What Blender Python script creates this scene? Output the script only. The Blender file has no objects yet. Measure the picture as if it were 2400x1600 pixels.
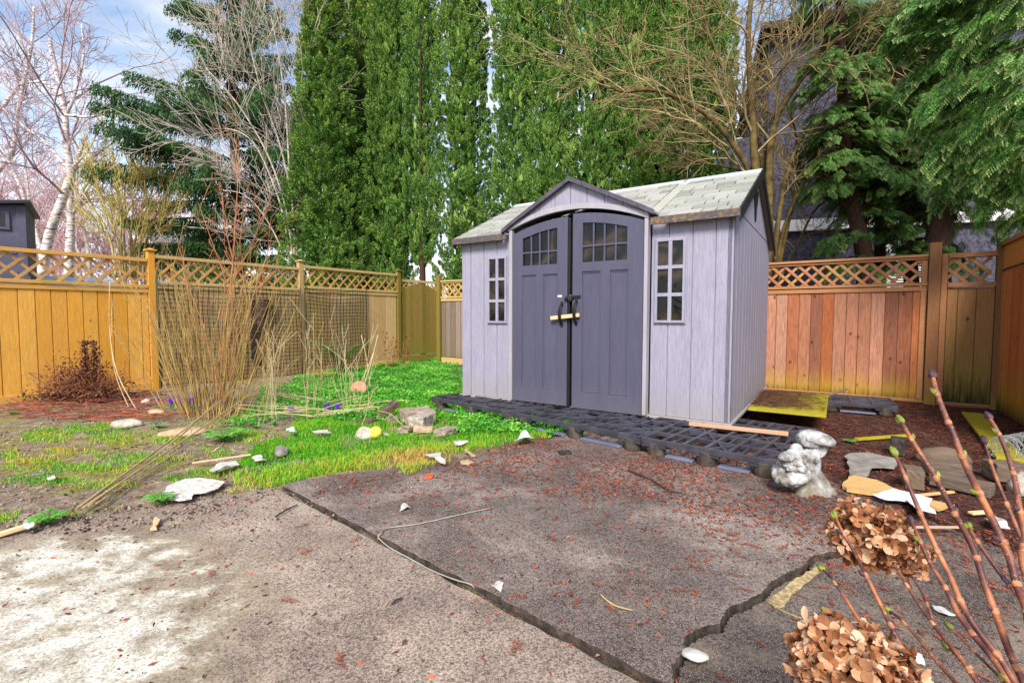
import bpy, bmesh, math, random
import numpy as np
from mathutils import Vector, Matrix
rnd = random.Random(7)
RG = np.random.default_rng(11)
SC = bpy.context.scene
COL = SC.collection

# ------------------------------------------------------------------ camera, sky, sun, exposure
F_PX, PITCH, ROLL, CAM_H = 1148.25, 0.0515, -0.0018, 1.0816
cd = bpy.data.cameras.new('camera'); cam = bpy.data.objects.new('camera', cd); COL.objects.link(cam)
cd.sensor_width = 36.0; cd.lens = F_PX / 2400 * 36.0; cd.clip_start = 0.05; cd.clip_end = 2000
cam.location = (0, 0, CAM_H)
cam.rotation_euler = (math.radians(90) - PITCH, ROLL, 0)
SC.camera = cam

SUN_EL, SUN_AZ = math.radians(42), math.radians(190)     # high, from behind the camera's left shoulder
w = bpy.data.worlds.new('World'); SC.world = w; w.use_nodes = True
nt = w.node_tree; N = nt.nodes; LK = nt.links
bg = N['Background']; bg.inputs['Strength'].default_value = 0.125
sky = N.new('ShaderNodeTexSky'); sky.sky_type = 'NISHITA'; sky.sun_disc = False
sky.sun_elevation = SUN_EL; sky.sun_rotation = SUN_AZ; sky.dust_density = 0.6; sky.ozone_density = 1.6
tc = N.new('ShaderNodeTexCoord')
mp = N.new('ShaderNodeMapping'); mp.inputs['Scale'].default_value = (1.3, 1.3, 4.2); mp.inputs['Location'].default_value = (0.35, 0.1, 0.2)
nz = N.new('ShaderNodeTexNoise'); nz.inputs['Scale'].default_value = 1.7; nz.inputs['Detail'].default_value = 7; nz.inputs['Roughness'].default_value = 0.55; nz.inputs['Distortion'].default_value = 0.5
rp = N.new('ShaderNodeValToRGB'); rp.color_ramp.elements[0].position = 0.43; rp.color_ramp.elements[1].position = 0.66
sep = N.new('ShaderNodeSeparateXYZ')
hz = N.new('ShaderNodeMapRange'); hz.inputs[1].default_value = 0.04; hz.inputs[2].default_value = 0.34; hz.inputs[3].default_value = 0.85; hz.inputs[4].default_value = 0.0
mx = N.new('ShaderNodeMath'); mx.operation = 'MAXIMUM'
mix = N.new('ShaderNodeMixRGB'); mix.inputs[2].default_value = (4.5, 4.45, 4.45, 1)
mul = N.new('ShaderNodeMixRGB'); mul.blend_type = 'MULTIPLY'; mul.inputs[0].default_value = 1; mul.inputs[2].default_value = (1.12, 1.06, 1.0, 1)
LK.new(tc.outputs['Generated'], mp.inputs['Vector']); LK.new(mp.outputs[0], nz.inputs['Vector']); LK.new(nz.outputs['Fac'], rp.inputs[0])
LK.new(tc.outputs['Generated'], sep.inputs[0]); LK.new(sep.outputs[2], hz.inputs[0])
LK.new(rp.outputs[0], mx.inputs[0]); LK.new(hz.outputs[0], mx.inputs[1]); LK.new(mx.outputs[0], mix.inputs[0])
LK.new(sky.outputs[0], mul.inputs[1]); LK.new(mul.outputs[0], mix.inputs[1]); LK.new(mix.outputs[0], bg.inputs['Color'])

sd = bpy.data.lights.new('sun', 'SUN'); sun = bpy.data.objects.new('sun', sd); COL.objects.link(sun)
sd.energy = 3.0; sd.angle = math.radians(18); sd.color = (1.0, 0.93, 0.82)
sdir = Vector((math.sin(SUN_AZ) * math.cos(SUN_EL), math.cos(SUN_AZ) * math.cos(SUN_EL), math.sin(SUN_EL)))
sun.rotation_euler = sdir.to_track_quat('Z', 'Y').to_euler(); sun.location = (-6, -8, 12)
SC.view_settings.view_transform = 'Standard'; SC.view_settings.look = 'None'
SC.view_settings.exposure = 1.08; SC.view_settings.gamma = 1
SC.cycles.max_bounces = 5; SC.cycles.diffuse_bounces = 3; SC.cycles.glossy_bounces = 2; SC.cycles.transmission_bounces = 3; SC.cycles.transparent_max_bounces = 4

# ------------------------------------------------------------------ picture point -> place in the world
def ray(px, py):
    X, Y = px - 1200, py - 800
    c, s = math.cos(-ROLL), math.sin(-ROLL); X, Y = X * c - Y * s, X * s + Y * c
    c, s = math.cos(PITCH), math.sin(PITCH); up = -Y / F_PX
    return Vector((X / F_PX, c + s * up, -s + c * up))
def G(q, z=0.0):                       # point at height z
    d = ray(*q); t = (z - CAM_H) / d.z; return Vector((d.x * t, d.y * t, z))
def P(q, y):                           # point at distance y ahead
    d = ray(*q); t = y / d.y; return Vector((d.x * t, y, CAM_H + d.z * t))
S_ = 2400 / 2352
vw = lambda a, b: (a * S_, b * S_)     # pixels of the 2352 wide view
c3 = lambda a, b: (1400 + a / 2.24, b / 2.24)
c5 = lambda a, b: (1500 + a / 4.704, 880 + b / 4.704)
c7 = lambda a, b: (1700 + a / 2.413, 500 + b / 2.413)
c8 = lambda a, b: (1700 + a / 2.24, 900 + b / 2.24)
c9 = lambda a, b: (800 + a / 4.704, 900 + b / 4.704)
c4 = lambda a, b: (a / 2.614, 500 + b / 2.614)
c2 = lambda a, b: (800 + a / 2.6133, 1000 + b / 2.6133)
c1 = lambda a, b: (a / 2.6133, 1000 + b / 2.6133)
def proj_np(A):                        # (N,3) -> view pixels (N,2)
    x, y, z = A[:, 0], A[:, 1], A[:, 2] - CAM_H
    c, s = math.cos(PITCH), math.sin(PITCH); fy = y * c - z * s; up = y * s + z * c
    return np.stack([(1200 + F_PX * x / fy) / S_, (800 - F_PX * up / fy) / S_], 1)
def inside(pts, poly):
    x, y = pts[:, 0], pts[:, 1]; r = np.zeros(len(pts), bool); n = len(poly)
    for i in range(n):
        x1, y1 = poly[i][:2]; x2, y2 = poly[(i + 1) % n][:2]
        c = ((y1 > y) != (y2 > y)); xx = (x2 - x1) * (y - y1) / ((y2 - y1) if abs(y2 - y1) > 1e-12 else 1e-12) + x1
        r ^= c & (x < xx)
    return r
def vnoise(x, y, seed=0):              # smooth value noise on arrays
    def h(i, j): 
        v = np.sin(i * 127.1 + j * 311.7 + seed * 74.7) * 43758.5453; return v - np.floor(v)
    i, j = np.floor(x), np.floor(y); a, b = x - i, y - j; a = a * a * (3 - 2 * a); b = b * b * (3 - 2 * b)
    return (h(i, j) * (1 - a) + h(i + 1, j) * a) * (1 - b) + (h(i, j + 1) * (1 - a) + h(i + 1, j + 1) * a) * b
def fbm(x, y, seed=0, o=4):
    r = 0; k = .5
    for q in range(o): r = r + k * vnoise(x * 2 ** q, y * 2 ** q, seed + q); k *= .5
    return r

# ------------------------------------------------------------------ scene-tree helpers
def tag(o, label=None, cat=None, group=None, kind=None):
    if label: o['label'] = label
    if cat: o['category'] = cat
    if group: o['group'] = group
    if kind: o['kind'] = kind
    return o
def empty(name, loc=(0, 0, 0), rz=0.0, label=None, cat=None, group=None):
    o = bpy.data.objects.new(name, None); o.empty_display_size = 0.1; COL.objects.link(o)
    o.location = loc; o.rotation_euler = (0, 0, rz); return tag(o, label, cat, group)
def copy_tree(o, parent=None):
    c = o.copy(); COL.objects.link(c); c.parent = parent
    for ch in o.children: copy_tree(ch, c)
    return c
def link_mesh(name, me, mat, parent=None, loc=None):
    if mat is not None: me.materials.append(mat)
    o = bpy.data.objects.new(name, me); COL.objects.link(o)
    if parent is not None: o.parent = parent
    if loc is not None: o.location = loc
    return o
def np_mesh(name, V, Fc, mat, parent=None, smooth=False, tint=None):
    """V (n,3), Fc (m,k) with the same k for every face; tint (n,) -> attribute."""
    me = bpy.data.meshes.new(name); V = np.asarray(V, np.float32); Fc = np.asarray(Fc, np.int32); m, k = Fc.shape
    me.vertices.add(len(V)); me.vertices.foreach_set('co', V.ravel())
    me.loops.add(m * k); me.loops.foreach_set('vertex_index', Fc.ravel())
    me.polygons.add(m); me.polygons.foreach_set('loop_start', np.arange(0, m * k, k, dtype=np.int32))
    try: me.polygons.foreach_set('loop_total', np.full(m, k, np.int32))
    except Exception: pass
    if smooth: me.polygons.foreach_set('use_smooth', np.ones(m, bool))
    if tint is not None:
        a = me.attributes.new('tint', 'FLOAT', 'POINT'); a.data.foreach_set('value', np.asarray(tint, np.float32))
    me.update(calc_edges=True); me.validate()
    return link_mesh(name, me, mat, parent)
class MB:
    def __init__(s): s.v = []; s.f = []
    def add(s, vs, fs):
        b = len(s.v); s.v += [tuple(q) for q in vs]; s.f += [tuple(b + i for i in f) for f in fs]
    def hexa(s, p):                    # 8 corners: bottom 4 ccw, top 4
        s.add(p, [(3, 2, 1, 0), (4, 5, 6, 7), (0, 1, 5, 4), (1, 2, 6, 5), (2, 3, 7, 6), (3, 0, 4, 7)])
    def box(s, x0, x1, y0, y1, z0, z1):
        s.hexa([(x0, y0, z0), (x1, y0, z0), (x1, y1, z0), (x0, y1, z0), (x0, y0, z1), (x1, y0, z1), (x1, y1, z1), (x0, y1, z1)])
    def beam(s, a, b, wd, th, up=(0, 0, 1)):
        a, b = Vector(a), Vector(b); t = (b - a).normalized(); u = Vector(up); r = t.cross(u)
        if r.length < 1e-4: r = t.cross(Vector((1, 0, 0)))
        r.normalize(); u = r.cross(t).normalized(); r *= wd / 2; u *= th / 2
        s.hexa([a - r - u, a + r - u, b + r - u, b - r - u, a - r + u, a + r + u, b + r + u, b - r + u])
    def prism(s, poly, fn):            # poly list of 2-D points; fn(p, k) -> 3-D for k = 0, 1
        n = len(poly); s.add([fn(p, 0) for p in poly] + [fn(p, 1) for p in poly],
            [tuple(range(n))[::-1], tuple(range(n, 2 * n))] + [(i, (i + 1) % n, n + (i + 1) % n, n + i) for i in range(n)])
    def tube(s, pts, rads, n=6, cap=True):
        pts = [Vector(p) for p in pts]; k = len(pts)
        if not hasattr(rads, '__len__'): rads = [rads] * k
        ov = (pts[-1] - pts[0]); ref = Vector((0, 0, 1)) if abs(ov.normalized().z) < .8 else Vector((1, 0, 0)); vs = []
        for i, p in enumerate(pts):
            t = (pts[min(i + 1, k - 1)] - pts[max(i - 1, 0)])
            t = t.normalized() if t.length > 1e-9 else Vector((0, 0, 1))
            a = t.cross(ref)
            a = a.normalized() if a.length > 1e-4 else Vector((0, 1, 0))
            b = t.cross(a)
            vs += [p + (a * math.cos(2 * math.pi * j / n) + b * math.sin(2 * math.pi * j / n)) * rads[i] for j in range(n)]
        fs = [(i * n + j, i * n + (j + 1) % n, (i + 1) * n + (j + 1) % n, (i + 1) * n + j) for i in range(k - 1) for j in range(n)]
        if cap: fs += [tuple(range(n))[::-1], tuple((k - 1) * n + j for j in range(n))]
        s.add(vs, fs)
    def build(s, name, mat, parent=None, smooth=False, bevel=0, weld=False, seg=2, loc=None):
        me = bpy.data.meshes.new(name); me.from_pydata(s.v, [], s.f)
        bm = bmesh.new(); bm.from_mesh(me)
        if weld: bmesh.ops.remove_doubles(bm, verts=bm.verts, dist=1e-5)
        bmesh.ops.recalc_face_normals(bm, faces=bm.faces); bm.to_mesh(me); bm.free()
        if smooth: me.polygons.foreach_set('use_smooth', np.ones(len(me.polygons), bool))
        me.update(); o = link_mesh(name, me, mat, parent, loc)
        if bevel:
            b = o.modifiers.new('bevel', 'BEVEL'); b.width = bevel; b.segments = seg; b.limit_method = 'ANGLE'; b.angle_limit = math.radians(35)
        return o
def tubes_np(PT, R, n=4):
    """PT (N,K,3) polylines, R (N,K) radii -> verts, quads"""
    PT = np.asarray(PT, float); R = np.asarray(R, float); Nn, K, _ = PT.shape
    T = np.empty_like(PT); T[:, 1:-1] = PT[:, 2:] - PT[:, :-2]; T[:, 0] = PT[:, 1] - PT[:, 0]; T[:, -1] = PT[:, -1] - PT[:, -2]
    T /= np.linalg.norm(T, axis=2, keepdims=True) + 1e-9
    ov = PT[:, -1] - PT[:, 0]; ov /= np.linalg.norm(ov, axis=1, keepdims=True) + 1e-9
    ref = np.where((np.abs(ov[:, 2]) < .8)[:, None], np.array([[0, 0, 1.]]), np.array([[1., 0.1, 0]]))[:, None, :]
    A = np.cross(T, np.broadcast_to(ref, T.shape)); A /= np.linalg.norm(A, axis=2, keepdims=True) + 1e-9
    B = np.cross(T, A); ang = np.arange(n) * 2 * np.pi / n
    V = PT[:, :, None, :] + (A[:, :, None, :] * np.cos(ang)[None, None, :, None] + B[:, :, None, :] * np.sin(ang)[None, None, :, None]) * R[:, :, None, None]
    idx = np.arange(Nn * K * n).reshape(Nn, K, n); nx = np.roll(idx, -1, axis=2)
    Fq = np.stack([idx[:, :-1], nx[:, :-1], nx[:, 1:], idx[:, 1:]], -1).reshape(-1, 4)
    return V.reshape(-1, 3), Fq
def leaves_np(C, A, B, kink=0.2):
    """diamond leaves: centre C, half length A, half width B"""
    V = np.stack([C - A, C + B - A * kink, C + A, C - B - A * kink], 1).reshape(-1, 3)
    return V, np.arange(len(V)).reshape(-1, 4)
def unit(a): return a / (np.linalg.norm(a, axis=-1, keepdims=True) + 1e-9)
def smooth_line(pts, k=4):             # Catmull-Rom
    pts = [Vector(p) for p in pts]; out = []
    for i in range(len(pts) - 1):
        p0, p1, p2, p3 = pts[max(i - 1, 0)], pts[i], pts[i + 1], pts[min(i + 2, len(pts) - 1)]
        for j in range(k):
            t = j / k
            out.append(.5 * ((2 * p1) + (p2 - p0) * t + (2 * p0 - 5 * p1 + 4 * p2 - p3) * t * t + (3 * p1 - p0 - 3 * p2 + p3) * t ** 3))
    return out + [pts[-1]]

# ------------------------------------------------------------------ materials
def lin(r, g, b, k=1.0):
    f = lambda c: (c / 255 / 12.92 if c / 255 <= .04045 else ((c / 255 + .055) / 1.055) ** 2.4) * k
    return (f(r), f(g), f(b), 1)
class NT:
    def __init__(s, name):
        s.m = bpy.data.materials.new(name); s.m.use_nodes = True; s.t = s.m.node_tree; s.n = s.t.nodes; s.b = s.n['Principled BSDF']; s.out = s.n['Material Output']
    def node(s, ty, **kw):
        o = s.n.new(ty)
        for k, v in kw.items():
            if k in o.inputs.keys() if isinstance(k, str) else False: s.set(o.inputs[k], v)
            else: setattr(o, k, v)
        return o
    def set(s, inp, v):
        if isinstance(v, bpy.types.NodeSocket): s.t.links.new(v, inp)
        else: inp.default_value = v
    def pos(s, space='Object', scale=(1, 1, 1), rot=(0, 0, 0)):
        src = s.n.new('ShaderNodeNewGeometry').outputs['Position'] if space == 'World' else s.n.new('ShaderNodeTexCoord').outputs[space]
        m = s.n.new('ShaderNodeMapping'); m.inputs['Scale'].default_value = scale; m.inputs['Rotation'].default_value = rot; s.t.links.new(src, m.inputs[0]); return m.outputs[0]
    def noise(s, vec, scale=5, detail=4, rough=.55, dist=0):
        o = s.n.new('ShaderNodeTexNoise'); s.t.links.new(vec, o.inputs['Vector'])
        o.inputs['Scale'].default_value = scale; o.inputs['Detail'].default_value = detail; o.inputs['Roughness'].default_value = rough; o.inputs['Distortion'].default_value = dist
        return o.outputs['Fac']
    def voro(s, vec, scale=5, feature='F1', out='Distance'):
        o = s.n.new('ShaderNodeTexVoronoi'); o.feature = feature; s.t.links.new(vec, o.inputs['Vector']); o.inputs['Scale'].default_value = scale; return o.outputs[out]
    def ramp(s, fac, stops):
        o = s.n.new('ShaderNodeValToRGB'); s.t.links.new(fac, o.inputs[0]); e = o.color_ramp.elements
        while len(e) < len(stops): e.new(.5)
        for q, (p, c) in zip(e, stops): q.position = p; q.color = c if hasattr(c, '__len__') else (c, c, c, 1)
        return o.outputs[0]
    def mix(s, fac, a, b, mode='MIX'):
        o = s.n.new('ShaderNodeMixRGB'); o.blend_type = mode; s.set(o.inputs[0], fac); s.set(o.inputs[1], a); s.set(o.inputs[2], b); return o.outputs[0]
    def math(s, op, a, b=0.0, clamp=False):
        o = s.n.new('ShaderNodeMath'); o.operation = op; o.use_clamp = clamp; s.set(o.inputs[0], a); s.set(o.inputs[1], b); return o.outputs[0]
    def island(s): return s.n.new('ShaderNodeNewGeometry').outputs['Random Per Island']
    def objrand(s): return s.n.new('ShaderNodeObjectInfo').outputs['Random']
    def attr(s, name='tint'):
        o = s.n.new('ShaderNodeAttribute'); o.attribute_name = name; return o.outputs['Fac']
    def xyz(s, vec, i):
        o = s.n.new('ShaderNodeSeparateXYZ'); s.t.links.new(vec, o.inputs[0]); return o.outputs[i]
    def bump(s, h, strength=.3, dist=.01):
        o = s.n.new('ShaderNodeBump'); s.t.links.new(h, o.inputs['Height']); o.inputs['Strength'].default_value = strength; o.inputs['Distance'].default_value = dist
        s.t.links.new(o.outputs[0], s.b.inputs['Normal']); return s
    def done(s, col, rough=.7, spec=.3, metal=0.0):
        s.set(s.b.inputs['Base Color'], col); s.set(s.b.inputs['Roughness'], rough); s.b.inputs['Specular IOR Level'].default_value = spec; s.b.inputs['Metallic'].default_value = metal; return s.m
    def leafy(s, col, trans=.3, rough=.55):
        s.done(col, rough, .25); tr = s.n.new('ShaderNodeBsdfTranslucent'); s.set(tr.inputs['Color'], col)
        mxs = s.n.new('ShaderNodeMixShader'); mxs.inputs[0].default_value = trans
        s.t.links.new(s.b.outputs[0], mxs.inputs[1]); s.t.links.new(tr.outputs[0], mxs.inputs[2]); s.t.links.new(mxs.outputs[0], s.out.inputs['Surface']); return s.m
def simple(name, c1, c2=None, scale=8, rough=.7, bump=.2, bscale=60, spec=.3, metal=0, space='Object', stretch=(1, 1, 1), isl=0, bdist=.005):
    t = NT(name); v = t.pos(space, stretch); c2 = c2 or tuple(x * .6 for x in c1[:3]) + (1,)
    f = t.noise(v, scale, 5, .6)
    if isl: f = t.math('ADD', t.math('MULTIPLY', f, 1 - isl), t.math('MULTIPLY', t.island(), isl))
    col = t.ramp(f, [(.3, c2), (.7, c1)])
    if bump: t.bump(t.noise(v, bscale, 5, .65), bump, bdist)
    return t.done(col, rough, spec, metal)
def wood(name, tints, grain=(1, 1, 1), gcol=.55, moss=None, mossh=(0, .5), knots=True, rough=.75, black=False, bumps=.35):
    """tints: board colours; grain runs along the stretched (small scale) axis"""
    t = NT(name); v = t.pos('Object', grain); isl = t.island()
    ofs = t.n.new('ShaderNodeVectorMath'); ofs.operation = 'ADD'; t.t.links.new(v, ofs.inputs[0])
    cx = t.n.new('ShaderNodeCombineXYZ'); i9 = t.math('MULTIPLY', isl, 57.0)
    for i in range(3): t.t.links.new(i9, cx.inputs[i])
    t.t.links.new(cx.outputs[0], ofs.inputs[1]); vv = ofs.outputs[0]
    n = len(tints); base = t.ramp(isl, [((i + .5) / n, c) for i, c in enumerate(tints)])
    g = t.noise(vv, 9, 6, .7, .6); g2 = t.noise(vv, 38, 4, .6)
    dark = t.ramp(g, [(.25, gcol), (.62, 1.0)])
    col = t.mix(.9, base, dark, 'MULTIPLY'); col = t.mix(.45, col, t.ramp(g2, [(.3, .55), (.65, 1.0)]), 'MULTIPLY')
    if knots:
        kv = t.pos('Object'); kc = t.n.new('ShaderNodeCombineXYZ'); t.t.links.new(t.math('ADD', t.xyz(kv, 0), t.math('MULTIPLY', isl, 31.0)), kc.inputs[0]); t.t.links.new(t.math('ADD', t.math('MULTIPLY', t.xyz(kv, 2), .62), t.math('MULTIPLY', isl, 17.0)), kc.inputs[1])
        vk = t.n.new('ShaderNodeTexVoronoi'); vk.voronoi_dimensions = '2D'; vk.inputs['Scale'].default_value = 4.6; t.t.links.new(kc.outputs[0], vk.inputs['Vector']); k = vk.outputs['Distance']
        col = t.mix(t.math('MULTIPLY', t.ramp(k, [(.03, .85), (.10, 0.0)]), t.ramp(t.xyz(vk.outputs['Color'], 0), [(.66, 0.0), (.7, 1.0)])), col, (.035, .016, .008, 1))
    if moss:
        wp = t.pos('World'); z = t.xyz(wp, 2)
        mz = t.n.new('ShaderNodeMapRange'); t.t.links.new(z, mz.inputs[0]); mz.inputs[1].default_value = mossh[0]; mz.inputs[2].default_value = mossh[1]; mz.inputs[3].default_value = 1; mz.inputs[4].default_value = 0
        nn = t.noise(vv, 5, 5, .7); f = t.math('ADD', t.math('MULTIPLY', mz.outputs[0], 1.5), t.math('SUBTRACT', t.math('MULTIPLY', nn, 2.2), 1.65), True)
        col = t.mix(t.math('MULTIPLY', f, .85), col, moss)
        if black:
            f2 = t.math('ADD', t.math('MULTIPLY', mz.outputs[0], 4.0), t.math('SUBTRACT', t.math('MULTIPLY', nn, 2.0), 3.95), True); col = t.mix(f2, col, (.012, .014, .006, 1))
    t.bump(t.math('ADD', g, t.math('MULTIPLY', g2, .4)), bumps, .006)
    return t.done(col, rough, .25)
# ------------------------------------------------------------------ materials of the setting
def soil_material():
    t = NT('soil'); v = t.pos('World'); n1 = t.noise(v, 1.1, 5, .6); n2 = t.noise(v, 9, 6, .7); n3 = t.noise(v, 60, 5, .7)
    left = t.ramp(n2, [(.25, lin(92, 76, 64)), (.5, lin(152, 134, 118)), (.75, lin(198, 184, 168))])
    right = t.ramp(n2, [(.25, lin(40, 26, 24)), (.5, lin(86, 58, 50)), (.75, lin(132, 104, 92))])
    x = t.xyz(v, 0); mr = t.n.new('ShaderNodeMapRange'); mr.inputs[1].default_value = -.6; mr.inputs[2].default_value = 1.0; t.t.links.new(t.math('ADD', x, t.math('MULTIPLY', n1, .8)), mr.inputs[0])
    col = t.mix(mr.outputs[0], left, right); col = t.mix(.8, col, t.ramp(n3, [(.3, .35), (.6, 1.1)]), 'MULTIPLY')
    gm = t.noise(v, 1.9, 6, .75, .5); col = t.mix(t.math('MULTIPLY', t.ramp(gm, [(.48, 0.0), (.6, .8)]), t.math('SUBTRACT', 1.0, mr.outputs[0], True)), col, t.ramp(n3, [(.3, lin(96, 96, 34)), (.55, lin(150, 150, 50)), (.75, lin(196, 178, 96))]))
    col = t.mix(t.ramp(t.noise(v, 2.6, 4, .6), [(.62, 0.0), (.8, .5)]), col, lin(176, 162, 148))
    t.bump(t.math('ADD', n2, n3), .9, .03); return t.done(col, .95, .1)
def concrete_material(name, darkness, white=False, sand=False):
    t = NT(name); v = t.pos('World')
    big = t.noise(v, 1.3, 5, .62, .4); mid = t.noise(v, 7, 5, .65); fine = t.noise(v, 110, 3, .8); sp = t.voro(v, 170); sp2 = t.voro(v, 75)
    a, b, c = darkness; col = t.ramp(big, [(.3, a), (.5, b), (.7, c)])
    col = t.mix(.6, col, t.ramp(mid, [(.28, .6), (.68, 1.1)]), 'MULTIPLY')
    col = t.mix(.85, col, t.ramp(fine, [(.38, .25), (.5, .92), (.62, 1.6)]), 'MULTIPLY')
    col = t.mix(t.ramp(sp, [(.12, .8), (.27, 0.0)]), col, lin(206, 194, 184)); col = t.mix(t.ramp(sp2, [(.07, .6), (.15, 0.0)]), col, lin(52, 42, 42))
    if white:                              # old whitewash spilled over the near left corner of the slab
        def spot(x, y, r):
            d = t.n.new('ShaderNodeVectorMath'); d.operation = 'DISTANCE'; t.t.links.new(v, d.inputs[0]); d.inputs[1].default_value = (x, y, 0)
            m = t.n.new('ShaderNodeMapRange'); t.t.links.new(d.outputs['Value'], m.inputs[0]); m.inputs[1].default_value = r; m.inputs[2].default_value = r * .25; m.clamp = True; return m.outputs[0]
        s = t.math('MAXIMUM', t.math('MAXIMUM', spot(-1.95, 1.95, 1.0), spot(-1.45, 1.55, .95)), t.math('MAXIMUM', spot(-1.7, 1.1, 1.0), spot(-2.6, 1.6, 1.2)))
        warp = t.noise(t.pos('World', (1.0, 1.5, 1), (0, 0, .35)), 4.5, 8, .72, .3)
        f = t.math('ADD', s, t.math('MULTIPLY', t.math('SUBTRACT', warp, .5), 2.2))
        f2 = t.ramp(f, [(.35, 0.0), (.85, 1.0)])
        yel = t.ramp(mid, [(.3, lin(122, 108, 88)), (.6, lin(164, 153, 130))])
        col = t.mix(t.math('MULTIPLY', f2, .85), col, t.mix(.5, yel, t.ramp(fine, [(.35, .45), (.52, 1.0)]), 'MULTIPLY'))
        f3 = t.math('MULTIPLY', t.ramp(f, [(.72, 0.0), (1.4, 1.0)]), t.ramp(mid, [(.35, .25), (.62, 1.0)])); col = t.mix(t.math('MULTIPLY', f3, t.ramp(fine, [(.36, .10), (.58, .85)])), col, lin(240, 240, 234))
    if sand:
        f = t.ramp(t.noise(v, 4, 4, .6), [(.5, 0.0), (.75, .6)]); col = t.mix(f, col, lin(150, 132, 112))
    t.bump(t.math('ADD', fine, t.math('MULTIPLY', mid, .6)), .55, .006); return t.done(col, .88, .2)
M_soil = soil_material()
M_slab_near = concrete_material('concrete_near', (lin(100, 87, 80), lin(140, 124, 113), lin(168, 152, 138)), white=True)
M_slab_mid = concrete_material('concrete_middle', (lin(78, 67, 64), lin(108, 96, 91), lin(154, 140, 131)))
M_slab_right = concrete_material('concrete_right', (lin(64, 54, 51), lin(94, 83, 78), lin(128, 115, 106)), sand=True)

# ------------------------------------------------------------------ slabs (outlines in metres on the ground)
def jag(a, b, n, amp, seed):
    r = random.Random(seed); a, b = Vector(a), Vector(b); d = (b - a); nn = Vector((-d.y, d.x)).normalized(); out = []
    for i in range(n):
        t = i / n; out.append(a + d * t + nn * (r.uniform(-amp, amp) if i else 0))
    return out
J0, J1 = Vector((-1.50, 3.10)), Vector((0.47, 1.375)); jd = (J1 - J0).normalized(); jn = Vector((jd.y, -jd.x))
JE = J1 + jd * 2.2
crack = [J1, Vector((.50, 1.47)), Vector((.555, 1.535)), Vector((.585, 1.60)), Vector((.66, 1.652)), Vector((.735, 1.672)), Vector((.80, 1.76)), Vector((.875, 1.80)), Vector((.985, 1.868)), Vector((1.06, 1.95)), Vector((1.17, 2.02)), Vector((1.26, 2.07)), Vector((1.37, 2.17)), Vector((1.5, 2.21)), Vector((1.64, 2.34)), Vector((1.85, 2.42)), Vector((2.25, 2.72))]
cr = []
for i in range(len(crack) - 1): cr += jag(crack[i], crack[i + 1], 9, .006, i + 30)
cr.append(crack[-1])
far_edge = [(2.05, 3.3), (2.3, 4.2), (1.9, 5.0), (.9, 5.0), (.55, 4.45), (.12, 4.08), (-.48, 3.58), (-.86, 3.43), (-1.2, 3.28), (-1.44, 3.13)]
slab_mid_poly = jag(J0 + jd * .05 - jn * .0, J1, 44, .006, 5) + cr + [Vector(q) for q in far_edge]
near_poly = jag(J0 + jn * .026, JE + jn * .026, 70, .007, 6) + [Vector(q) for q in [(2.2, -1.2), (-6, -1.2), (-8, -1.0), (-4.2, 1.2), (-3.1, 2.05), (-2.6, 2.37), (-2.39, 2.62), (-1.99, 2.81), (-1.7, 2.98)]]
right_poly = [J1 + jd * .06 + Vector((.02, -.02))] + [p + Vector((.007, -.010)) * (1.7 if i < 9 else .9) for i, p in enumerate(cr[2:])] + [Vector(q) for q in [(2.3, 2.5), (2.5, 1.6), (2.3, .5)]] + jag(JE, J1 + jd * .1, 20, .006, 8)
M_edge = simple('broken_concrete_edge', lin(92, 80, 72), lin(34, 28, 26), 22, .95, 1.0, 45, bdist=.012)  # slab sides: stained concrete, darkened further for the shade in the joint
def slab(name, poly, top, th, mat):
    mb = MB(); mb.prism([(p.x, p.y) for p in poly], lambda p, k: (p[0], p[1], top - th * (1 - k)))
    o = mb.build(name, mat); tag(o, kind='structure'); o.data.materials.append(M_edge)
    for pl in o.data.polygons:
        if abs(pl.normal.z) < .5: pl.material_index = 1
    b = o.modifiers.new('bevel', 'BEVEL'); b.width = .004; b.segments = 2; b.limit_method = 'ANGLE'; b.angle_limit = math.radians(50); return o
slab('patio_near', near_poly, -.012, .15, M_slab_near); slab('patio_middle', slab_mid_poly, .004, .15, M_slab_mid); slab('patio_right', right_poly, -.022, .15, M_slab_right)

mb = MB(); dq = [J0 + jn * -.3 - jd * .02, J0 + jn * .3 - jd * .02, JE + jn * .3, Vector((2.1, 1.2)), Vector((2.1, 2.5)), Vector((1.5, 2.5)), Vector((.2, 1.9))]; mb.prism([(p.x, p.y) for p in dq], lambda p, k: (p[0], p[1], -.16 + .05 * k)); tag(mb.build('joint_dirt_shade', simple('dirt_and_gap_shade', lin(46, 36, 30), lin(22, 17, 15), 40, .95, .8, 90, bdist=.01, space='Object')), kind='structure')  # dirt sheet below the slabs, coloured near black for the gap's shade
# ------------------------------------------------------------------ the ground, one sheet
def axis(a0, a1, st, far):
    r = [a1]; s = st
    while r[-1] < far: s *= 1.5; r.append(r[-1] + s)
    l = [a0]; s = st
    while l[-1] > -far: s *= 1.5; l.append(l[-1] - s)
    return np.array(l[::-1][:-1] + list(np.arange(a0, a1 + 1e-6, st)) + r[1:])
gx = axis(-7.5, 7, .07, 600); gy = axis(.3, 13.5, .07, 600); X, Y = np.meshgrid(gx, gy)
def ground_h(X, Y):
    x, y = np.asarray(X, float), np.asarray(Y, float)
    h = -.012 + .05 * (fbm(x * 1.3 + 40, y * 1.3 + 40, 3) - .47) + .03 * (fbm(x * 6, y * 6, 9, 3) - .44)
    pts = np.stack([x.ravel(), y.ravel()], 1)
    s = inside(pts, far_slab) | inside(pts, [(p.x, p.y) for p in near_poly]) | inside(pts, [(p.x, p.y) for p in right_poly])
    h = h.ravel(); h[s] = -.20; h = h.reshape(x.shape)
    return h
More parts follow.
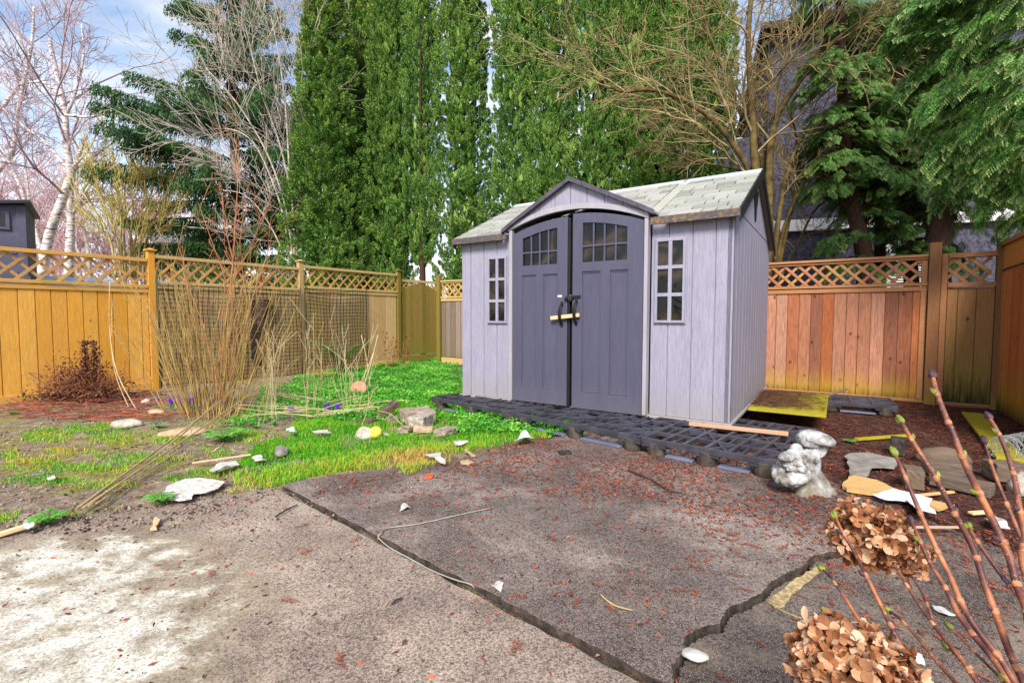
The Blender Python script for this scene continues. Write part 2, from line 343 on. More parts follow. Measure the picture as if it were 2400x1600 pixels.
far_slab = [(p.x, p.y) for p in slab_mid_poly]
H = ground_h(X, Y); nearm = (np.abs(X) < 8) & (Y > 0) & (Y < 14); H = np.where(nearm, H, -.02)
V = np.stack([X, Y, H], -1).reshape(-1, 3); I = np.arange(X.size).reshape(X.shape)
Fq = np.stack([I[:-1, :-1], I[:-1, 1:], I[1:, 1:], I[1:, :-1]], -1).reshape(-1, 4)
tag(np_mesh('ground', V, Fq, M_soil, smooth=True), kind='structure')
# ------------------------------------------------------------------ the plastic storage shed
YAW = -.582; SH = Vector((-.6005, 5.8937, .15))
su = Vector((math.cos(YAW), math.sin(YAW), 0)); sv = Vector((-math.sin(YAW), math.cos(YAW), 0))
def shed_world(u, v, z): return SH + su * u + sv * v + Vector((0, 0, z))
def plastic(name, c, c2, grain=.25, rough=.5, dirt=.45):
    t = NT(name); v = t.pos('Object', (26, 26, 1.6)); g = t.noise(v, 3.2, 5, .65, 1.4); g2 = t.noise(t.pos('Object', (90, 90, 5)), 2, 3, .6)
    st = t.noise(t.pos('Object', (3, 3, .7)), 2.2, 5, .6)
    col = t.ramp(g, [(.3, c2), (.65, c)]); col = t.mix(.5, col, t.ramp(st, [(.3, .8), (.65, 1.05)]), 'MULTIPLY')
    wz = t.xyz(t.pos('World'), 2); m = t.n.new('ShaderNodeMapRange'); t.t.links.new(t.math('ADD', wz, t.math('MULTIPLY', st, -.25)), m.inputs[0]); m.inputs[1].default_value = .02; m.inputs[2].default_value = .32; m.inputs[3].default_value = dirt; m.inputs[4].default_value = 0
    col = t.mix(m.outputs[0], col, lin(142, 134, 120))
    t.bump(t.math('ADD', g, t.math('MULTIPLY', g2, .5)), grain, .006); return t.done(col, rough, .35)
M_wallp = plastic('lilac_grey_plastic', lin(181, 179, 200, .7), lin(152, 149, 173, .7), .5, .55)
M_trimp = plastic('pale_trim_plastic', lin(192, 189, 198, .7), lin(172, 167, 182, .7), .15, .5)
M_doorp = plastic('slate_blue_plastic', lin(104, 103, 130, .58), lin(92, 91, 116, .58), .22, .45, .10)
M_fascia = simple('dark_fascia_plastic', lin(88, 86, 104), lin(62, 58, 66), 14, .6, .15)
M_black = simple('black_plastic', lin(34, 32, 36), lin(18, 17, 20), 20, .45, .1)
M_steel = simple('steel', lin(150, 150, 156), lin(90, 90, 96), 30, .35, .1, metal=.9)
def roof_material():
    t = NT('shingle_plastic'); v = t.pos('Object'); i = t.island()
    base = t.ramp(i, [(0, lin(124, 127, 122)), (.4, lin(150, 151, 146)), (.8, lin(164, 164, 160)), (1, lin(138, 140, 124))])
    n = t.noise(v, 3.2, 5, .65); base = t.mix(t.ramp(n, [(.5, 0.0), (.75, .5)]), base, lin(146, 152, 122))
    base = t.mix(.5, base, t.ramp(t.noise(v, 45, 4, .7), [(.3, .65), (.6, 1.05)]), 'MULTIPLY'); t.bump(t.noise(v, 60, 4, .7), .3, .006); return t.done(base, .6, .3)
M_roof = roof_material()
def fascia_lichen():
    t = NT('lichened_fascia'); v = t.pos('Object'); n = t.noise(v, 28, 5, .7); x = t.noise(v, 2.2, 3, .6)
    f = t.math('MULTIPLY', t.ramp(n, [(.48, 0.0), (.6, 1.0)]), t.ramp(x, [(.35, .2), (.6, 1.0)]))
    t.bump(n, .3, .004); return t.done(t.mix(f, lin(78, 74, 82), lin(134, 104, 62)), .75, .25)
M_lich = fascia_lichen()
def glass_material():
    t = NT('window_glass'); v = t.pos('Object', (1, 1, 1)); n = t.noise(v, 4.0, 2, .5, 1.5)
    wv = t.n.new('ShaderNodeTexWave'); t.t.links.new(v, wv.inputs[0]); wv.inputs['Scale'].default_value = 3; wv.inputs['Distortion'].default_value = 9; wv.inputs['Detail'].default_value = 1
    t.bump(t.math('ADD', n, t.math('MULTIPLY', wv.outputs['Fac'], .25)), .35, .02); return t.done(t.ramp(t.noise(t.pos('Object', (1, 1, 1)), 2.2, 2, .5, 1.2), [(.42, lin(8, 8, 9)), (.52, lin(22, 20, 20)), (.60, lin(60, 51, 42)), (.68, lin(12, 11, 12))]), .05, .35)  # dark and tan blotches in the colour stand in for reflections
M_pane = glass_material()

def relief(mb, us, zs, hf, voff=0.0):
    """plate in the (u, z) plane facing -v: hf(u_mid, band) = height in front of voff, None = hole"""
    nu, nz = len(us) - 1, len(zs) - 1
    zf = lambda j, u: zs[j](u) if callable(zs[j]) else zs[j]
    pt = lambda i, j, h: (us[i], voff - h, zf(j, us[i]))
    def hh(i, j):
        if i < 0 or j < 0 or i >= nu or j >= nz: return 0.0
        h = hf((us[i] + us[i + 1]) / 2, j); return 0.0 if h is None else h
    for i in range(nu):
        for j in range(nz):
            if hf((us[i] + us[i + 1]) / 2, j) is not None:
                h = hh(i, j); mb.add([pt(i, j, h), pt(i + 1, j, h), pt(i + 1, j + 1, h), pt(i, j + 1, h)], [(0, 1, 2, 3)])
    for i in range(nu + 1):
        for j in range(nz):
            a, b = hh(i - 1, j), hh(i, j)
            if abs(a - b) > 1e-6: mb.add([pt(i, j, a), pt(i, j, b), pt(i, j + 1, b), pt(i, j + 1, a)], [(0, 1, 2, 3)])
    for i in range(nu):
        for j in range(nz + 1):
            a, b = hh(i, j - 1), hh(i, j)
            if abs(a - b) > 1e-6: mb.add([pt(i, j, a), pt(i + 1, j, a), pt(i + 1, j, b), pt(i, j, b)], [(0, 1, 2, 3)])
shed = empty('storage_shed', SH, YAW, 'lilac grey plastic garden shed with slate blue double doors and pale shingled roof', 'shed')
W, D, HW = 3.0, 2.65, 1.86
RV, RZ, EV, EZ = 1.32, 2.50, -.08, 1.835           # ridge and front eave of the roof's upper face
slope = (RZ - EZ) / (RV - EV)
# front walls left and right of the doors, boards with open grooves
def boards_wall(name, edges, z0, z1):
    mb = MB(); mb.box(edges[0], edges[-1], .012, .05, z0, z1)
    for a, b in zip(edges[:-1], edges[1:]): mb.box(a + .004, b - .004, 0, .0125, z0, z1)
    return mb.build(name, M_wallp, shed, bevel=.003)
boards_wall('front_wall', [0, .136, .328, .513, .72], 0, HW - .02)
boards_wall('front_wall', [2.285, 2.448, 2.659, 2.855, W], 0, HW - .02)
mb = MB(); nb = 14
mb.box(W - .05, W - .012, .0, D, 0, HW)
for i in range(nb): mb.box(W - .0125, W, D * i / nb + .004, D * (i + 1) / nb - .004, 0, HW)
mb.build('side_wall', M_wallp, shed, bevel=.003)
mb = MB(); mb.box(0, .05, .05, D, 0, HW); mb.build('side_wall', M_wallp, shed)
mb = MB(); mb.box(.05, W - .05, D - .05, D, 0, HW); mb.build('back_wall', M_wallp, shed)
for x0, x1 in ((W - .05, W - .012), (0, .05)):      # gables
    mb = MB(); zt = lambda v: EZ + slope * (v - EV if v <= RV else 2 * RV - EV - v) - .05
    if x0 > 1:
        for i in range(nb):
            a, b = D * i / nb + .004, D * (i + 1) / nb - .004; q = [(a, HW + .008), (b, HW + .008), (b, max(zt(b), HW + .01))] + ([(RV, zt(RV))] if a < RV < b else []) + [(a, max(zt(a), HW + .01))]
            mb.prism(q, lambda p, k: (W - .014 + .014 * k + .002, p[0], p[1]))
    mb.prism([(0.02, HW), (D - .02, HW), (RV, zt(RV) + .01)], lambda p, k: (x0 + (x1 - x0) * k, p[0], p[1]))
    mb.build('gable', M_wallp, shed, bevel=.002)
mb = MB(); mb.prism([(1.16, 2.24), (1.5, 2.24), (1.44, 2.10), (1.39, 2.06), (1.36, 1.93), (1.325, 1.90), (1.29, 1.95), (1.24, 2.1)], lambda p, k: (W + .002 + .012 * k, p[0] - .12, p[1] + .03)); mb.build('gable_vent', M_black, shed)
mb = MB(); mb.box(-.02, W + .02, -.03, D + .02, -.028, -.002); mb.build('floor_rim', M_trimp, shed, bevel=.004)
# roof
def roof_pt(u, v, up=0): 
    z = EZ + slope * (v - EV if v <= RV else 2 * RV - EV - v); return Vector((u, v, z + up))
mb = MB(); R0, R1 = -.06, W + .05; nr = 10
def slope_slab(v0, v1, a, b, t0, t1):
    mb.hexa([roof_pt(a, v0, t0), roof_pt(b, v0, t0), roof_pt(b, v1, t0), roof_pt(a, v1, t0), roof_pt(a, v0, t1), roof_pt(b, v0, t1), roof_pt(b, v1, t1 - .010), roof_pt(a, v1, t1 - .010)])
PK, EL, ER = Vector((1.475, 0, 2.318)), (.655, 1.876), (2.335, 1.900)
slope_slab(2 * RV - EV, RV, R0, R1, -.045, -.012)
sr = random.Random(3); seam = 2.27
def spans(z):                                       # the parts of a course left and right of the dormer
    if z > PK.z + .03: return [(R0, R1)]
    return [(R0, PK.x - (PK.z - z) / (PK.z - EL[1]) * (PK.x - EL[0]) + .03), (PK.x + (PK.z - z) / (PK.z - ER[1]) * (ER[0] - PK.x) - .03, R1)]
for k in range(nr):
    a0 = EV + (RV - .10 - EV) * k / nr; a1 = EV + (RV - .10 - EV) * (k + 1) / nr
    for (s0, s1) in spans(EZ + slope * (a0 - EV)):
        slope_slab(a0, a1 + (.1 if k == nr - 1 else 0), s0, s1, -.045, -.012)
        for (x0, x1) in ((s0, min(s1, seam - .06)), (max(s0, seam + .06), s1)):
            x = x0
            while x < x1 - .01:
                n = min(x1, x + sr.choice([.12, .17, .26, .30])); n = x1 if x1 - n < .07 else n
                slope_slab(a0 + .006, a1, x + .006, n - .006, -.012, .012); x = n
slope_slab(EV + .12, RV - .10, seam - .055, seam + .055, -.012, .009)
slope_slab(2 * RV - EV, RV + .1, R0, R1, -.012, .004)
roof = mb.build('roof', M_roof, shed, bevel=.0015, seg=1)
mb = MB(); slope_slab(RV - .105, RV, R0, seam - .012, -.012, .022); slope_slab(RV + .105, RV, R0, seam - .012, -.012, .022); slope_slab(RV - .105, RV, seam + .012, R1, -.012, .022); slope_slab(RV + .105, RV, seam + .012, R1, -.012, .022); slope_slab(RV - .115, RV - .09, seam - .05, seam + .06, -.012, .010)
mb.build('ridge_cap', simple('ridge_plastic', lin(184, 188, 194), lin(166, 170, 176), 6, .55, .2), roof, bevel=.003)
mb = MB(); mb.box(R0 - .006, .70, EV - .022, EV - .001, EZ - .066, EZ + .004); mb.build('eave_fascia', M_lich, roof, bevel=.005)
mb = MB(); mb.box(2.30, R1 + .008, EV - .022, EV - .001, EZ - .066, EZ + .004); mb.build('eave_fascia', M_lich, roof, bevel=.005)
for a, b in ((R1, R1 + .016), (R0 - .016, R0)):
    mb = MB()
    for v1 in (EV - .02, 2 * RV - EV + .02):
        z1 = roof_pt(0, EV).z - slope * .02
        mb.hexa([(a, v1, z1 - .10), (b, v1, z1 - .10), (b, RV, RZ - .10), (a, RV, RZ - .10), (a, v1, z1 + .006), (b, v1, z1 + .006), (b, RV, RZ + .012), (a, RV, RZ + .012)])
    mb.build('rake_fascia', M_black if a > 1 else M_fascia, roof, bevel=.003)
# dormer over the doors
DV = -.075
dorm = MB()
for (eu, ez) in (EL, ER):
    vb = EV + (PK.z - .02 - EZ) / slope; ve = EV + (ez - EZ) / slope + .03
    a, b, c, d = (eu, DV - .03, ez), (PK.x, DV - .03, PK.z), (PK.x, vb + .02, PK.z), (eu, ve, ez)
    dn = Vector((0, 0, -.022)); q = [Vector(x) for x in (a, b, c, d)]; dorm.hexa([p + dn for p in q] + q)
dormer = dorm.build('dormer_roof', M_roof, shed)
mb = MB()
for (eu, ez) in (EL, ER):                            # segmented dark trim along the two rakes
    for k in range(6):
        p = Vector((PK.x + (eu - PK.x) * k / 6, 0, PK.z + (ez - PK.z) * k / 6)); q = Vector((PK.x + (eu - PK.x) * (k + .985) / 6, 0, PK.z + (ez - PK.z) * (k + .985) / 6))
        if k == 5: q += Vector((0, 0, -.006))
        f = lambda s, v, dz: (s.x, v, s.z + dz)
        mb.hexa([f(p, DV - .055, -.035), f(q, DV - .055, -.035), f(q, DV - .005, -.035), f(p, DV - .005, -.035), f(p, DV - .055, .012), f(q, DV - .055, .012), f(q, DV - .005, .012), f(p, DV - .005, .012)])
mb.build('rake_trim', M_fascia, dormer, bevel=.003)
arch = lambda u: 2.006 - .155 * ((u - 1.475) / .76) ** 2
rk = lambda u: (PK.z + (EL[1] - PK.z) * (PK.x - u) / (PK.x - EL[0]) if u < PK.x else PK.z + (ER[1] - PK.z) * (u - PK.x) / (ER[0] - PK.x)) - .03
mb = MB(); e = [.76, .935, 1.115, 1.295, 1.475, 1.655, 1.84, 2.03, 2.235]
for a, b in zip(e[:-1], e[1:]):
    n = 5; us = [a + .003 + (b - a - .006) * i / n for i in range(n + 1)]
    lo = [(u, arch(u) + .058) for u in us]; hi = [(u, max(rk(u), arch(u) + .06)) for u in us][::-1]
    mb.prism(lo + hi, lambda p, k: (p[0], DV + .012 * k, p[1]))
n = 24; us = [.72 + 1.56 * i / n for i in range(n + 1)]
mb.prism([(u, arch(u) + .02) for u in us] + [(u, max(rk(u) - .004, arch(u) + .03)) for u in us][::-1], lambda p, k: (p[0], DV + .013 + .02 * k, p[1]))
gb = mb.build('dormer_gable', M_wallp, shed, bevel=.002)
mb = MB()
for i in range(n):
    a, b = us[i], us[i + 1]; mb.hexa([(a, DV - .016, arch(a)), (b, DV - .016, arch(b)), (b, DV + .03, arch(b)), (a, DV + .03, arch(a)), (a, DV - .016, arch(a) + .055), (b, DV - .016, arch(b) + .055), (b, DV + .03, arch(b) + .055), (a, DV + .03, arch(a) + .055)])
mb.build('arch_trim', M_trimp, shed, weld=True, bevel=.004)
mb = MB(); mb.box(.735, .772, DV - .012, .0, .0, arch(.75)); mb.build('door_jamb', M_trimp, shed, bevel=.004)
mb = MB(); mb.box(2.242, 2.278, DV - .012, .0, .0, arch(2.26)); mb.build('door_jamb', M_trimp, shed, bevel=.004)
mb = MB(); mb.box(.772, 2.242, -.03, -.005, 0.0, arch(.8) + .01); mb.build('doorway_shade', M_black, shed)  # black box behind the door gap, stands in for the shade inside
# doors
def door(us, zs, hf, loc, voff=-.045):
    mb = MB(); relief(mb, us, zs, hf, voff); o = mb.build('door', M_doorp, shed, weld=True, bevel=.004); return o
FR, PN, HO = .034, .020, .006
def lerp(a, b, n): return [a + (b - a) * i / n for i in range(n)]
# left leaf
wl = [.905, 1.325]; mu = [wl[0] + (wl[1] - wl[0]) * k / 4 for k in range(5)]
us = lerp(.785, .895, 3) + [.895, wl[0]]
cols = []
for k in range(4):
    a = mu[k] + (.008 if k else 0); b = mu[k + 1] - (.008 if k < 3 else 0); cols.append((a, b)); us += [a, (a + b) / 2, b]
us += [1.335, 1.39, 1.445] + [1.075, 1.16]; us = sorted(set(round(x, 4) for x in us))
tl = lambda u: 1.815 + .128 * (1 - ((1.46 - u) / .68) ** 2); wt = lambda u: tl(u) - .098
zs = [0.004, .165, .18, 1.36, 1.375, 1.472, 1.60, 1.618, wt, tl]
def hl(u, j):
    inw = any(a < u < b for a, b in cols)
    if j in (0, 4, 9): return FR
    if j == 8: return FR
    if j in (1, 2, 3): return PN if (.895 < u < 1.075 or 1.16 < u < 1.335) else FR
    if j in (5, 7): return HO - .004 if inw else (FR - .006 if wl[0] < u < wl[1] else FR)
    if j == 6: return FR - .006 if wl[0] < u < wl[1] else FR
    return FR
zs = [0.004, .165, 1.37, 1.472, 1.60, 1.618, wt, tl]
def mk(wl, cols, pan):
    def h(u, j):
        inw = any(a < u < b for a, b in cols); w_ = wl[0] < u < wl[1]
        if j in (0, 2, 6): return FR
        if j == 1: return PN if any(a < u < b for a, b in pan) else FR
        if j in (3, 5): return (None if inw else (FR - .007 if w_ else FR))
        if j == 4: return FR - .007 if w_ else FR
    return h
dl = door(us, zs, mk(wl, cols, [(.895, 1.075), (1.16, 1.335)]), 0)
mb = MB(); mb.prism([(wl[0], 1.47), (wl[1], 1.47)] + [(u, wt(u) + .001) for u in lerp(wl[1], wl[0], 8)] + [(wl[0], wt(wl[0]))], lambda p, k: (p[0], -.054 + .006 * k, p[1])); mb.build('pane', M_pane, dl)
# right leaf
wr = [1.615, 2.077]; mu = [wr[0] + (wr[1] - wr[0]) * k / 4 for k in range(5)]; cols2 = []
us = [1.507, 1.56, 1.615] + [2.09, 2.15, 2.236, 1.81, 1.91, 2.077]
for k in range(4):
    a = mu[k] + (.008 if k else 0); b = mu[k + 1] - (.008 if k < 3 else 0); cols2.append((a, b)); us += [a, (a + b) / 2, b]
us = sorted(set(round(x, 4) for x in us)); tr_ = lambda u: 1.822 + .140 * (1 - ((u - 1.50) / .74) ** 2); wt2 = lambda u: tr_(u) - .098
dr = door(us, [-.004, .16, 1.376, 1.470, 1.62, 1.638, wt2, tr_], mk(wr, cols2, [(1.615, 1.81), (1.91, 2.09)]), 0, -.05)
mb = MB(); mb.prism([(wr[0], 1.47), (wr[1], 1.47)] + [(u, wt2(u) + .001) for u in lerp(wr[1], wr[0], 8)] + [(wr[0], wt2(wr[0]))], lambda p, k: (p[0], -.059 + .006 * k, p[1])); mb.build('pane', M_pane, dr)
# inner moulding lines round the panels
for d_, pans, vv in ((dl, [(.895, 1.075), (1.16, 1.335)], -.045), (dr, [(1.615, 1.81), (1.91, 2.09)], -.05)):
    for a, b in pans:
        mb = MB(); v0 = vv - PN - .0005
        for (x0, x1, z0, z1) in ((a + .0, b - .0, .166, .180), (a, a + .012, .1805, 1.358), (b - .012, b, .1805, 1.358), (a, b, 1.3585, 1.369)): mb.box(x0, x1, v0 - .006, v0, z0, z1)
        mb.build('moulding', M_doorp, d_, bevel=.003)
for d_, u, z0, z1 in ((dl, 1.39, 1.06, .845), (dr, 1.555, 1.082, .857)):
    mb = MB(); pts = []; K = 14
    for i in range(K + 1):
        t = i / K; pts.append((u, -.080 - .062 * math.sin(math.pi * t) ** .6, z0 + (z1 - z0) * t))
    for i in range(K):
        a, b = Vector(pts[i]), Vector(pts[i + 1]); mb.beam(a, b + (b - a) * .15, .022 + .012 * math.sin(math.pi * (i + .5) / K), .014, (0, -1, .2))
    for z in (z0, z1): mb.box(u - .014, u + .014, -.09, -.078, z - .022, z + .022)
    mb.build('handle', M_black, d_, bevel=.004)
mb = MB(); mb.box(1.507, 1.60, -.098, -.0845, 1.115, 1.142); mb.box(1.44, 1.53, -.106, -.094, 1.106, 1.132); mb.box(1.425, 1.452, -.104, -.080, 1.094, 1.120); mb.box(1.475, 1.51, -.112, -.098, 1.085, 1.108); mb.build('latch', M_black, dr, bevel=.002)
mb = MB(); mb.box(1.488, 1.512, -.114, -.104, 1.128, 1.15); mb.tube([(1.482, -.116, 1.10), (1.482, -.12, 1.135), (1.502, -.12, 1.14), (1.502, -.116, 1.10)], .004, 6); mb.build('bolt', M_steel, dr, bevel=.001)
mb = MB(); mb.box(1.338, 1.386, -.0815, -.0795, 1.128, 1.150); mb.build('sticker', simple('sticker_paper', lin(226, 222, 214), lin(176, 168, 160), 60, .6, 0), dl)
mb = MB(); mb.box(1.449, 1.475, -.072, -.02, .0, 1.93); mb.build('rubber_seal', M_black, dl, bevel=.004)
# side windows
def swin(u0, u1, z0, z1):
    m, fw = .016, .034; xs = [u0, u0 + .012, u0 + fw, (u0 + u1) / 2 - m, (u0 + u1) / 2 + m, u1 - fw, u1 - .012, u1]
    hz = (z1 - z0 - 2 * fw - 4 * m) / 3; q = [z0, z0 + .012, z0 + fw]; z = z0 + fw
    for k in range(3):
        z += hz; q.append(z)
        if k < 2: z += 2 * m; q.append(z)
    q += [z1 - .012, z1]
    def h(u, j):
        if u < u0 + .012 or u > u1 - .012 or j in (0, len(q) - 2): return .010
        if j in (1, len(q) - 3) or u < u0 + fw or u > u1 - fw: return .026
        if j in (2, 4, 6): return .024 if abs(u - (u0 + u1) / 2) < m else None
        return .024
    wn = empty('window', (0, 0, 0)); wn.parent = shed
    mb = MB(); relief(mb, xs, q, h, -.001); mb.build('frame', M_wallp, wn, weld=True, bevel=.004)
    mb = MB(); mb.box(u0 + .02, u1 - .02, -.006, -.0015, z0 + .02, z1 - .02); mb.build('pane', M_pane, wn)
swin(.385, .668, .842, 1.612); swin(2.318, 2.615, .862, 1.655)
# the scrap of wood pushed through both handles
mb = MB(); a = shed_world(1.275, -.112, .912); b = shed_world(1.60, -.112, .945); mb.beam(a, b, .018, .038)
M_pale = wood('pale_pine', [lin(232, 196, 150), lin(222, 180, 136)], (2, 2, 30), .8, knots=False)
tag(mb.build('wooden_stick', M_pale, bevel=.002), 'short pale wooden stick pushed through both black door handles of the shed', 'stick')
# ------------------------------------------------------------------ fences
GRV = (9, 9, .7)
M_fy = wood('honey_cedar_boards', [lin(232, 168, 66), lin(218, 152, 54), lin(238, 180, 84), lin(226, 162, 70)], GRV, .6, lin(170, 140, 50), (-.1, .22), knots=False)
M_fyr = wood('honey_cedar_rails', [lin(216, 164, 86), lin(200, 146, 70)], (.7, .7, 9), .7, knots=False)
M_ft = wood('weathered_tan_boards', [lin(206, 172, 122), lin(190, 156, 106), lin(216, 184, 132), lin(200, 168, 108)], GRV, .55, lin(140, 130, 44), (-.1, .3), knots=False)
M_ftr = wood('weathered_tan_rails', [lin(204, 172, 116), lin(182, 146, 92)], (.7, .7, 9), .68, knots=False)
M_go = wood('algae_olive_boards', [lin(150, 124, 60), lin(128, 112, 46), lin(160, 130, 72), lin(118, 104, 40)], GRV, .55, lin(110, 110, 34), (0, 1.2), knots=False)
M_gray = wood('grey_weathered_boards', [lin(140, 124, 110), lin(122, 106, 92), lin(152, 134, 118)], GRV, .55, lin(110, 100, 50), (0, .6), knots=False)
M_rc = wood('red_cedar_boards', [lin(186, 126, 96), lin(200, 140, 110), lin(160, 98, 66), lin(222, 172, 148), lin(176, 100, 56), lin(192, 132, 106), lin(214, 158, 130), lin(160, 104, 76), lin(206, 122, 70), lin(150, 96, 74)], GRV, .3, lin(178, 150, 26), (-.05, .62), black=True)
M_rcr = wood('red_cedar_rails', [lin(192, 138, 92), lin(176, 116, 76), lin(204, 150, 92)], (.7, .7, 9), .62, knots=False)
M_rl = wood('red_cedar_lattice', [lin(190, 132, 96), lin(172, 110, 80), lin(198, 156, 94), lin(184, 124, 92)], (3, 3, 3), .6, knots=False)
M_post = wood('brown_post', [lin(146, 102, 66), lin(156, 110, 70)], GRV, .6, lin(150, 130, 30), (-.1, .4), knots=False)
M_nr = wood('rust_cedar_boards', [lin(196, 116, 58), lin(182, 102, 52), lin(206, 130, 70)], GRV, .55, lin(150, 140, 24), (-.05, .9), black=True)
M_lat = wood('tan_lattice', [lin(206, 158, 94), lin(192, 142, 84), lin(186, 150, 104), lin(214, 164, 92)], (3, 3, 3), .62, knots=False)
def clip_rect(poly, x0, x1, z0, z1):
    for ax, lim, sg in ((0, x0, 1), (0, x1, -1), (1, z0, 1), (1, z1, -1)):
        out = []
        for i in range(len(poly)):
            a, b = poly[i], poly[(i + 1) % len(poly)]; da, db = (a[ax] - lim) * sg, (b[ax] - lim) * sg
            if da >= 0: out.append(a)
            if da * db < 0: t = da / (da - db); out.append((a[0] + (b[0] - a[0]) * t, a[1] + (b[1] - a[1]) * t))
        poly = out
        if len(poly) < 3: return []
    return poly
def lattice(root, x0, x1, z0, z1, mat, wd=.036, pitch=.145, y=0.0, side=-1, seed=0):
    r = random.Random(seed); mb = MB(); hgt = z1 - z0; w2 = wd / math.sqrt(2) * 1.0
    for layer, (sg, yo) in enumerate(((1, side * .008), (-1, -side * .002))):
        x = x0 - hgt - .3 + (.06 if layer else 0)
        while x < x1 + hgt + .3:
            e = r.uniform(-.006, .006); xa = x + e
            p = [(xa - w2, z0), (xa + w2, z0), (xa + w2 + sg * hgt, z1), (xa - w2 + sg * hgt, z1)]
            p = clip_rect(p, x0, x1, z0, z1)
            if p: mb.prism(p, lambda q, k, yo=yo: (q[0], y + yo - .004 + .008 * k, q[1]))
            x += pitch
    return mb.build('lattice_panel', mat, root, bevel=.0015, seg=1)
def fence_boards(root, x0, x1, z0, z1, mat, wd=.145, y=0.0, seed=0, top=None):
    r = random.Random(seed); mb = MB(); x = x0
    while x < x1 - .02:
        n = min(x1, x + wd * r.uniform(.94, 1.06)); e = r.uniform(-.003, .003)
        if top: 
            q = [(x + .002, z0), (n - .002, z0), (n - .002, top(n)), ((x + n) / 2, top((x + n) / 2)), (x + .002, top(x))]
            mb.prism(q, lambda p, k: (p[0], y + e - .012 + .024 * k, p[1]))
        else: mb.box(x + .005, n - .005, y - .016 + e, y + .016 + e, z0 + r.uniform(-.006, .006), z1)
        x = n
    if not top: mb.box(x0 + .004, x1 - .004, y - .0015, y + .0015, z0 + .02, z1 - .012)
    return mb.build('board_panel', mat, root, bevel=.002, seg=1)
def rail(root, x0, x1, z0, z1, y0, y1, mat, z2=None):
    mb = MB(); d = 0 if z2 is None else z2
    mb.hexa([(x0, y0, z0), (x1, y0, z0 + d), (x1, y1, z0 + d), (x0, y1, z0), (x0, y0, z1), (x1, y0, z1 + d), (x1, y1, z1 + d), (x0, y1, z1)])
    return mb.build('rail', mat, root, bevel=.003)
def post(root, x, top, mat, wd=.09, cap=True, y=0.0, z0=-.15):
    mb = MB(); mb.box(x - wd / 2, x + wd / 2, y - wd / 2, y + wd / 2, z0, top); o = mb.build('post', mat, root, bevel=.004)
    if cap: mb = MB(); c = wd / 2 + .022; mb.box(x - c, x + c, y - c, y + c, top + .002, top + .024); k = wd / 2; mb.hexa([(x - k, y - k, top + .0245), (x + k, y - k, top + .0245), (x + k, y + k, top + .0245), (x - k, y + k, top + .0245)] + [(x - .01, y - .01, top + .045), (x + .01, y - .01, top + .045), (x + .01, y + .01, top + .045), (x - .01, y + .01, top + .045)]); mb.build('post_cap', mat, o, bevel=.003)
    return o
LF, LA = Vector((-5.3433, 7.2874, 0)), .962
ld = Vector((math.cos(LA), math.sin(LA), 0)); ln = Vector((math.sin(LA), -math.cos(LA), 0))          # along, and towards the lawn
lf = empty('lattice_fence', LF, LA, 'long honey coloured cedar fence with lattice top on the left behind the twiggy shrub', 'fence')
for (x0, x1, dz, mb_, mr_, ml_, sd_) in ((-4.85, -2.50, .03, M_fy, M_fyr, M_lat, 1), (-2.40, -.05, .0, M_fy, M_fyr, M_lat, 2), (.05, 2.34, .065, M_ft, M_ftr, M_lat, 3), (2.44, 4.74, .115, M_ft, M_ftr, M_lat, 4)):
    fence_boards(lf, x0, x1, .03, 1.45 + dz, mb_, .16 if sd_ < 3 else .15, 0, sd_)
    rail(lf, x0, x1, 1.485 + dz, 1.53 + dz, -.045, .03, mr_); rail(lf, x0, x1, 1.415 + dz, 1.475 + dz, -.032, -.0125, mr_)
    lattice(lf, x0, x1, 1.53 + dz, 1.865 + dz, ml_, .034, .20, 0, -1, sd_)
    rail(lf, x0, x1, 1.866 + dz, 1.915 + dz, -.045, .045, mr_); rail(lf, x0, x1, -.03, .09, -.03, -.0125, mr_)
for x, tp in ((-4.9, 2.03), (-2.45, 2.02), (0, 2.03)): post(lf, x, tp, M_fyr if x < -3 else M_fy)
post(lf, 2.39, 2.09, M_ft); post(lf, 4.80, 2.10, M_go, cap=True)
# arched gate closing the corner
g0, g1 = LF + ld * 4.86, Vector((-1.80, 12.20, 0)); ga = math.atan2(g1.y - g0.y, g1.x - g0.x); gl = (g1 - g0).length
gt = empty('garden_gate', g0, ga, 'narrow olive stained board gate with an arched top at the end of the left fence', 'gate')
fence_boards(gt, .02, gl - .09, .18, 0, M_go, .125, 0, 9, top=lambda x: 1.62 + .22 * (1 - ((x - gl / 2 + .03) / (gl / 2)) ** 2))
mb = MB(); mb.box(.02, gl - .06, -.035, .02, .02, .16); mb.build('kick_board', M_go, gt, bevel=.004)
lattice(gt, .0, gl - .06, 1.56, 1.86, M_lat, .03, .13, .05, -1, 5); rail(gt, -.02, gl - .02, 1.87, 1.93, .02, .08, M_ftr); rail(gt, -.02, gl - .02, 1.45, 1.52, .062, .09, M_go)
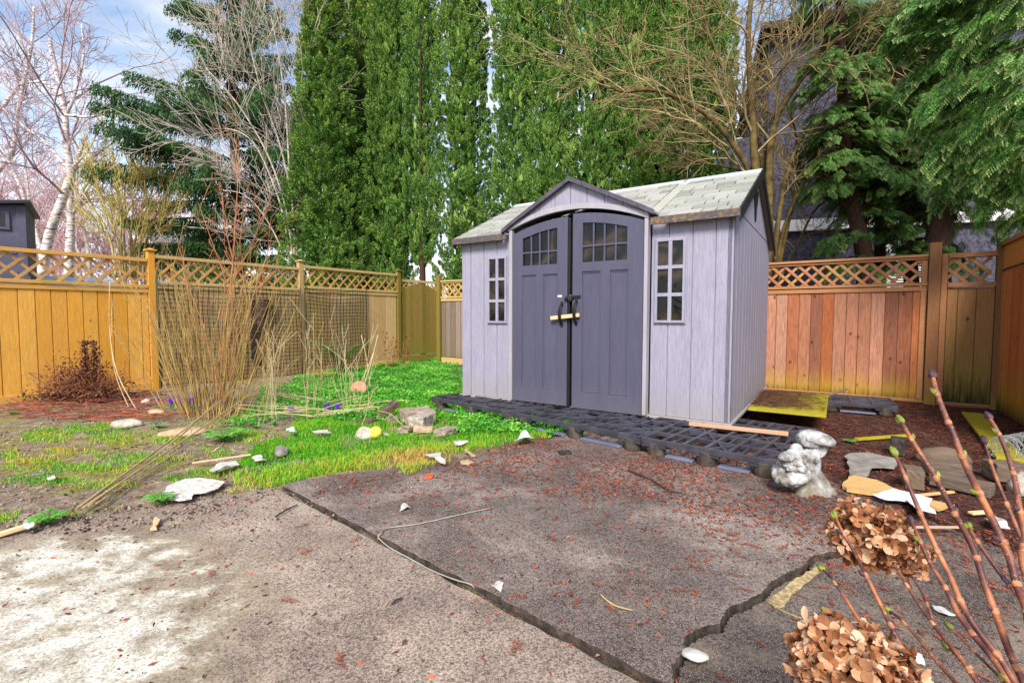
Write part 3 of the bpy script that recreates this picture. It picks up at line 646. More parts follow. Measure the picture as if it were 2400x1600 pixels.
# straight fence across the back and right
RF, RA = Vector((5.2817, 6.1645, 0)), LA + math.pi / 2
rf = empty('back_fence', RF, RA, 'red cedar fence with lattice top running from behind the shed to the right corner', 'fence')
for (x0, x1, bm_, rm_, lm_, s_) in ((.06, 2.40, M_rc, M_rcr, M_rl, 11), (2.52, 4.9, M_rc, M_rcr, M_rl, 12), (5.0, 7.4, M_gray, M_ftr, M_lat, 13), (7.5, 8.34, M_gray, M_ftr, M_lat, 14)):
    fence_boards(rf, x0, x1, .02 if s_ < 13 else .18, 1.44, bm_, .142, 0, s_)
    rail(rf, x0, x1, 1.475, 1.51, -.03, .05, rm_); rail(rf, x0, x1, 1.408, 1.465, .0125, .034, rm_)
    lattice(rf, x0 + (.07 if s_ == 11 else 0), x1, 1.515, 1.795, lm_, .036, .165, 0, 1, s_)
    rail(rf, x0, x1, 1.80, 1.83, .0, .028, rm_); rail(rf, x0, x1, 1.832, 1.865, -.045, .05, rm_)
    if s_ < 13: rail(rf, x0, x1, -.16, -.005, .012, .032, rm_); rail(rf, x0, x1, -.002, .035, .005, .05, rm_)
    else: rail(rf, x0, x1, .02, .165, -.01, .03, rm_)
mb = MB(); mb.box(.066, .125, .0125, .032, 0.04, 1.79); mb.build('batten', M_rcr, rf, bevel=.003)
post(rf, 2.46, 1.98, M_post, .1, False); post(rf, 0, 2.0, M_post, .115, False, .02, -.25)
post(rf, 7.45, 1.95, M_ft, .1, False); post(rf, 8.42, 1.99, M_go, .1, False)
mb = MB(); mb.box(-.125, -.066, .0, .03, -.02, 1.86); mb.build('batten', M_rcr, rf, bevel=.003)
fence_boards(rf, -.56, -.128, .0, 1.44, wood('green_cedar_boards', [lin(170, 124, 74), lin(150, 120, 52), lin(178, 130, 84)], GRV, .55, lin(128, 120, 26), (-.05, 1.6), black=True), .17, 0, 21)
rail(rf, -.56, -.128, 1.445, 1.50, .0125, .05, M_rcr); lattice(rf, -.52, -.128, 1.505, 1.80, M_rl, .036, .165, 0, 1, 22); rail(rf, -.56, -.128, 1.803, 1.86, -.04, .05, M_rcr); rail(rf, -.56, -.128, -.16, -.005, .012, .035, M_rcr); rail(rf, -.56, -.128, -.002, .03, .005, .05, M_rcr)
# taller fence coming back towards the camera on the right
ncor = RF - Vector((math.cos(RA), math.sin(RA), 0)) * .62
nf = empty('side_fence', ncor, LA + math.pi, 'taller rust brown cedar fence at the right edge with solid top panel', 'fence')
nfl = 3.2
post(nf, .0, 2.0, M_post, .12, False, 0, -.2); post(nf, 1.9, 1.98, M_post, .12, False, 0, -.2)
for a, b, s_ in ((.07, 1.83, 31), (1.97, nfl, 32)):
    fence_boards(nf, a, b, .0, 1.60, M_nr, .145, 0, s_); mb = MB(); mb.box(a, b, -.012, .012, 1.665, 1.905); mb.build('top_panel', wood('orange_top_panel', [lin(214, 140, 66), lin(206, 128, 60)], (.7, .7, 9), .7, knots=False), nf, bevel=.002)
    for z0, z1, y0, y1 in ((1.60, 1.635, .0, .062), (1.637, 1.662, -.03, .045), (1.907, 1.955, -.05, .075), (-.02, .05, .011, .06), (-.14, -.025, .011, .035)): rail(nf, a, b, z0, z1, y0, y1, M_rcr)
# ------------------------------------------------------------------ foliage materials
def leaf_mat(name, dark, mid, light, tip=None, trans=.25, rough=.6, nscale=1.6):
    t = NT(name); i = t.island(); v = t.pos('World'); n = t.noise(v, nscale, 4, .6)
    f = t.math('ADD', t.math('MULTIPLY', i, .55), t.math('MULTIPLY', t.math('SUBTRACT', n, .28), .95), True)
    col = t.ramp(f, [(.1, dark), (.45, mid), (.85, light)])
    if tip: col = t.mix(t.ramp(t.attr('tint'), [(.5, 0.0), (1.0, .8)]), col, tip)
    return t.leafy(col, trans, rough)
M_thuja = leaf_mat('thuja_foliage', lin(30, 58, 24), lin(92, 138, 56), lin(172, 202, 104), lin(196, 196, 100))
M_conifer = leaf_mat('dark_conifer_foliage', lin(24, 50, 28), lin(54, 94, 50), lin(98, 136, 70), lin(130, 130, 66), nscale=.8)
M_cedar = leaf_mat('cedar_foliage', lin(30, 58, 26, .9), lin(66, 108, 44, .9), lin(122, 158, 72, .9), lin(190, 204, 120, .9), nscale=.9)
M_frond = leaf_mat('frond_foliage', lin(20, 46, 22), lin(60, 108, 44), lin(132, 172, 80), lin(214, 226, 150), nscale=1.4)
M_lime = leaf_mat('lime_leaves', lin(110, 140, 20), lin(168, 196, 40), lin(210, 226, 90))
M_bark = simple('brown_bark', lin(96, 70, 58), lin(44, 32, 28), 10, .9, .8, 30, stretch=(6, 6, 1), bdist=.02)
M_cbark = simple('reddish_cedar_bark', lin(96, 68, 56), lin(40, 28, 24), 8, .9, .8, 26, stretch=(9, 9, 1), bdist=.02)
M_twig_gray = simple('grey_twigs', lin(206, 196, 184), lin(150, 136, 124), 4, .85, 0)
M_twig_pink = simple('pinkish_twigs', lin(214, 178, 178), lin(172, 132, 136), 3, .85, 0)
M_twig_dark = simple('violet_grey_twigs', lin(196, 174, 180), lin(136, 112, 122), 3, .85, 0)
M_willow = simple('yellow_willow_bark', lin(196, 180, 104), lin(142, 124, 70), 4, .85, 0)
M_mossb = simple('mossy_bark', lin(116, 98, 52), lin(46, 36, 28), 9, .9, .5, 30)
M_twig_tan = simple('tan_twigs', lin(176, 158, 112), lin(104, 84, 58), 5, .85, 0)
def birch_bark():
    t = NT('birch_bark'); v = t.pos('Object', (2, 2, 9)); n = t.noise(v, 2.4, 5, .7); col = t.ramp(n, [(.38, lin(70, 52, 52)), (.5, lin(206, 196, 196)), (.7, lin(236, 230, 230))])
    return t.done(col, .8, .2)
M_birch = birch_bark()

# ------------------------------------------------------------------ tall thuja columns behind the fences
def thuja_meshes(seed, Hh, Rr, lobes=3, nt_=1250, per=110):
    """upright tufts over a tapering column; each tuft is a flame of small scale leaves round its own axis"""
    g = np.random.default_rng(seed); h = g.random(nt_) ** .88; a = g.random(nt_) * 2 * np.pi
    prof = np.minimum(1, (h / .10 + .30)) * np.clip(1.06 - h ** 2.6 * .80, .03, 1) ** .8
    lump = 1 + .15 * np.cos(lobes * a + 2.2 * np.sin(h * 5 + seed)) + .34 * (fbm(a * 1.6 + seed * 3, h * 9, seed, 3) - .44)
    inner = g.random(nt_) < .28; r = Rr * prof * lump * .82 * np.where(inner, g.uniform(.3, .75, nt_), g.uniform(.86, 1.06, nt_))
    B0 = np.stack([r * np.cos(a), r * np.sin(a), .2 + h * (Hh - .45)], 1); out = np.stack([np.cos(a), np.sin(a), 0 * a], 1)
    ax = unit(out * g.uniform(.35, 1.0, (nt_, 1)) + np.array([[0, 0, .85]]) + g.normal(0, .22, (nt_, 3))); Lt = g.uniform(.12, .28, nt_) * np.where(inner, 1.5, 1)
    keep = fbm(a * 2.0 + seed, h * Hh * .9, seed + 5, 3) > .22; B0, ax, Lt = B0[keep], ax[keep], Lt[keep]; n = len(B0); m = n * per
    b_ = np.repeat(B0, per, 0); x = np.repeat(ax, per, 0); L = np.repeat(Lt, per)[:, None]; t = g.random((m, 1)) ** .8; rad = unit(np.cross(x, g.normal(0, 1, (m, 3))))
    rr = L * .30 * np.sin(np.pi * np.clip(t * .86 + .12, 0, 1)) * g.uniform(.6, 1.05, (m, 1)); pos = b_ + x * t * L + rad * rr
    d = unit(x * .9 + rad * g.uniform(.3, 1.1, (m, 1)) + g.normal(0, .3, (m, 3))); ll = g.uniform(.012, .027, (m, 1)) * (.85 + .5 * L / .28); wv = unit(np.cross(d, g.normal(0, 1, (m, 3)))) * ll * g.uniform(.34, .55, (m, 1))
    V, Fq = leaves_np(pos, d * ll, wv); age = np.repeat(g.random(n), per)
    tint = np.clip((pos[:, 2] / Hh - .5) * 1.2, 0, .6) * age + .75 * t[:, 0] ** 2 * age
    tint = np.repeat(tint, 4); q = 2600; h2 = g.random(q); a2 = g.random(q) * 2 * np.pi; r2 = Rr * np.minimum(1, h2 / .10 + .3) * np.clip(1.06 - h2 ** 2.6 * .8, .03, 1) ** .8 * g.uniform(.25, .62, q)   # older sprays deep inside
    C2 = np.stack([r2 * np.cos(a2), r2 * np.sin(a2), .2 + h2 * (Hh - .6)], 1); A2 = unit(np.stack([np.cos(a2) * .5, np.sin(a2) * .5, 0 * a2 + .8], 1) + g.normal(0, .3, (q, 3))) * g.uniform(.08, .15, (q, 1)); B2 = unit(np.cross(A2, np.stack([np.cos(a2), np.sin(a2), 0 * a2], 1))) * g.uniform(.05, .09, (q, 1)); V2, F2 = leaves_np(C2, A2, B2)
    return np.concatenate([V, V2]), np.concatenate([Fq, F2 + len(V)]), np.concatenate([tint, np.zeros(4 * q)])
TH = []
for sd_, Hh, Rr, lb in ((1, 10.2, .98, 3), (2, 11.5, .95, 4), (3, 12.5, .92, 3), (4, 9.6, .60, 2)):
    V, Fq, tint = thuja_meshes(sd_, Hh, Rr, lb, 2700 if sd_ < 4 else 1300)
    root = empty('thuja_tree', (0, 0, -50)); np_mesh('crown', V, Fq, M_thuja, root, tint=tint)
    mb = MB(); r_ = random.Random(sd_)
    for k in range(2 if sd_ < 4 else 1):
        x, y = (r_.uniform(-.2, .2), r_.uniform(-.2, .2)) if k else (0, 0); mb.tube([(x, y, -3.2), (x, y, -.1), (x + .03, y, 1.2), (x * 2.2, y * 2.2, 3), (x * 2.5 - .05, y * 2.5, 6), (x * 2.0, y * 2, Hh * .93)], [.13, .12, .10, .065, .035, .01], 8)
    mb.build('trunk', M_cbark, root, True); TH.append(root)
TSPEC = [ # view x of the axis, distance, variant, scale (width, height), turn, bottom z, label
 (757, 13.2, 0, 1.1, .97, 0.0, -.2, 'leftmost tall column of thuja with a narrow rounded yellowish tip'),
 (838, 14.6, 3, 1.15, 1.13, 0.6, -.2, 'slim thuja tree set back behind the leftmost column, its tip just below the picture top'),
 (882, 16.0, 3, 1.2, 1.2, 2.6, -.2, 'dark slim thuja whose tip just shows between two columns left of centre'),
 (903, 13.6, 1, .78, 1.0, 1.9, .2, 'thuja column standing behind the arched gate, pale stems open near its foot'),
 (972, 13.3, 1, .60, 1.02, 4.0, 2.2, 'narrow thuja with a bare reddish trunk showing low down beside the gate'),
 (1066, 12.8, 2, .86, 1.0, .9, -.2, 'broad thuja column rising behind the left eave of the shed'),
 (1184, 12.0, 2, .72, 1.0, 3.3, .3, 'thuja column directly left of the dormer peak'),
 (1264, 11.6, 1, .70, 1.02, 5.1, .6, 'thuja column rising right behind the dormer peak'),
 (1356, 11.0, 2, .68, 1.0, 2.1, .2, 'thuja column with a yellow green upper side right of the dormer peak'),
 (1446, 11.2, 0, .76, 1.15, 2.8, -.2, 'dark thuja behind the hanging pale twigs above the shed roof'),
 (1530, 10.8, 1, .80, 1.0, .3, -.2, 'shadowy thuja nearest the mossy bare tree, above the middle of the shed roof'),
 (1615, 11.6, 2, .82, .9, 4.4, -.2, 'last thuja of the row, half hidden by the mossy bare tree')]
used = set()
for (px, y, vi, sw, shh, rz, bz, lab) in TSPEC:
    r_ = TH[vi] if vi not in used else copy_tree(TH[vi]); used.add(vi)
    p = P(vw(px, 700), y); r_.location = (p.x, y, bz); r_.scale = (sw, sw, shh); r_.rotation_euler = (0, 0, rz)
    tag(r_, lab, 'thuja tree', 'row of thuja trees behind the fence')

# ------------------------------------------------------------------ bare trees and shrubs: branching poly-lines
K = 5
class Bare:
    def __init__(s, seed): s.r = random.Random(seed); s.lv = {}
    def line(s, lvl, pts, r0, r1): s.lv.setdefault(lvl, []).append((pts, [r0 + (r1 - r0) * i / (K - 1) for i in range(K)]))
    def grow(s, p, d, L, r, lvl, maxl, nch, wig=.25, up=.1, ang=.7, ratio=.62, rr=.55, taper=.55, cont=True):
        R = s.r; d = d.normalized(); pts = [p.copy()]
        for i in range(K - 1):
            d = (d + Vector((R.gauss(0, wig), R.gauss(0, wig), R.gauss(0, wig) + up)) * (.5)).normalized(); pts.append(pts[-1] + d * (L / (K - 1)))
        s.line(lvl, pts, r, max(r * taper, .0012))
        if lvl >= maxl: return
        n = nch[min(lvl, len(nch) - 1)]
        for k in range(n):
            t = .25 + .75 * (k + R.random()) / n if not (cont and k == n - 1) else 1.0
            f = min(t * (K - 1), K - 1.001); i = int(f); q = pts[i].lerp(pts[i + 1], f - i); dd = (pts[i + 1] - pts[i]).normalized()
            ax = Vector((R.gauss(0, 1), R.gauss(0, 1), R.gauss(0, 1))); ax = (ax - dd * ax.dot(dd)).normalized()
            a = ang * R.uniform(.6, 1.3) * (.35 if (cont and k == n - 1) else 1); nd = dd * math.cos(a) + ax * math.sin(a)
            s.grow(q, nd, L * ratio * R.uniform(.7, 1.25), max(r * (rr if not (cont and k == n - 1) else taper) * (1 - .3 * t * 0), .0014), lvl + 1, maxl, nch, wig, up, ang, ratio, rr, taper, cont)
    def part(s, name, lvls, mat, parent, n=4, minr=0.0):
        ls = [q for l in lvls for q in s.lv.get(l, [])]
        if not ls: return
        PT = np.array([[tuple(p) for p in a] for a, _ in ls]); R = np.maximum(np.array([b for _, b in ls]), minr)
        V, Fq = tubes_np(PT, R, n); return np_mesh(name, V, Fq, mat, parent, smooth=True)
def bare_tree(name, loc, spec, label, cat, mats, minr, group=None, seed=1, splitl=2, rz=0):
    root = empty(name, loc, rz, label, cat, group); b = Bare(seed)
    for (p, d, L, r, kw) in spec: b.grow(Vector(p), Vector(d), L, r, 0, **kw)
    mx_ = max(b.lv); b.part('trunk', range(0, splitl), mats[0], root, 7); b.part('crown', range(splitl, mx_ + 1), mats[1], root, 3, minr); return root
# far pink bare trees beyond the left fence
kwf = dict(maxl=5, nch=[8, 6, 5, 4, 3], wig=.26, up=.16, ang=.62, ratio=.60, rr=.48)
far1 = bare_tree('bare_tree', (0, 0, 0), [((0, 0, 0), (0, .02, 1), 4.6, .15, kwf)], None, None, (M_twig_gray, M_twig_pink), .010, seed=5)
FT = [(20, 36, .85, 0, 'pinkish bare tree far behind the dark neighbouring shed'), (105, 38, 1.15, 1, 'far pinkish bare tree seen past the leaning birch trunk'), (205, 33, .95, 2, 'hazy pink bare tree right of the birch trunks'), (285, 36, .92, 3.5, 'low hazy pink bare tree behind the yellow willow'), (395, 40, .8, 5.2, 'distant bare tree low behind the drooping conifer tips')]
for i, (px, y, sc, rz, lab) in enumerate(FT):
    o = far1 if i == 0 else copy_tree(far1); p = P(vw(px, 700), y); o.location = (p.x, y, -.3); o.scale = (sc * 1.4, sc * 1.4, sc * 1.25); o.rotation_euler = (0, 0, rz); tag(o, lab, 'bare tree', 'far bare trees beyond the left fence')
# birches
def px_line(pts, y): return [P(vw(*q), y) for q in pts]
def tree_on_lines(name, y, lines, label, cat, mats, kw, seed, minr, group=None, per=7, sl=1, taper=.35, side_ratio=.28):
    """main limbs follow given lines (points in metres); side branches grow from them"""
    b = Bare(seed); R = b.r; base = lines[0][0][0].copy(); base.z = -.1; root = empty(name, base, 0, label, cat, group); mb = MB()
    for (pts, r) in lines:
        q = smooth_line([p - base for p in pts], 4); n = len(q); mb.tube(q, [r * (1 - (1 - taper) * i / (n - 1)) for i in range(n)], 7)
        tot = sum((q[i + 1] - q[i]).length for i in range(n - 1))
        for k in range(per):
            f = (.22 + .78 * (k + R.random()) / per) * (n - 1.01); i = int(f); pp = q[i].lerp(q[i + 1], f - i); dd = (q[min(i + 2, n - 1)] - q[i]).normalized()
            ax = Vector((R.gauss(0, 1), R.gauss(0, .8), R.gauss(0, 1))); ax = (ax - dd * ax.dot(dd)).normalized(); a = R.uniform(.5, 1.15)
            b.grow(pp, dd * math.cos(a) + ax * math.sin(a), tot * side_ratio * R.uniform(.6, 1.2), r * .38 * (1 - .5 * f / n), 1, **kw)
    mb.build('trunk', mats[0], root, True); b.part('crown', range(1, 9), mats[1], root, 3, minr); return root
kwb = dict(maxl=4, nch=[0, 4, 4, 2], wig=.24, up=.06, ang=.7, ratio=.55, rr=.5)
Y = 17
tree_on_lines('birch_tree', Y, [(px_line([(95, 640), (112, 545), (150, 440), (160, 400), (150, 330), (148, 270), (135, 200), (118, 130), (112, 95)], Y), .155), (px_line([(148, 270), (165, 235), (180, 180), (190, 130), (185, 60)], Y), .06), (px_line([(148, 268), (200, 272), (250, 262), (275, 250)], Y - .5), .05), (px_line([(142, 230), (100, 195), (60, 190), (40, 150)], Y), .06), (px_line([(158, 395), (200, 350), (225, 300)], Y), .05), (px_line([(158, 395), (100, 330), (60, 300), (0, 250)], Y), .06)],
    'leaning white birch behind the left fence with an open bare crown', 'birch', (M_birch, M_twig_dark), kwb, 21, .008, 'birches beyond the left fence', 9)
tree_on_lines('birch_tree', 18, [(px_line([(158, 640), (160, 560), (162, 500), (160, 455), (168, 400), (190, 330)], 18), .16), (px_line([(162, 500), (200, 440), (230, 400)], 18), .05)], 'short thick birch trunk standing right of the leaning birch', 'birch', (M_birch, M_twig_dark), kwb, 22, .008, 'birches beyond the left fence', 5)
tree_on_lines('birch_tree', 17.5, [(px_line([(105, 640), (88, 560), (70, 500), (40, 420), (10, 360), (-30, 300)], 17.5), .09), (px_line([(70, 500), (58, 400), (45, 330), (30, 300)], 17.5), .05), (px_line([(-30, 420), (0, 390), (30, 340), (45, 230), (70, 110), (75, 20)], 18), .10), (px_line([(-40, 300), (20, 230), (60, 160), (30, 60)], 18), .08)], 'thin multi stemmed birch half hidden by the dark neighbouring shed', 'birch', (M_birch, M_twig_dark), kwb, 23, .008, 'birches beyond the left fence', 9)
# yellow willow shrub, lime bush
kww = dict(maxl=3, nch=[0, 5, 4], wig=.22, up=.22, ang=.5, ratio=.55, rr=.55)
Y = 14
tree_on_lines('willow_shrub', Y, [(px_line([(300 + dx, 640), (298 + dx * 1.3, 560), (300 + dx * 2.2 + e, 490), (295 + dx * 3.4 + e, 415 + abs(dx) * .5)], Y + .02 * dx), .035) for dx, e in ((0, 4), (-10, 0), (9, 6), (-22, -6), (18, -4), (-34, -4), (4, -22), (28, 0), (-16, 10))], 'yellow stemmed bare willow shrub above the left fence', 'shrub', (M_willow, M_willow), kww, 31, .008, None, 7, side_ratio=.38)
def bush(name, loc, rx, ry, rz_, n, mat, label, cat, lsz=.05, seed=1, group=None, trunk=M_bark):
    g = np.random.default_rng(seed); root = empty(name, loc, 0, label, cat, group); d = unit(g.normal(0, 1, (n, 3))); d[:, 2] = np.abs(d[:, 2]) * 1.0 - .1
    rr = (g.random((n, 1)) ** .4) * (.75 + .5 * fbm(d[:, :1] * 3 + 9, d[:, 2:] * 3 + 9, seed)); C = d * rr * np.array([[rx, ry, rz_]]) + np.array([[0, 0, rz_ * .25]])
    A = unit(d + g.normal(0, .7, (n, 3))) * lsz * g.uniform(.6, 1.3, (n, 1)); B = unit(np.cross(A, g.normal(0, 1, (n, 3)))) * lsz * g.uniform(.25, .5, (n, 1)); V, Fq = leaves_np(C, A, B)
    np_mesh('crown', V, Fq, mat, root, tint=np.repeat(rr[:, 0], 4) * 0); mb = MB(); r_ = random.Random(seed)
    for k in range(7): a = r_.uniform(0, 6.28); mb.tube([(0, 0, -.1), (.3 * rx * math.cos(a), .3 * ry * math.sin(a), rz_ * .4), (.7 * rx * math.cos(a), .7 * ry * math.sin(a), rz_ * .9)], [.02, .015, .005], 5)
    mb.build('stem', trunk, root, True); return root
p = P(vw(238, 590), 12); bush('lime_bush', (p.x, 12, .8), .62, .5, 1.05, 2600, M_lime, 'bright lime green bush just over the left fence under the willow', 'bush', .05, 3)
M_ivy = leaf_mat('variegated_ivy', lin(30, 52, 26), lin(84, 108, 54), lin(186, 190, 130))
p = P(vw(478, 600), 13); bush('ivy_bush', (p.x, 13, 1.0), 1.05, .8, 1.35, 5200, M_ivy, 'mottled pale and dark green bush over the fence beneath the conifer', 'bush', .055, 5)
p = P(vw(640, 600), 14.5); bush('laurel_bush', (p.x, 14.5, .9), 1.1, .8, 1.6, 3800, M_conifer, 'dark green bush over the fence left of the thuja row', 'bush', .07, 6)
# big drooping conifer
def drooping_conifer(name, px, y, label, seed):
    g = random.Random(seed); gn = np.random.default_rng(seed); base = P(vw(px, 640), y); base.z = -.1; root = empty(name, base, 0, label, 'conifer'); mb = MB(); tr = [(0, 0, 0), (.05, 0, 3), (0, .05, 7), (-.05, 0, 11), (0, 0, 15)]
    mb.tube(smooth_line(tr, 3), [.27 - .25 * i / 12 for i in range(13)], 8); mb.build('trunk', M_bark, root, True)
    C, A, B, T = [], [], [], []; br = MB()
    for k in range(118):
        h = 2.6 + 11.8 * (k / 118) ** 1.05 + g.uniform(-.2, .2); a = g.uniform(0, 6.283); top = max(0, (h - 2.6) / 11.8)
        L = float(np.interp(h, [2.6, 5, 7.3, 8.8, 10.8, 14.4], [2.2, 3.9, 4.2, 3.0, 1.9, .5])) * g.uniform(.6, 1.04)
        d = Vector((math.cos(a), math.sin(a), 0)); pts = []
        for i in range(7):
            t = i / 6; pts.append(Vector((0, 0, h)) + d * L * t + Vector((0, 0, L * (.10 * t - .38 * t * t + .24 * t ** 3))) + Vector((g.gauss(0, .04), g.gauss(0, .04), 0)))
        br.tube(pts, [.045 * (1 - .85 * i / 6) for i in range(7)], 4)
        ns = int(40 * L)
        for j in range(ns):
            t = .16 + .84 * (j + g.random()) / ns; f = t * 5.99; i = int(f); q = pts[i].lerp(pts[i + 1], f - i); s = Vector((-d.y, d.x, 0)) * g.gauss(0, .34) * (1.15 - t * .75) * min(1, L / 3)
            q = q + s + Vector((0, 0, -abs(s.length) * .35)); hl = g.uniform(.22, .55) * (1.1 - .4 * t)
            for m in range(17):
                u = m / 16; C.append((q.x + g.gauss(0, .045) + d.x * u * .1, q.y + g.gauss(0, .045) + d.y * u * .1, q.z - hl * u + .04)); A.append((d.x * .35 + g.gauss(0, .25), d.y * .35 + g.gauss(0, .25), -1)); T.append(u * .35 if g.random() < .3 else 0)
    n = len(C); C = np.array(C); A = unit(np.array(A)) * gn.uniform(.034, .07, (n, 1)); B = unit(np.cross(A, gn.normal(0, 1, (n, 3)))) * gn.uniform(.012, .022, (n, 1)); V, Fq = leaves_np(C, A, B)
    np_mesh('crown', V, Fq, M_conifer, root, tint=np.repeat(T, 4)); br.build('branches', M_bark, root, True); return root
drooping_conifer('drooping_conifer', 545, 16.5, 'big dark conifer with drooping branches behind the left fence', 4)
# grey bare tree arching in front of the conifer
Y = 14
kwg = dict(maxl=4, nch=[0, 4, 4, 3], wig=.20, up=.04, ang=.55, ratio=.58, rr=.5)
tree_on_lines('grey_bare_tree', Y, [(px_line([(672, 640), (668, 560), (650, 460), (610, 350), (550, 250), (500, 190), (470, 160)], Y), 0.033), (px_line([(676, 640), (674, 520), (664, 400), (655, 260), (640, 140), (620, 40)], Y), 0.036), (px_line([(668, 640), (655, 520), (625, 420), (580, 330), (530, 300), (480, 300)], Y - .3), 0.027), (px_line([(680, 640), (684, 480), (690, 330), (690, 180), (680, 60), (670, -30)], Y + .4), 0.036), (px_line([(664, 640), (640, 560), (600, 490), (560, 450), (520, 440)], Y - .5), 0.024), (px_line([(678, 640), (670, 470), (640, 330), (600, 220), (575, 120), (560, 60)], Y + .2), 0.030)],
    'grey bare tree with arching fine branches between the conifer and the thuja row', 'bare tree', (M_twig_gray, M_twig_gray), kwg, 41, .0055, None, 9, side_ratio=.36)
# mossy multi stemmed bare tree behind the shed
Y = 9.2
kwm = dict(maxl=4, nch=[0, 5, 4, 3], wig=.27, up=.02, ang=.7, ratio=.58, rr=.5)
ML = [([(1762, 640), (1758, 500), (1735, 390), (1728, 300), (1722, 200), (1716, 90), (1722, 0), (1726, -60)], .085), ([(1758, 560), (1730, 420), (1690, 340), (1630, 270), (1560, 225), (1490, 205), (1430, 210), (1385, 190)], .06),
      ([(1768, 600), (1765, 430), (1770, 320), (1790, 250), (1830, 190), (1865, 140), (1900, 80), (1930, 0)], .075), ([(1775, 620), (1790, 480), (1815, 370), (1850, 300), (1900, 260), (1960, 230)], .05), ([(1764, 560), (1752, 420), (1745, 330), (1700, 260), (1660, 160), (1620, 60), (1600, -40)], .055),
      ([(1780, 640), (1800, 520), (1840, 430), (1870, 380), (1930, 350), (1960, 330)], .035), ([(1782, 640), (1812, 500), (1835, 400), (1825, 300), (1800, 220)], .04), ([(1740, 400), (1660, 380), (1600, 370), (1540, 330), (1500, 320)], .03), ([(1785, 650), (1830, 560), (1880, 470), (1950, 450)], .03)]
tree_on_lines('mossy_bare_tree', Y, [(px_line(q, Y + .12 * i - .5), r) for i, (q, r) in enumerate(ML)], 'mossy yellow brown bare tree with many stems behind the right end of the shed', 'bare tree', (M_mossb, M_twig_tan), kwm, 51, .0042, None, 11, side_ratio=.27)

# ------------------------------------------------------------------ cedars behind the right fence and the overhanging one
def frond_proto(seed, n=9, L=.30):
    g = random.Random(seed); C, A, B, T = [], [], [], []
    for k in range(n * 2):
        t = (k // 2 + .6) / n; sd_ = 1 if k % 2 else -1; ll = L * .46 * (1 - .75 * t) + .02
        for m in range(3):
            u = (m + .5) / 3; C.append((t * L + u * ll * .72, sd_ * u * ll * .8, -.10 * L * t * t - .04 * u + g.gauss(0, .004))); A.append((.72 * ll / 4.6, sd_ * .8 * ll / 4.6, -.01)); B.append((-.010 * sd_ * .8, .010 * .72, .003)); T.append(max(t, u) ** 1.5)
    for m in range(5): u = (m + .5) / 5; C.append((u * L, 0, -.10 * L * u * u)); A.append((L / 8, 0, -.02 * u)); B.append((0, .008, 0)); T.append(u ** 2)
    return np.array(C), np.array(A), np.array(B), np.array(T)
def fronds(base, D, sc, gn, proto, droop=.5):
    """place fronds at base (N,3) pointing along D (N,3)"""
    Cp, Ap, Bp, Tp = proto; n = len(base); x = unit(D); y = unit(np.cross(np.array([[0, 0, 1.]]), x) + gn.normal(0, .25, (n, 3))); y = unit(y - x * (x * y).sum(1, keepdims=True)); z = np.cross(x, y)
    f = lambda Q: (Q[None, :, 0:1] * x[:, None] + Q[None, :, 1:2] * y[:, None] + Q[None, :, 2:3] * z[:, None]) * sc[:, None, None]
    C = (f(Cp) + base[:, None]).reshape(-1, 3); return C, f(Ap).reshape(-1, 3), f(Bp).reshape(-1, 3), np.tile(Tp, n)
def cedar(name, base, trunks, branches, mat, label, seed, group=None, cat='cedar', fr=(26, .30), bark=M_cbark, fsc=(.7, 1.25), hang=.55):
    gn = np.random.default_rng(seed); g = random.Random(seed); root = empty(name, base, 0, label, cat, group); bs = Vector(base)
    for pts, r in trunks:
        mb = MB(); q = smooth_line([p - bs for p in pts], 4); n = len(q); mb.tube(q, [r * (1.15 - .8 * i / (n - 1)) for i in range(n)], 9); mb.build('trunk', bark, root, True)
    Bs, Ds = [], []; br = MB()
    for pts, dens in branches:
        q = smooth_line([p - bs for p in pts], 4); n = len(q); br.tube(q, [.022 * (1 - .85 * i / (n - 1)) for i in range(n)], 4); tot = sum((q[i + 1] - q[i]).length for i in range(n - 1))
        for k in range(int(tot * dens)):
            f = (.10 + .9 * g.random()) * (n - 1.01); i = int(f); pp = q[i].lerp(q[i + 1], f - i); d = (q[i + 1] - q[i]).normalized(); s = d.cross(Vector((0, 0, 1))).normalized() * g.choice((-1, 1))
            w_ = g.uniform(0, .42) * (1.1 - .7 * f / n); pp = pp + s * w_ + d * w_ * .5 + Vector((0, 0, -w_ * .45 + g.gauss(0, .04))); Bs.append(tuple(pp)); dd = d * .8 + s * g.uniform(.1, 1.0) + Vector((0, 0, -hang * g.uniform(.4, 1.5))); Ds.append(tuple(dd))
    Bs, Ds = np.array(Bs), np.array(Ds); C, A, B, T = fronds(Bs, Ds, gn.uniform(fsc[0], fsc[1], len(Bs)), gn, frond_proto(seed))
    rr = np.repeat(gn.random(len(Bs)), len(C) // len(Bs)); V, Fq = leaves_np(C, A, B, .1); np_mesh('crown', V, Fq, mat, root, tint=np.repeat(T * (.25 + .75 * rr), 4)); br.build('branches', bark, root, True); return root
def side_branches(axis_pts, n, Lr, seed, hr=(0, 1), up=.15, yb=(-1, 1), taper=True):
    g = random.Random(seed); out = []; q = smooth_line(axis_pts, 6); m = len(q)
    for k in range(n):
        t = hr[0] + (hr[1] - hr[0]) * (k + g.random()) / n; f = t * (m - 1.01); i = int(f); p = q[i].lerp(q[i + 1], f - i); a = g.uniform(0, 6.283); L = g.uniform(*Lr) * (1.1 - .5 * t if taper else 1); d = Vector((math.cos(a), math.sin(a), 0))
        out.append(([p + d * L * s + Vector((0, 0, L * (up * s - .42 * s * s))) for s in (0, .3, .6, 1)], 15))
    return out
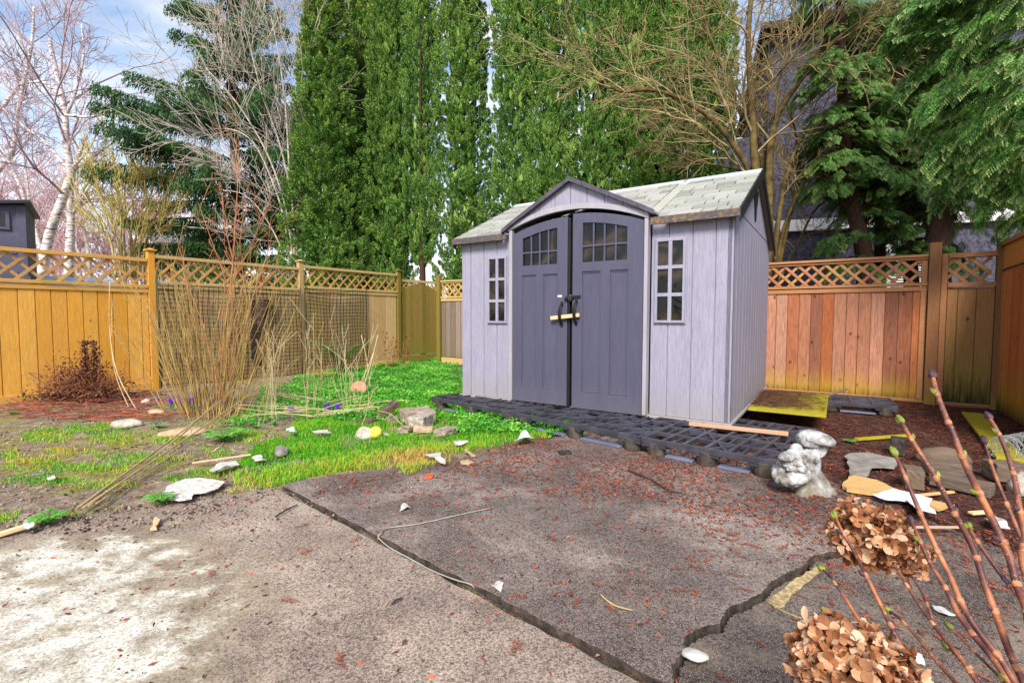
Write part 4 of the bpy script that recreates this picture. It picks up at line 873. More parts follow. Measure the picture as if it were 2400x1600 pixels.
CS = [ # trunk lines (view px), distance, radius, branch count, first height share
 ([(1988, 700), (1985, 590), (1962, 480), (1945, 360), (1935, 260), (1930, 120), (1925, -80)], 8.7, .15, 46, .34, 'cedar with a leaning dark trunk just right of the mossy bare tree'),
 ([(2022, 700), (2020, 560), (2022, 420), (2050, 280), (2040, 150), (2035, -60)], 9.4, .10, 40, .30, 'slender cedar trunk between two thicker cedars behind the right fence'),
 ([(2095, 700), (2088, 580), (2078, 480), (2070, 380), (2060, 240), (2062, -40)], 8.8, .12, 42, .36, 'cedar trunk in front of the white framed window'),
 ([(2150, 700), (2150, 580), (2165, 460), (2170, 340), (2180, 200), (2190, -60)], 8.3, .21, 46, .30, 'thickest reddish cedar trunk left of the fence corner')]
for i, (q, y, r, nbh, h0, lab) in enumerate(CS):
    pts = px_line(q, y); b0 = Vector((pts[0].x, y, -.1)); br = side_branches(pts, nbh, (.6, 1.3), 60 + i, (h0 + .08, 1.0)) + side_branches(pts, 4, (.35, .8), 80 + i, (.16, h0))
    cedar('cedar_tree', b0, [([b0] + pts, r)], [(p_, dn * 4.5) for p_, dn in br], M_cedar, lab, 70 + i, 'cedars behind the right fence', fsc=(.38, .8))
# overhanging cedar at the upper right, growing beyond the side fence
tb = Vector((6.9, 5.6, -.1)); g = random.Random(8); brs = []
for (q, y) in [([(2480, 120), (2300, 150), (2180, 180), (2110, 250)], 5.2), ([(2480, 40), (2300, 40), (2170, 60), (2085, 70)], 5.5), ([(2480, -60), (2320, -60), (2200, -40), (2110, 0)], 5.3), ([(2500, 220), (2340, 230), (2230, 270), (2150, 330)], 5.0), ([(2480, 60), (2330, 110), (2230, 160), (2150, 215)], 4.7), ([(2500, 330), (2400, 350), (2330, 390), (2270, 440)], 5.0), ([(2480, 280), (2380, 300), (2330, 330), (2300, 380)], 4.6), ([(2450, -20), (2330, 0), (2260, 40), (2200, 110)], 4.6), ([(2450, 160), (2370, 190), (2310, 230), (2270, 300)], 4.4), ([(2520, 430), (2430, 430), (2370, 450), (2340, 500)], 5.2), ([(2480, -120), (2300, -110), (2180, -80), (2060, 40)], 5.8), ([(2480, 100), (2250, 110), (2150, 130), (2070, 190)], 5.9), ([(2480, 200), (2300, 220), (2200, 240), (2120, 300)], 5.7), ([(2480, 20), (2280, -20), (2150, -20), (2080, 20)], 5.7), ([(2480, 300), (2300, 330), (2220, 370), (2180, 430)], 6.0), ([(2520, 60), (2400, 80), (2300, 100), (2200, 120)], 6.6), ([(2520, 150), (2400, 170), (2300, 190), (2220, 220)], 6.8), ([(2520, 250), (2420, 270), (2330, 290), (2250, 320)], 6.6), ([(2520, -40), (2400, -30), (2300, -10), (2200, 20)], 6.7), ([(2520, 350), (2440, 370), (2360, 390), (2290, 420)], 6.5)]:
    brs.append(([P(vw(*a), y + .15 * j) for j, a in enumerate(q)], 165))
cedar('overhanging_cedar', tb, [([tb, tb + Vector((0, 0, 3)), tb + Vector((.1, .1, 8))], .3)], brs, M_frond, 'cedar with bright green drooping fronds overhanging the top right corner', 91, fsc=(.3, .85), hang=.7)

# ------------------------------------------------------------------ houses and the neighbour's shed
def stucco(name, c, c2, sc=14):
    t = NT(name); v = t.pos('World'); n = t.noise(v, sc, 5, .7, .5); n2 = t.noise(v, 1.2, 4, .6); col = t.mix(.6, t.ramp(n, [(.35, c2), (.6, c)]), t.ramp(n2, [(.3, .75), (.7, 1.1)]), 'MULTIPLY'); t.bump(n, .8, .03); return t.done(col, .9, .2)
M_stucco = stucco('dark_stucco', lin(88, 87, 102), lin(44, 43, 56)); M_white = simple('white_trim', lin(226, 226, 226), lin(204, 204, 206), 3, .6, .05); M_dkroof = simple('dark_eave', lin(70, 62, 58), lin(48, 42, 40), 8, .8, .3)
a, b = P(vw(1752, 700), 12.6), P(vw(2700, 700), 10.0); hd = Vector((b.x - a.x, b.y - a.y, 0)); hl_ = hd.length; ha = math.atan2(hd.y, hd.x)
ho = empty('stucco_house', (a.x, a.y, 0), ha, 'tall house with dark rough stucco walls and a white trim band behind the right trees', 'house')
top = P(vw(1752, 84), 12.6).z; zb0 = P(vw(1800, 520), 12.5).z
mb = MB(); mb.box(0, hl_, 0, 7, -.2, top); mb.box(-1.1, -.001, .3, 6, -.2, P(vw(1700, 300), 12.6).z); mb.build('wall', M_stucco, ho)
mb = MB(); mb.box(-.25, hl_ + .3, -.45, 7.3, top + .002, top + .16); mb.build('roof', M_dkroof, ho, bevel=.01)
mb = MB(); mb.box(-.02, hl_, -.16, -.003, zb0 - .14, zb0 + .14); mb.build('trim_band', M_white, ho, bevel=.01)
wx = 2.56
wn = empty('window', (0, 0, 0)); wn.parent = ho; mb = MB(); z0, z1 = 1.3, 2.85
for (x0, x1, c, d) in ((wx, wx + .12, z0, z1), (wx + .88, wx + 1.0, z0, z1), (wx + .1205, wx + .8795, z1 - .14, z1), (wx + .1205, wx + .8795, z0, z0 + .1)): mb.box(x0, x1, -.08, -.003, c, d)
mb.build('frame', M_white, wn, bevel=.01); mb = MB()
for k in range(22): z = z0 + .12 + k * .053; mb.hexa([(wx + .122, -.035, z), (wx + .878, -.035, z), (wx + .878, -.015, z + .02), (wx + .122, -.015, z + .02), (wx + .122, -.033, z + .004), (wx + .878, -.033, z + .004), (wx + .878, -.013, z + .024), (wx + .122, -.013, z + .024)])
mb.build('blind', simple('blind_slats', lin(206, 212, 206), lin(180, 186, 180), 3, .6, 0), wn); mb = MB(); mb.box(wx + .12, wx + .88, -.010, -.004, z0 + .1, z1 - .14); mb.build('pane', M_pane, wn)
# neighbour's dark shed at the far left
M_nsh = simple('charcoal_paint', lin(88, 86, 108), lin(70, 68, 88), 5, .55, .05); y0 = 8.6
A1 = P(vw(64, 600), y0); zt1 = P(vw(64, 474), y0).z; wl_ = 2.6; ca = .70; A0 = A1 - Vector((math.cos(ca), math.sin(ca), 0)) * wl_; zt0 = zt1 - .42
ns = empty('dark_cabin', (A0.x, A0.y, 0), ca, 'dark grey neighbouring garden cabin peeking over the left end of the fence', 'shed')
zz = lambda x, d=0: zt0 + (zt1 - zt0) * x / wl_ + d
mb = MB(); mb.prism([(0, 0), (wl_, 0), (wl_, zz(wl_)), (0, zz(0))], lambda p, k: (p[0], 1.6 * (1 - k), p[1])); mb.build('wall', M_nsh, ns, bevel=.004)
mb = MB(); mb.prism([(wl_ - .12, 0), (wl_, 0), (wl_, zz(wl_, -.02)), (wl_ - .12, zz(wl_ - .12, -.02))], lambda p, k: (p[0], -.001 - .02 * k, p[1])); mb.box(.2, wl_ - .125, -.018, -.001, zt1 - .86, zt1 - .80); mb.box(.2, wl_ - .125, -.018, -.001, .1, zt1 - 1.15); mb.build('trim', M_nsh, ns, bevel=.004)
mb = MB(); f_ = lambda x, y, d: (x, y, zz(x, d)); mb.hexa([f_(-.2, -.14, .003), f_(wl_ + .07, -.14, .003), f_(wl_ + .07, 1.75, .003), f_(-.2, 1.75, .003), f_(-.2, -.14, .06), f_(wl_ + .07, -.14, .06), f_(wl_ + .07, 1.75, .06), f_(-.2, 1.75, .06)]); mb.build('roof', simple('black_roof_edge', lin(52, 50, 62), lin(38, 36, 46), 5, .5, 0), ns, bevel=.006)
wx0, wx1, wz0, wz1 = wl_ - .72, wl_ - .20, zt1 - .46, zt1 - .15; mb = MB()
for (x0, x1, c, d) in ((wx0, wx1, wz1 - .04, wz1), (wx0, wx1, wz0, wz0 + .04), (wx0, wx0 + .05, wz0 + .0405, wz1 - .0405), (wx1 - .05, wx1, wz0 + .0405, wz1 - .0405)): mb.box(x0, x1, -.03, -.001, c, d)
wf = mb.build('window', M_nsh, ns, bevel=.004); mb = MB(); mb.box(wx0 + .05, wx1 - .05, -.008, -.002, wz0 + .04, wz1 - .04); mb.build('pane', simple('dark_glass', lin(26, 26, 34), lin(18, 18, 24), 3, .05, 0, spec=.5), wf)
# low grey roofed house beyond the conifer
a, b = P(vw(345, 560), 22), P(vw(560, 560), 24); M_groof = simple('grey_mossy_roof', lin(164, 158, 162), lin(120, 116, 112), 4, .85, .3)
hx = empty('low_house', (a.x, 22, 0), math.atan2(2, b.x - a.x), 'low house with a pale grey mossy roof glimpsed behind the conifer', 'house'); wd = (b - a).length; zt = P(vw(400, 505), 22).z; ze = P(vw(400, 555), 22).z
mb = MB(); mb.box(0.2, wd - .2, .3, 5.6, -.1, ze); mb.build('wall', simple('beige_siding', lin(190, 180, 170), lin(150, 140, 132), 2, .8, .1), hx); mb = MB()
for s in (0, 1):
    e0, r0 = (0.0, 3.0) if s == 0 else (6.0, 3.0); mb.hexa([(0, e0, ze - .05), (wd, e0, ze - .05), (wd, r0, zt - .05), (0, r0, zt - .05), (0, e0, ze + .08), (wd, e0, ze + .08), (wd, r0, zt + .08), (0, r0, zt + .08)])
mb.build('roof', M_groof, hx)
# neighbour's grey deck and a white covered stack seen through the lattice
def stack(name, q0, q1, y, z0, z1, mat, label, cat, dep=.9):
    a, b = P(vw(*q0), y), P(vw(*q1), y); r = empty(name, (a.x, y, 0), 0, label, cat); mb = MB(); w_ = b.x - a.x; n = 7
    mb.box(0, w_, 0, dep, z0, z1 - .12); mb.hexa([(0, 0, z1 - .1195), (w_, 0, z1 - .1195), (w_, dep, z1 - .1195), (0, dep, z1 - .1195), (.08, .12, z1), (w_ - .08, .12, z1 - .03), (w_ - .08, dep - .1, z1), (.08, dep - .1, z1)]); mb.build('cover', mat, r, bevel=.03)
    mb = MB()
    for k in range(5): mb.box(.05 + (w_ - .16) * k / 4, .11 + (w_ - .16) * k / 4, .02, dep - .02, -.05, z0 - .002)
    mb.build('support', M_gray, r); return r
stack('covered_stack', (66, 640), (196, 640), 9.6, .6, 1.86, simple('white_sheet', lin(228, 230, 240), lin(190, 196, 222), 12, .6, .3, 9, bdist=.05), 'white sheet covered stack behind the lattice at the left', 'covered stack')
stack('grey_table', (250, 640), (420, 640), 10.2, .9, 1.62, simple('grey_cover', lin(166, 162, 160), lin(134, 130, 128), 8, .8, .2), 'flat grey covered table behind the lattice between fence posts', 'table')
# ------------------------------------------------------------------ grass, clover, litter (what nobody could count)
def grass_mat(name, stops, trans=.25):
    t = NT(name); f = t.math('ADD', t.math('MULTIPLY', t.attr('tint'), .8), t.math('MULTIPLY', t.island(), .2)); return t.leafy(t.ramp(f, stops), trans, .6)
M_grass = grass_mat('grass_blades', [(.0, lin(46, 120, 22)), (.3, lin(92, 180, 34)), (.55, lin(152, 190, 48)), (.75, lin(188, 170, 70)), (1, lin(196, 160, 96))])
M_clover = grass_mat('clover_leaves', [(.0, lin(30, 92, 24)), (.4, lin(60, 140, 38)), (.75, lin(112, 184, 62)), (1, lin(168, 206, 96))])
M_litter = grass_mat('leaf_litter', [(.0, lin(40, 22, 20)), (.35, lin(104, 54, 42)), (.62, lin(138, 76, 58)), (.88, lin(182, 94, 64)), (1, lin(190, 152, 118))], .05)
M_needle = grass_mat('dark_litter', [(.0, lin(30, 20, 20)), (.4, lin(78, 46, 42)), (.7, lin(116, 70, 60)), (1, lin(172, 140, 118))], .0)
M_dry = grass_mat('dry_stalk_litter', [(.0, lin(110, 90, 66)), (.5, lin(176, 156, 118)), (1, lin(222, 208, 172))], .1)
LAWN = [(1075, 822), (1010, 826), (930, 842), (850, 842), (800, 855), (740, 900), (700, 945), (650, 1000), (585, 1025), (540, 1075), (530, 1130), (600, 1128), (640, 1112), (720, 1090), (820, 1078), (900, 1078), (940, 1086), (990, 1066), (1060, 1042), (1110, 1030), (1200, 1008), (1290, 1000), (1420, 985), (1280, 930), (1075, 900)]
PATCH = [(110, 1000, 70, 18), (230, 985, 80, 14), (260, 1005, 90, 16), (60, 1062, 100, 20), (190, 1075, 120, 16), (330, 1052, 120, 18), (100, 1105, 120, 16), (235, 1110, 90, 12), (15, 1190, 45, 14), (110, 1200, 70, 9), (230, 1180, 90, 9), (300, 1172, 70, 8), (560, 1000, 60, 14), (420, 1155, 70, 9), (20, 1045, 60, 14), (490, 1035, 50, 10), (480, 1085, 60, 12), (390, 1010, 60, 12), (150, 1038, 60, 10), (560, 1135, 60, 14), (420, 1100, 60, 12)]
def sample(n, x0, x1, y0, y1):
    return np.stack([RG.uniform(x0, x1, n), RG.uniform(y0, y1, n)], 1)
def hgt(xy): return ground_h(xy[:, 0], xy[:, 1])
slab_all = [far_slab, [(p.x, p.y) for p in near_poly], [(p.x, p.y) for p in right_poly]]
def topz(xy):                          # surface height: slabs or soil
    h = hgt(xy)
    for pl, z in zip(slab_all, (.004, -.012, -.022)): h = np.where(inside(xy, pl), z, h)
    return h
def in_any(v, lst, ns, amt=.6):
    r = np.zeros(len(v))
    wob = (fbm(v[:, 0] / 26, v[:, 1] / 9, ns) - .47) * 2.4
    for (cx, cy, rx, ry) in lst: r = np.maximum(r, 1.15 - np.sqrt(((v[:, 0] - cx) / rx) ** 2 + ((v[:, 1] - cy) / ry) ** 2) + wob * amt)
    return r
def blades(xy, z, hgt_, wid, lean, tint, name, mat, curve=True):
    n = len(xy); a = RG.uniform(0, 2 * np.pi, n); la = RG.uniform(0, 2 * np.pi, n); L = hgt_; ln_ = lean * RG.random(n) ** .7
    b = np.stack([xy[:, 0], xy[:, 1], z - .004], 1); s = np.stack([np.cos(a), np.sin(a), 0 * a], 1) * wid[:, None]; d = np.stack([np.cos(la), np.sin(la), 0 * a], 1)
    mid = b + d * (L * ln_ * .35)[:, None] + np.array([[0, 0, 1.]]) * (L * .62)[:, None]; tip = b + d * (L * ln_ * 1.0)[:, None] + np.array([[0, 0, 1.]]) * (L * np.sqrt(np.clip(1 - ln_ ** 2 * .7, .1, 1)))[:, None]
    V = np.stack([b - s, b + s, mid + s * .8, tip, mid - s * .8], 1).reshape(-1, 3); base = np.arange(n)[:, None] * 5
    F = np.concatenate([base + np.array([[0, 1, 2, 4]]), base + np.array([[4, 2, 3, 3]])], 0)
    me_f = base + np.array([[0, 1, 2, 4]]); t3 = base + np.array([[4, 2, 3]])
    me = bpy.data.meshes.new(name); me.vertices.add(len(V)); me.vertices.foreach_set('co', V.astype(np.float32).ravel())
    fl = np.concatenate([me_f.ravel(), t3.ravel()]).astype(np.int32); me.loops.add(len(fl)); me.loops.foreach_set('vertex_index', fl); me.polygons.add(2 * n)
    st = np.concatenate([np.arange(n) * 4, 4 * n + np.arange(n) * 3]).astype(np.int32); me.polygons.foreach_set('loop_start', st)
    at = me.attributes.new('tint', 'FLOAT', 'POINT'); at.data.foreach_set('value', np.repeat(tint, 5).astype(np.float32)); me.update(calc_edges=True); me.validate()
    return tag(link_mesh(name, me, mat), kind='stuff')
# lawn grass
xy = sample(620000, -5.4, 1.7, 2.3, 7.2); v = proj_np(np.column_stack([xy, np.zeros(len(xy))]))
wob = (fbm(xy[:, 0] * 3, xy[:, 1] * 3, 21) - .47) * 90
vj = v + np.stack([0 * wob, wob * .35], 1); m = inside(vj, LAWN); k1 = in_any(v, PATCH, 31) 
dens = np.where(m, np.clip(.42 + 2.2 * (fbm(xy[:, 0] * 5, xy[:, 1] * 5, 17, 5) - .42), .05, 1), 0); dens = np.maximum(dens, np.where(k1 > .25, .10 + .45 * np.clip(k1 - .25, 0, 1), 0))
on_slab = np.zeros(len(xy), bool)
for pl in slab_all: on_slab |= inside(xy, pl)
dens[on_slab & ~((v[:, 1] < 1098) & m)] *= .0
kp = RG.random(len(xy)) < dens; xy, v, m, on = xy[kp], v[kp], m[kp], on_slab[kp]
pk = inside(v, [(870, 950), (1050, 940), (1060, 995), (900, 1000)]) & (RG.random(len(v)) < .6); xy, v, m, on = xy[~pk], v[~pk], m[~pk], on[~pk]
# dryness: yellow near the slab edge and in a few spots
edge = np.clip((v[:, 1] - 1010 + (v[:, 0] - 900) * .13) / 75, 0, 1); spot = np.exp(-(((v[:, 0] - 960) / 75) ** 2 + ((v[:, 1] - 1048) / 22) ** 2)); n1 = fbm(xy[:, 0] * 4, xy[:, 1] * 4, 41)
tint = np.clip(.12 + .38 * edge + .65 * spot + .8 * (n1 - .42) + .12 * RG.normal(0, 1, len(xy)), 0, 1)
tint = np.where(m, tint, np.clip(.36 + 1.5 * (n1 - .42) + .16 * RG.normal(0, 1, len(xy)), 0, 1))
tint = np.where(RG.random(len(xy)) < .13, np.clip(tint + .5, 0, 1), tint); z = np.where(on, .004, hgt(xy)); hh = RG.uniform(.020, .058, len(xy)) * (.7 + .8 * n1) * np.where(m, 1, .8)
blades(xy, z, hh, RG.uniform(.0016, .0032, len(xy)), 1.0, tint, 'lawn_grass', M_grass)
# broad leaved clover and weeds farther back
xy = sample(150000, -4.8, 2.6, 4.0, 12.4); v = proj_np(np.column_stack([xy, np.zeros(len(xy))]))
CLOV = [(1075, 818), (1010, 824), (930, 838), (870, 838), (800, 850), (700, 868), (600, 900), (560, 960), (470, 985), (600, 985), (700, 965), (840, 975), (960, 980), (1080, 1002), (1280, 1000), (1330, 985), (1210, 920), (1075, 905)]
m = inside(v + np.stack([0 * v[:, 0], (fbm(xy[:, 0] * 2, xy[:, 1] * 2, 5) - .47) * 40], 1), CLOV); c1_ = fbm(xy[:, 0] * 4, xy[:, 1] * 4, 55)
m &= (RG.random(len(xy)) < np.clip(1.7 * (c1_ - .22), 0, 1) * np.where(v[:, 0] < 740, .55, 1)); xy, v, c1_ = xy[m], v[m], c1_[m]; n = len(xy)
pk = inside(v, [(995, 905), (1480, 1000), (1800, 1060), (1880, 950), (1690, 985), (1180, 925), (1062, 905)]) & (RG.random(len(v)) < .93); xy, v, c1_ = xy[~pk], v[~pk], c1_[~pk]; pk = inside(v, [(855, 940), (900, 925), (1050, 925), (1070, 1000), (960, 1012), (860, 985)]) & (RG.random(len(v)) < .75); xy, v, c1_ = xy[~pk], v[~pk], c1_[~pk]; n = len(xy); z = hgt(xy); per = 3; C = np.repeat(np.column_stack([xy, z + .02 + .055 * RG.random(n) * (.5 + c1_)]), per, 0) + RG.normal(0, .012, (n * per, 3)); nn_ = unit(np.array([[0, -.25, 1]]) + RG.normal(0, .45, (n * per, 3))); A = unit(np.cross(nn_, RG.normal(0, 1, (n * per, 3)))); L = RG.uniform(.009, .021, (n * per, 1)); B = np.cross(nn_, A) * L * .75
V, Fq = leaves_np(C, A * L, B, .1); tint = np.repeat(np.clip(.42 + 1.5 * (np.repeat(c1_, per) - .45) + .2 * RG.normal(0, 1, n * per), 0, 1), 4)
tag(np_mesh('clover_ground_cover', V, Fq, M_clover, tint=tint), kind='stuff')
def scatter_quads(name, xy, z, Lr, Wr, tint, mat, tilt=.35, bend=True):
    n = len(xy); C = np.column_stack([xy, z]); nn_ = unit(np.array([[0, 0, 1.]]) + RG.normal(0, tilt, (n, 3))); A = unit(np.cross(nn_, RG.normal(0, 1, (n, 3)))); L = RG.uniform(*Lr, (n, 1)); B = unit(np.cross(nn_, A)) * np.minimum(RG.uniform(*Wr, (n, 1)), L * .8)
    C[:, 2] += np.abs((A * L)[:, 2]) + .002; V, Fq = leaves_np(C, A * L, B, .15); return tag(np_mesh(name, V, Fq, mat, tint=np.repeat(tint, 4)), kind='stuff')
# reddish cedar litter over the slabs and the right hand soil
def litter_density(xy):
    v = proj_np(np.column_stack([xy, np.zeros(len(xy))])); x, y = xy[:, 0], xy[:, 1]
    d = np.clip((x + .5) * .34 + (y - 2.2) * .40, 0, 1) ** 1.2 * 1.2 + .06; d += .5 * ((x > 1.5) & (y > 2.3)); d = np.where((x > 1.9) & (y > 2.6), 1.0, d)
    edge = np.exp(-((y - 3.3 - (x + .8) * .9) / .12) ** 2) * (x > -1.2) * (x < .6) * .5; return d + edge
xy = sample(150000, -2.6, 5.4, 1.1, 8.0); f = fbm(xy[:, 0] * 2.6, xy[:, 1] * 2.6, 71, 5); d = litter_density(xy) * np.clip(3.2 * (f - .34), .02, 1.2); v = proj_np(np.column_stack([xy, np.zeros(len(xy))]))
back = (xy[:, 1] > 4.2) & (xy[:, 0] < 1.2); d[back] = 0; d[inside(v, LAWN)] *= .04; nfm = np.array([math.sin(LA), -math.cos(LA)])
bf = (xy - np.array([RF.x, RF.y])) @ np.array([math.cos(LA), math.sin(LA)]); d[bf > -.05] = 0
kp = RG.random(len(xy)) < d; xy = xy[kp]; tt = np.clip(RG.beta(2.0, 2.2, len(xy)) + .25 * (fbm(xy[:, 0] * 6, xy[:, 1] * 6, 77) - .45) + np.where(xy[:, 0] > 2.2, -.16, .04), 0, 1)
scatter_quads('red_leaf_litter', xy, topz(xy), (.005, .017), (.0025, .007), tt, M_litter, .30)
kx = [c8(232, 1132), c8(345, 1040), c8(432, 985), c8(500, 945), c8(492, 990), c8(425, 1045), c8(362, 1100), c8(300, 1172), c8(250, 1160)]; kz = [G(p, -.019) for p in kx]; kc = sum(kz, Vector()) / len(kz); r_ = random.Random(4); ring = []
for i in range(len(kz)):
    for j in range(5): ring.append(kz[i].lerp(kz[(i + 1) % len(kz)], j / 5) - kc + Vector((r_.gauss(0, .003), r_.gauss(0, .003), 0)))
mb = MB(); mb.prism([(p.x, p.y) for p in ring], lambda p, k: (p[0], p[1], .005 * k)); o = mb.build('sand', simple('spilled_sand', lin(206, 184, 132), lin(120, 100, 76), 45, .95, .6, 160)); o.location = kc; tag(o, kind='stuff')
# feathery red sprays: several short pieces close together
xy = sample(4200, -2.5, 4.4, 1.2, 5.2); d = litter_density(xy) * .5; v = proj_np(np.column_stack([xy, np.zeros(len(xy))])); d[inside(v, LAWN)] = 0; d[(xy[:, 1] > 3.6) & (xy[:, 0] < .2)] = 0; kp = RG.random(len(xy)) < d; c = xy[kp]; n = len(c); per = 12
aa = np.repeat(RG.uniform(0, 6.28, n), per); tt = np.tile(np.arange(per) / per, n); br = np.tile(np.where(np.arange(per) % 2, .9, -.9), n); sc = np.repeat(RG.uniform(.03, .075, n), per)
pxy = np.repeat(c, per, 0) + np.stack([np.cos(aa), np.sin(aa)], 1) * (tt * sc)[:, None]; dd = aa + br; C = np.column_stack([pxy + np.stack([np.cos(dd), np.sin(dd)], 1) * (sc * .13)[:, None], topz(pxy) + .004 + .006 * RG.random(n * per)]); A = np.stack([np.cos(dd), np.sin(dd), .15 * RG.normal(0, 1, n * per)], 1) * (sc * .17)[:, None]; B = np.stack([-np.sin(dd), np.cos(dd), 0 * dd], 1) * .0028
V, Fq = leaves_np(C, A, B); tag(np_mesh('fallen_cedar_sprays', V, Fq, M_litter, tint=np.repeat(np.repeat(np.clip(RG.normal(.68, .1, n), .3, .9), per), 4)), kind='stuff')
# dark crumbs and needles
xy = sample(42000, -3.0, 4.6, 1.0, 6.5); v = proj_np(np.column_stack([xy, np.zeros(len(xy))])); f = fbm(xy[:, 0] * 3.1, xy[:, 1] * 3.1, 81, 5); d = .22 * np.clip(3 * (f - .36), 0, 1) + .6 * np.clip(litter_density(xy) - .4, 0, 1); d += .5 * np.exp(-((v[:, 1] - (1222 - v[:, 0] * .11)) / 34) ** 2) * (v[:, 0] < 680); d[inside(v, LAWN)] = 0; d[(xy[:, 1] > 3.7) & (xy[:, 0] < .3)] *= .25
bf = (xy - np.array([RF.x, RF.y])) @ np.array([math.cos(LA), math.sin(LA)]); d[bf > -.05] = 0
kp = RG.random(len(xy)) < d; xy = xy[kp]; scatter_quads('dark_litter', xy, topz(xy), (.003, .013), (.0018, .005), np.clip(RG.beta(1.6, 2.4, len(xy)), 0, 1), M_needle, .4)
# long needle like litter by the right fence
xy = sample(9000, 2.0, 5.6, 2.4, 7.2); bf = (xy - np.array([RF.x, RF.y])) @ np.array([math.cos(LA), math.sin(LA)]); kp = bf < -.06; xy = xy[kp]; n = len(xy)
scatter_quads('needle_litter', xy, topz(xy) + .004, (.02, .07), (.0012, .003), np.clip(RG.beta(1.5, 2.6, n), 0, 1), M_needle, .12)
# pale dry stalks and crumbs over the bare soil on the left
xy = sample(34000, -5.2, -.4, 2.5, 7.6); v = proj_np(np.column_stack([xy, np.zeros(len(xy))])); f = fbm(xy[:, 0] * 3, xy[:, 1] * 3, 61); d = np.clip(2.6 * (f - .36), 0, 1) * .6; d[inside(v, LAWN)] *= .12; pass
for pl in slab_all: d[inside(xy, pl)] = 0
lfd = (xy - np.array([LF.x, LF.y])) @ np.array([ln.x, ln.y]); d[lfd < .08] = 0
kp = RG.random(len(xy)) < d; xy = xy[kp]; n = len(xy); scatter_quads('dry_stalk_litter', xy, topz(xy) + .003, (.008, .05), (.0014, .0045), np.clip(RG.beta(2, 2, n), 0, 1), M_dry, .15)
# soil crumbs
xy = sample(30000, -5.2, .2, 2.4, 6.8); v = proj_np(np.column_stack([xy, np.zeros(len(xy))])); f = fbm(xy[:, 0] * 4, xy[:, 1] * 4, 91); d = np.clip(2.4 * (f - .38), 0, 1) * .7; d[inside(v, LAWN)] *= .05; bnd = np.exp(-((v[:, 1] - (1218 - v[:, 0] * .115)) / 26) ** 2) * (v[:, 0] < 640) * np.clip(3 * (f - .32), 0, 1)
for pl in slab_all: d[inside(xy, pl)] *= .12
d = np.maximum(d, bnd)
lfd = (xy - np.array([LF.x, LF.y])) @ np.array([ln.x, ln.y]); d[lfd < .05] = 0
kp = RG.random(len(xy)) < d; xy = xy[kp]; n = len(xy); r = RG.uniform(.004, .014, (n, 1)); C = np.column_stack([xy, topz(xy) + r[:, 0] * .3]); O = np.array([[1, 0, 0], [0, 1, 0], [-1, 0, 0], [0, -1, 0], [0, 0, .8], [0, 0, -.6]]); V = (C[:, None] + O[None] * r[:, None] * RG.uniform(.6, 1.3, (n, 6, 1))).reshape(-1, 3); b = np.arange(n)[:, None, None] * 6; Fq = (b + np.array([[0, 1, 4], [1, 2, 4], [2, 3, 4], [3, 0, 4], [1, 0, 5], [2, 1, 5], [3, 2, 5], [0, 3, 5]])[None]).reshape(-1, 3)
tag(np_mesh('soil_crumbs', V, Fq, simple('crumb_soil', lin(150, 134, 120), lin(70, 54, 48), 14, .95, 0, isl=.7)), kind='stuff')
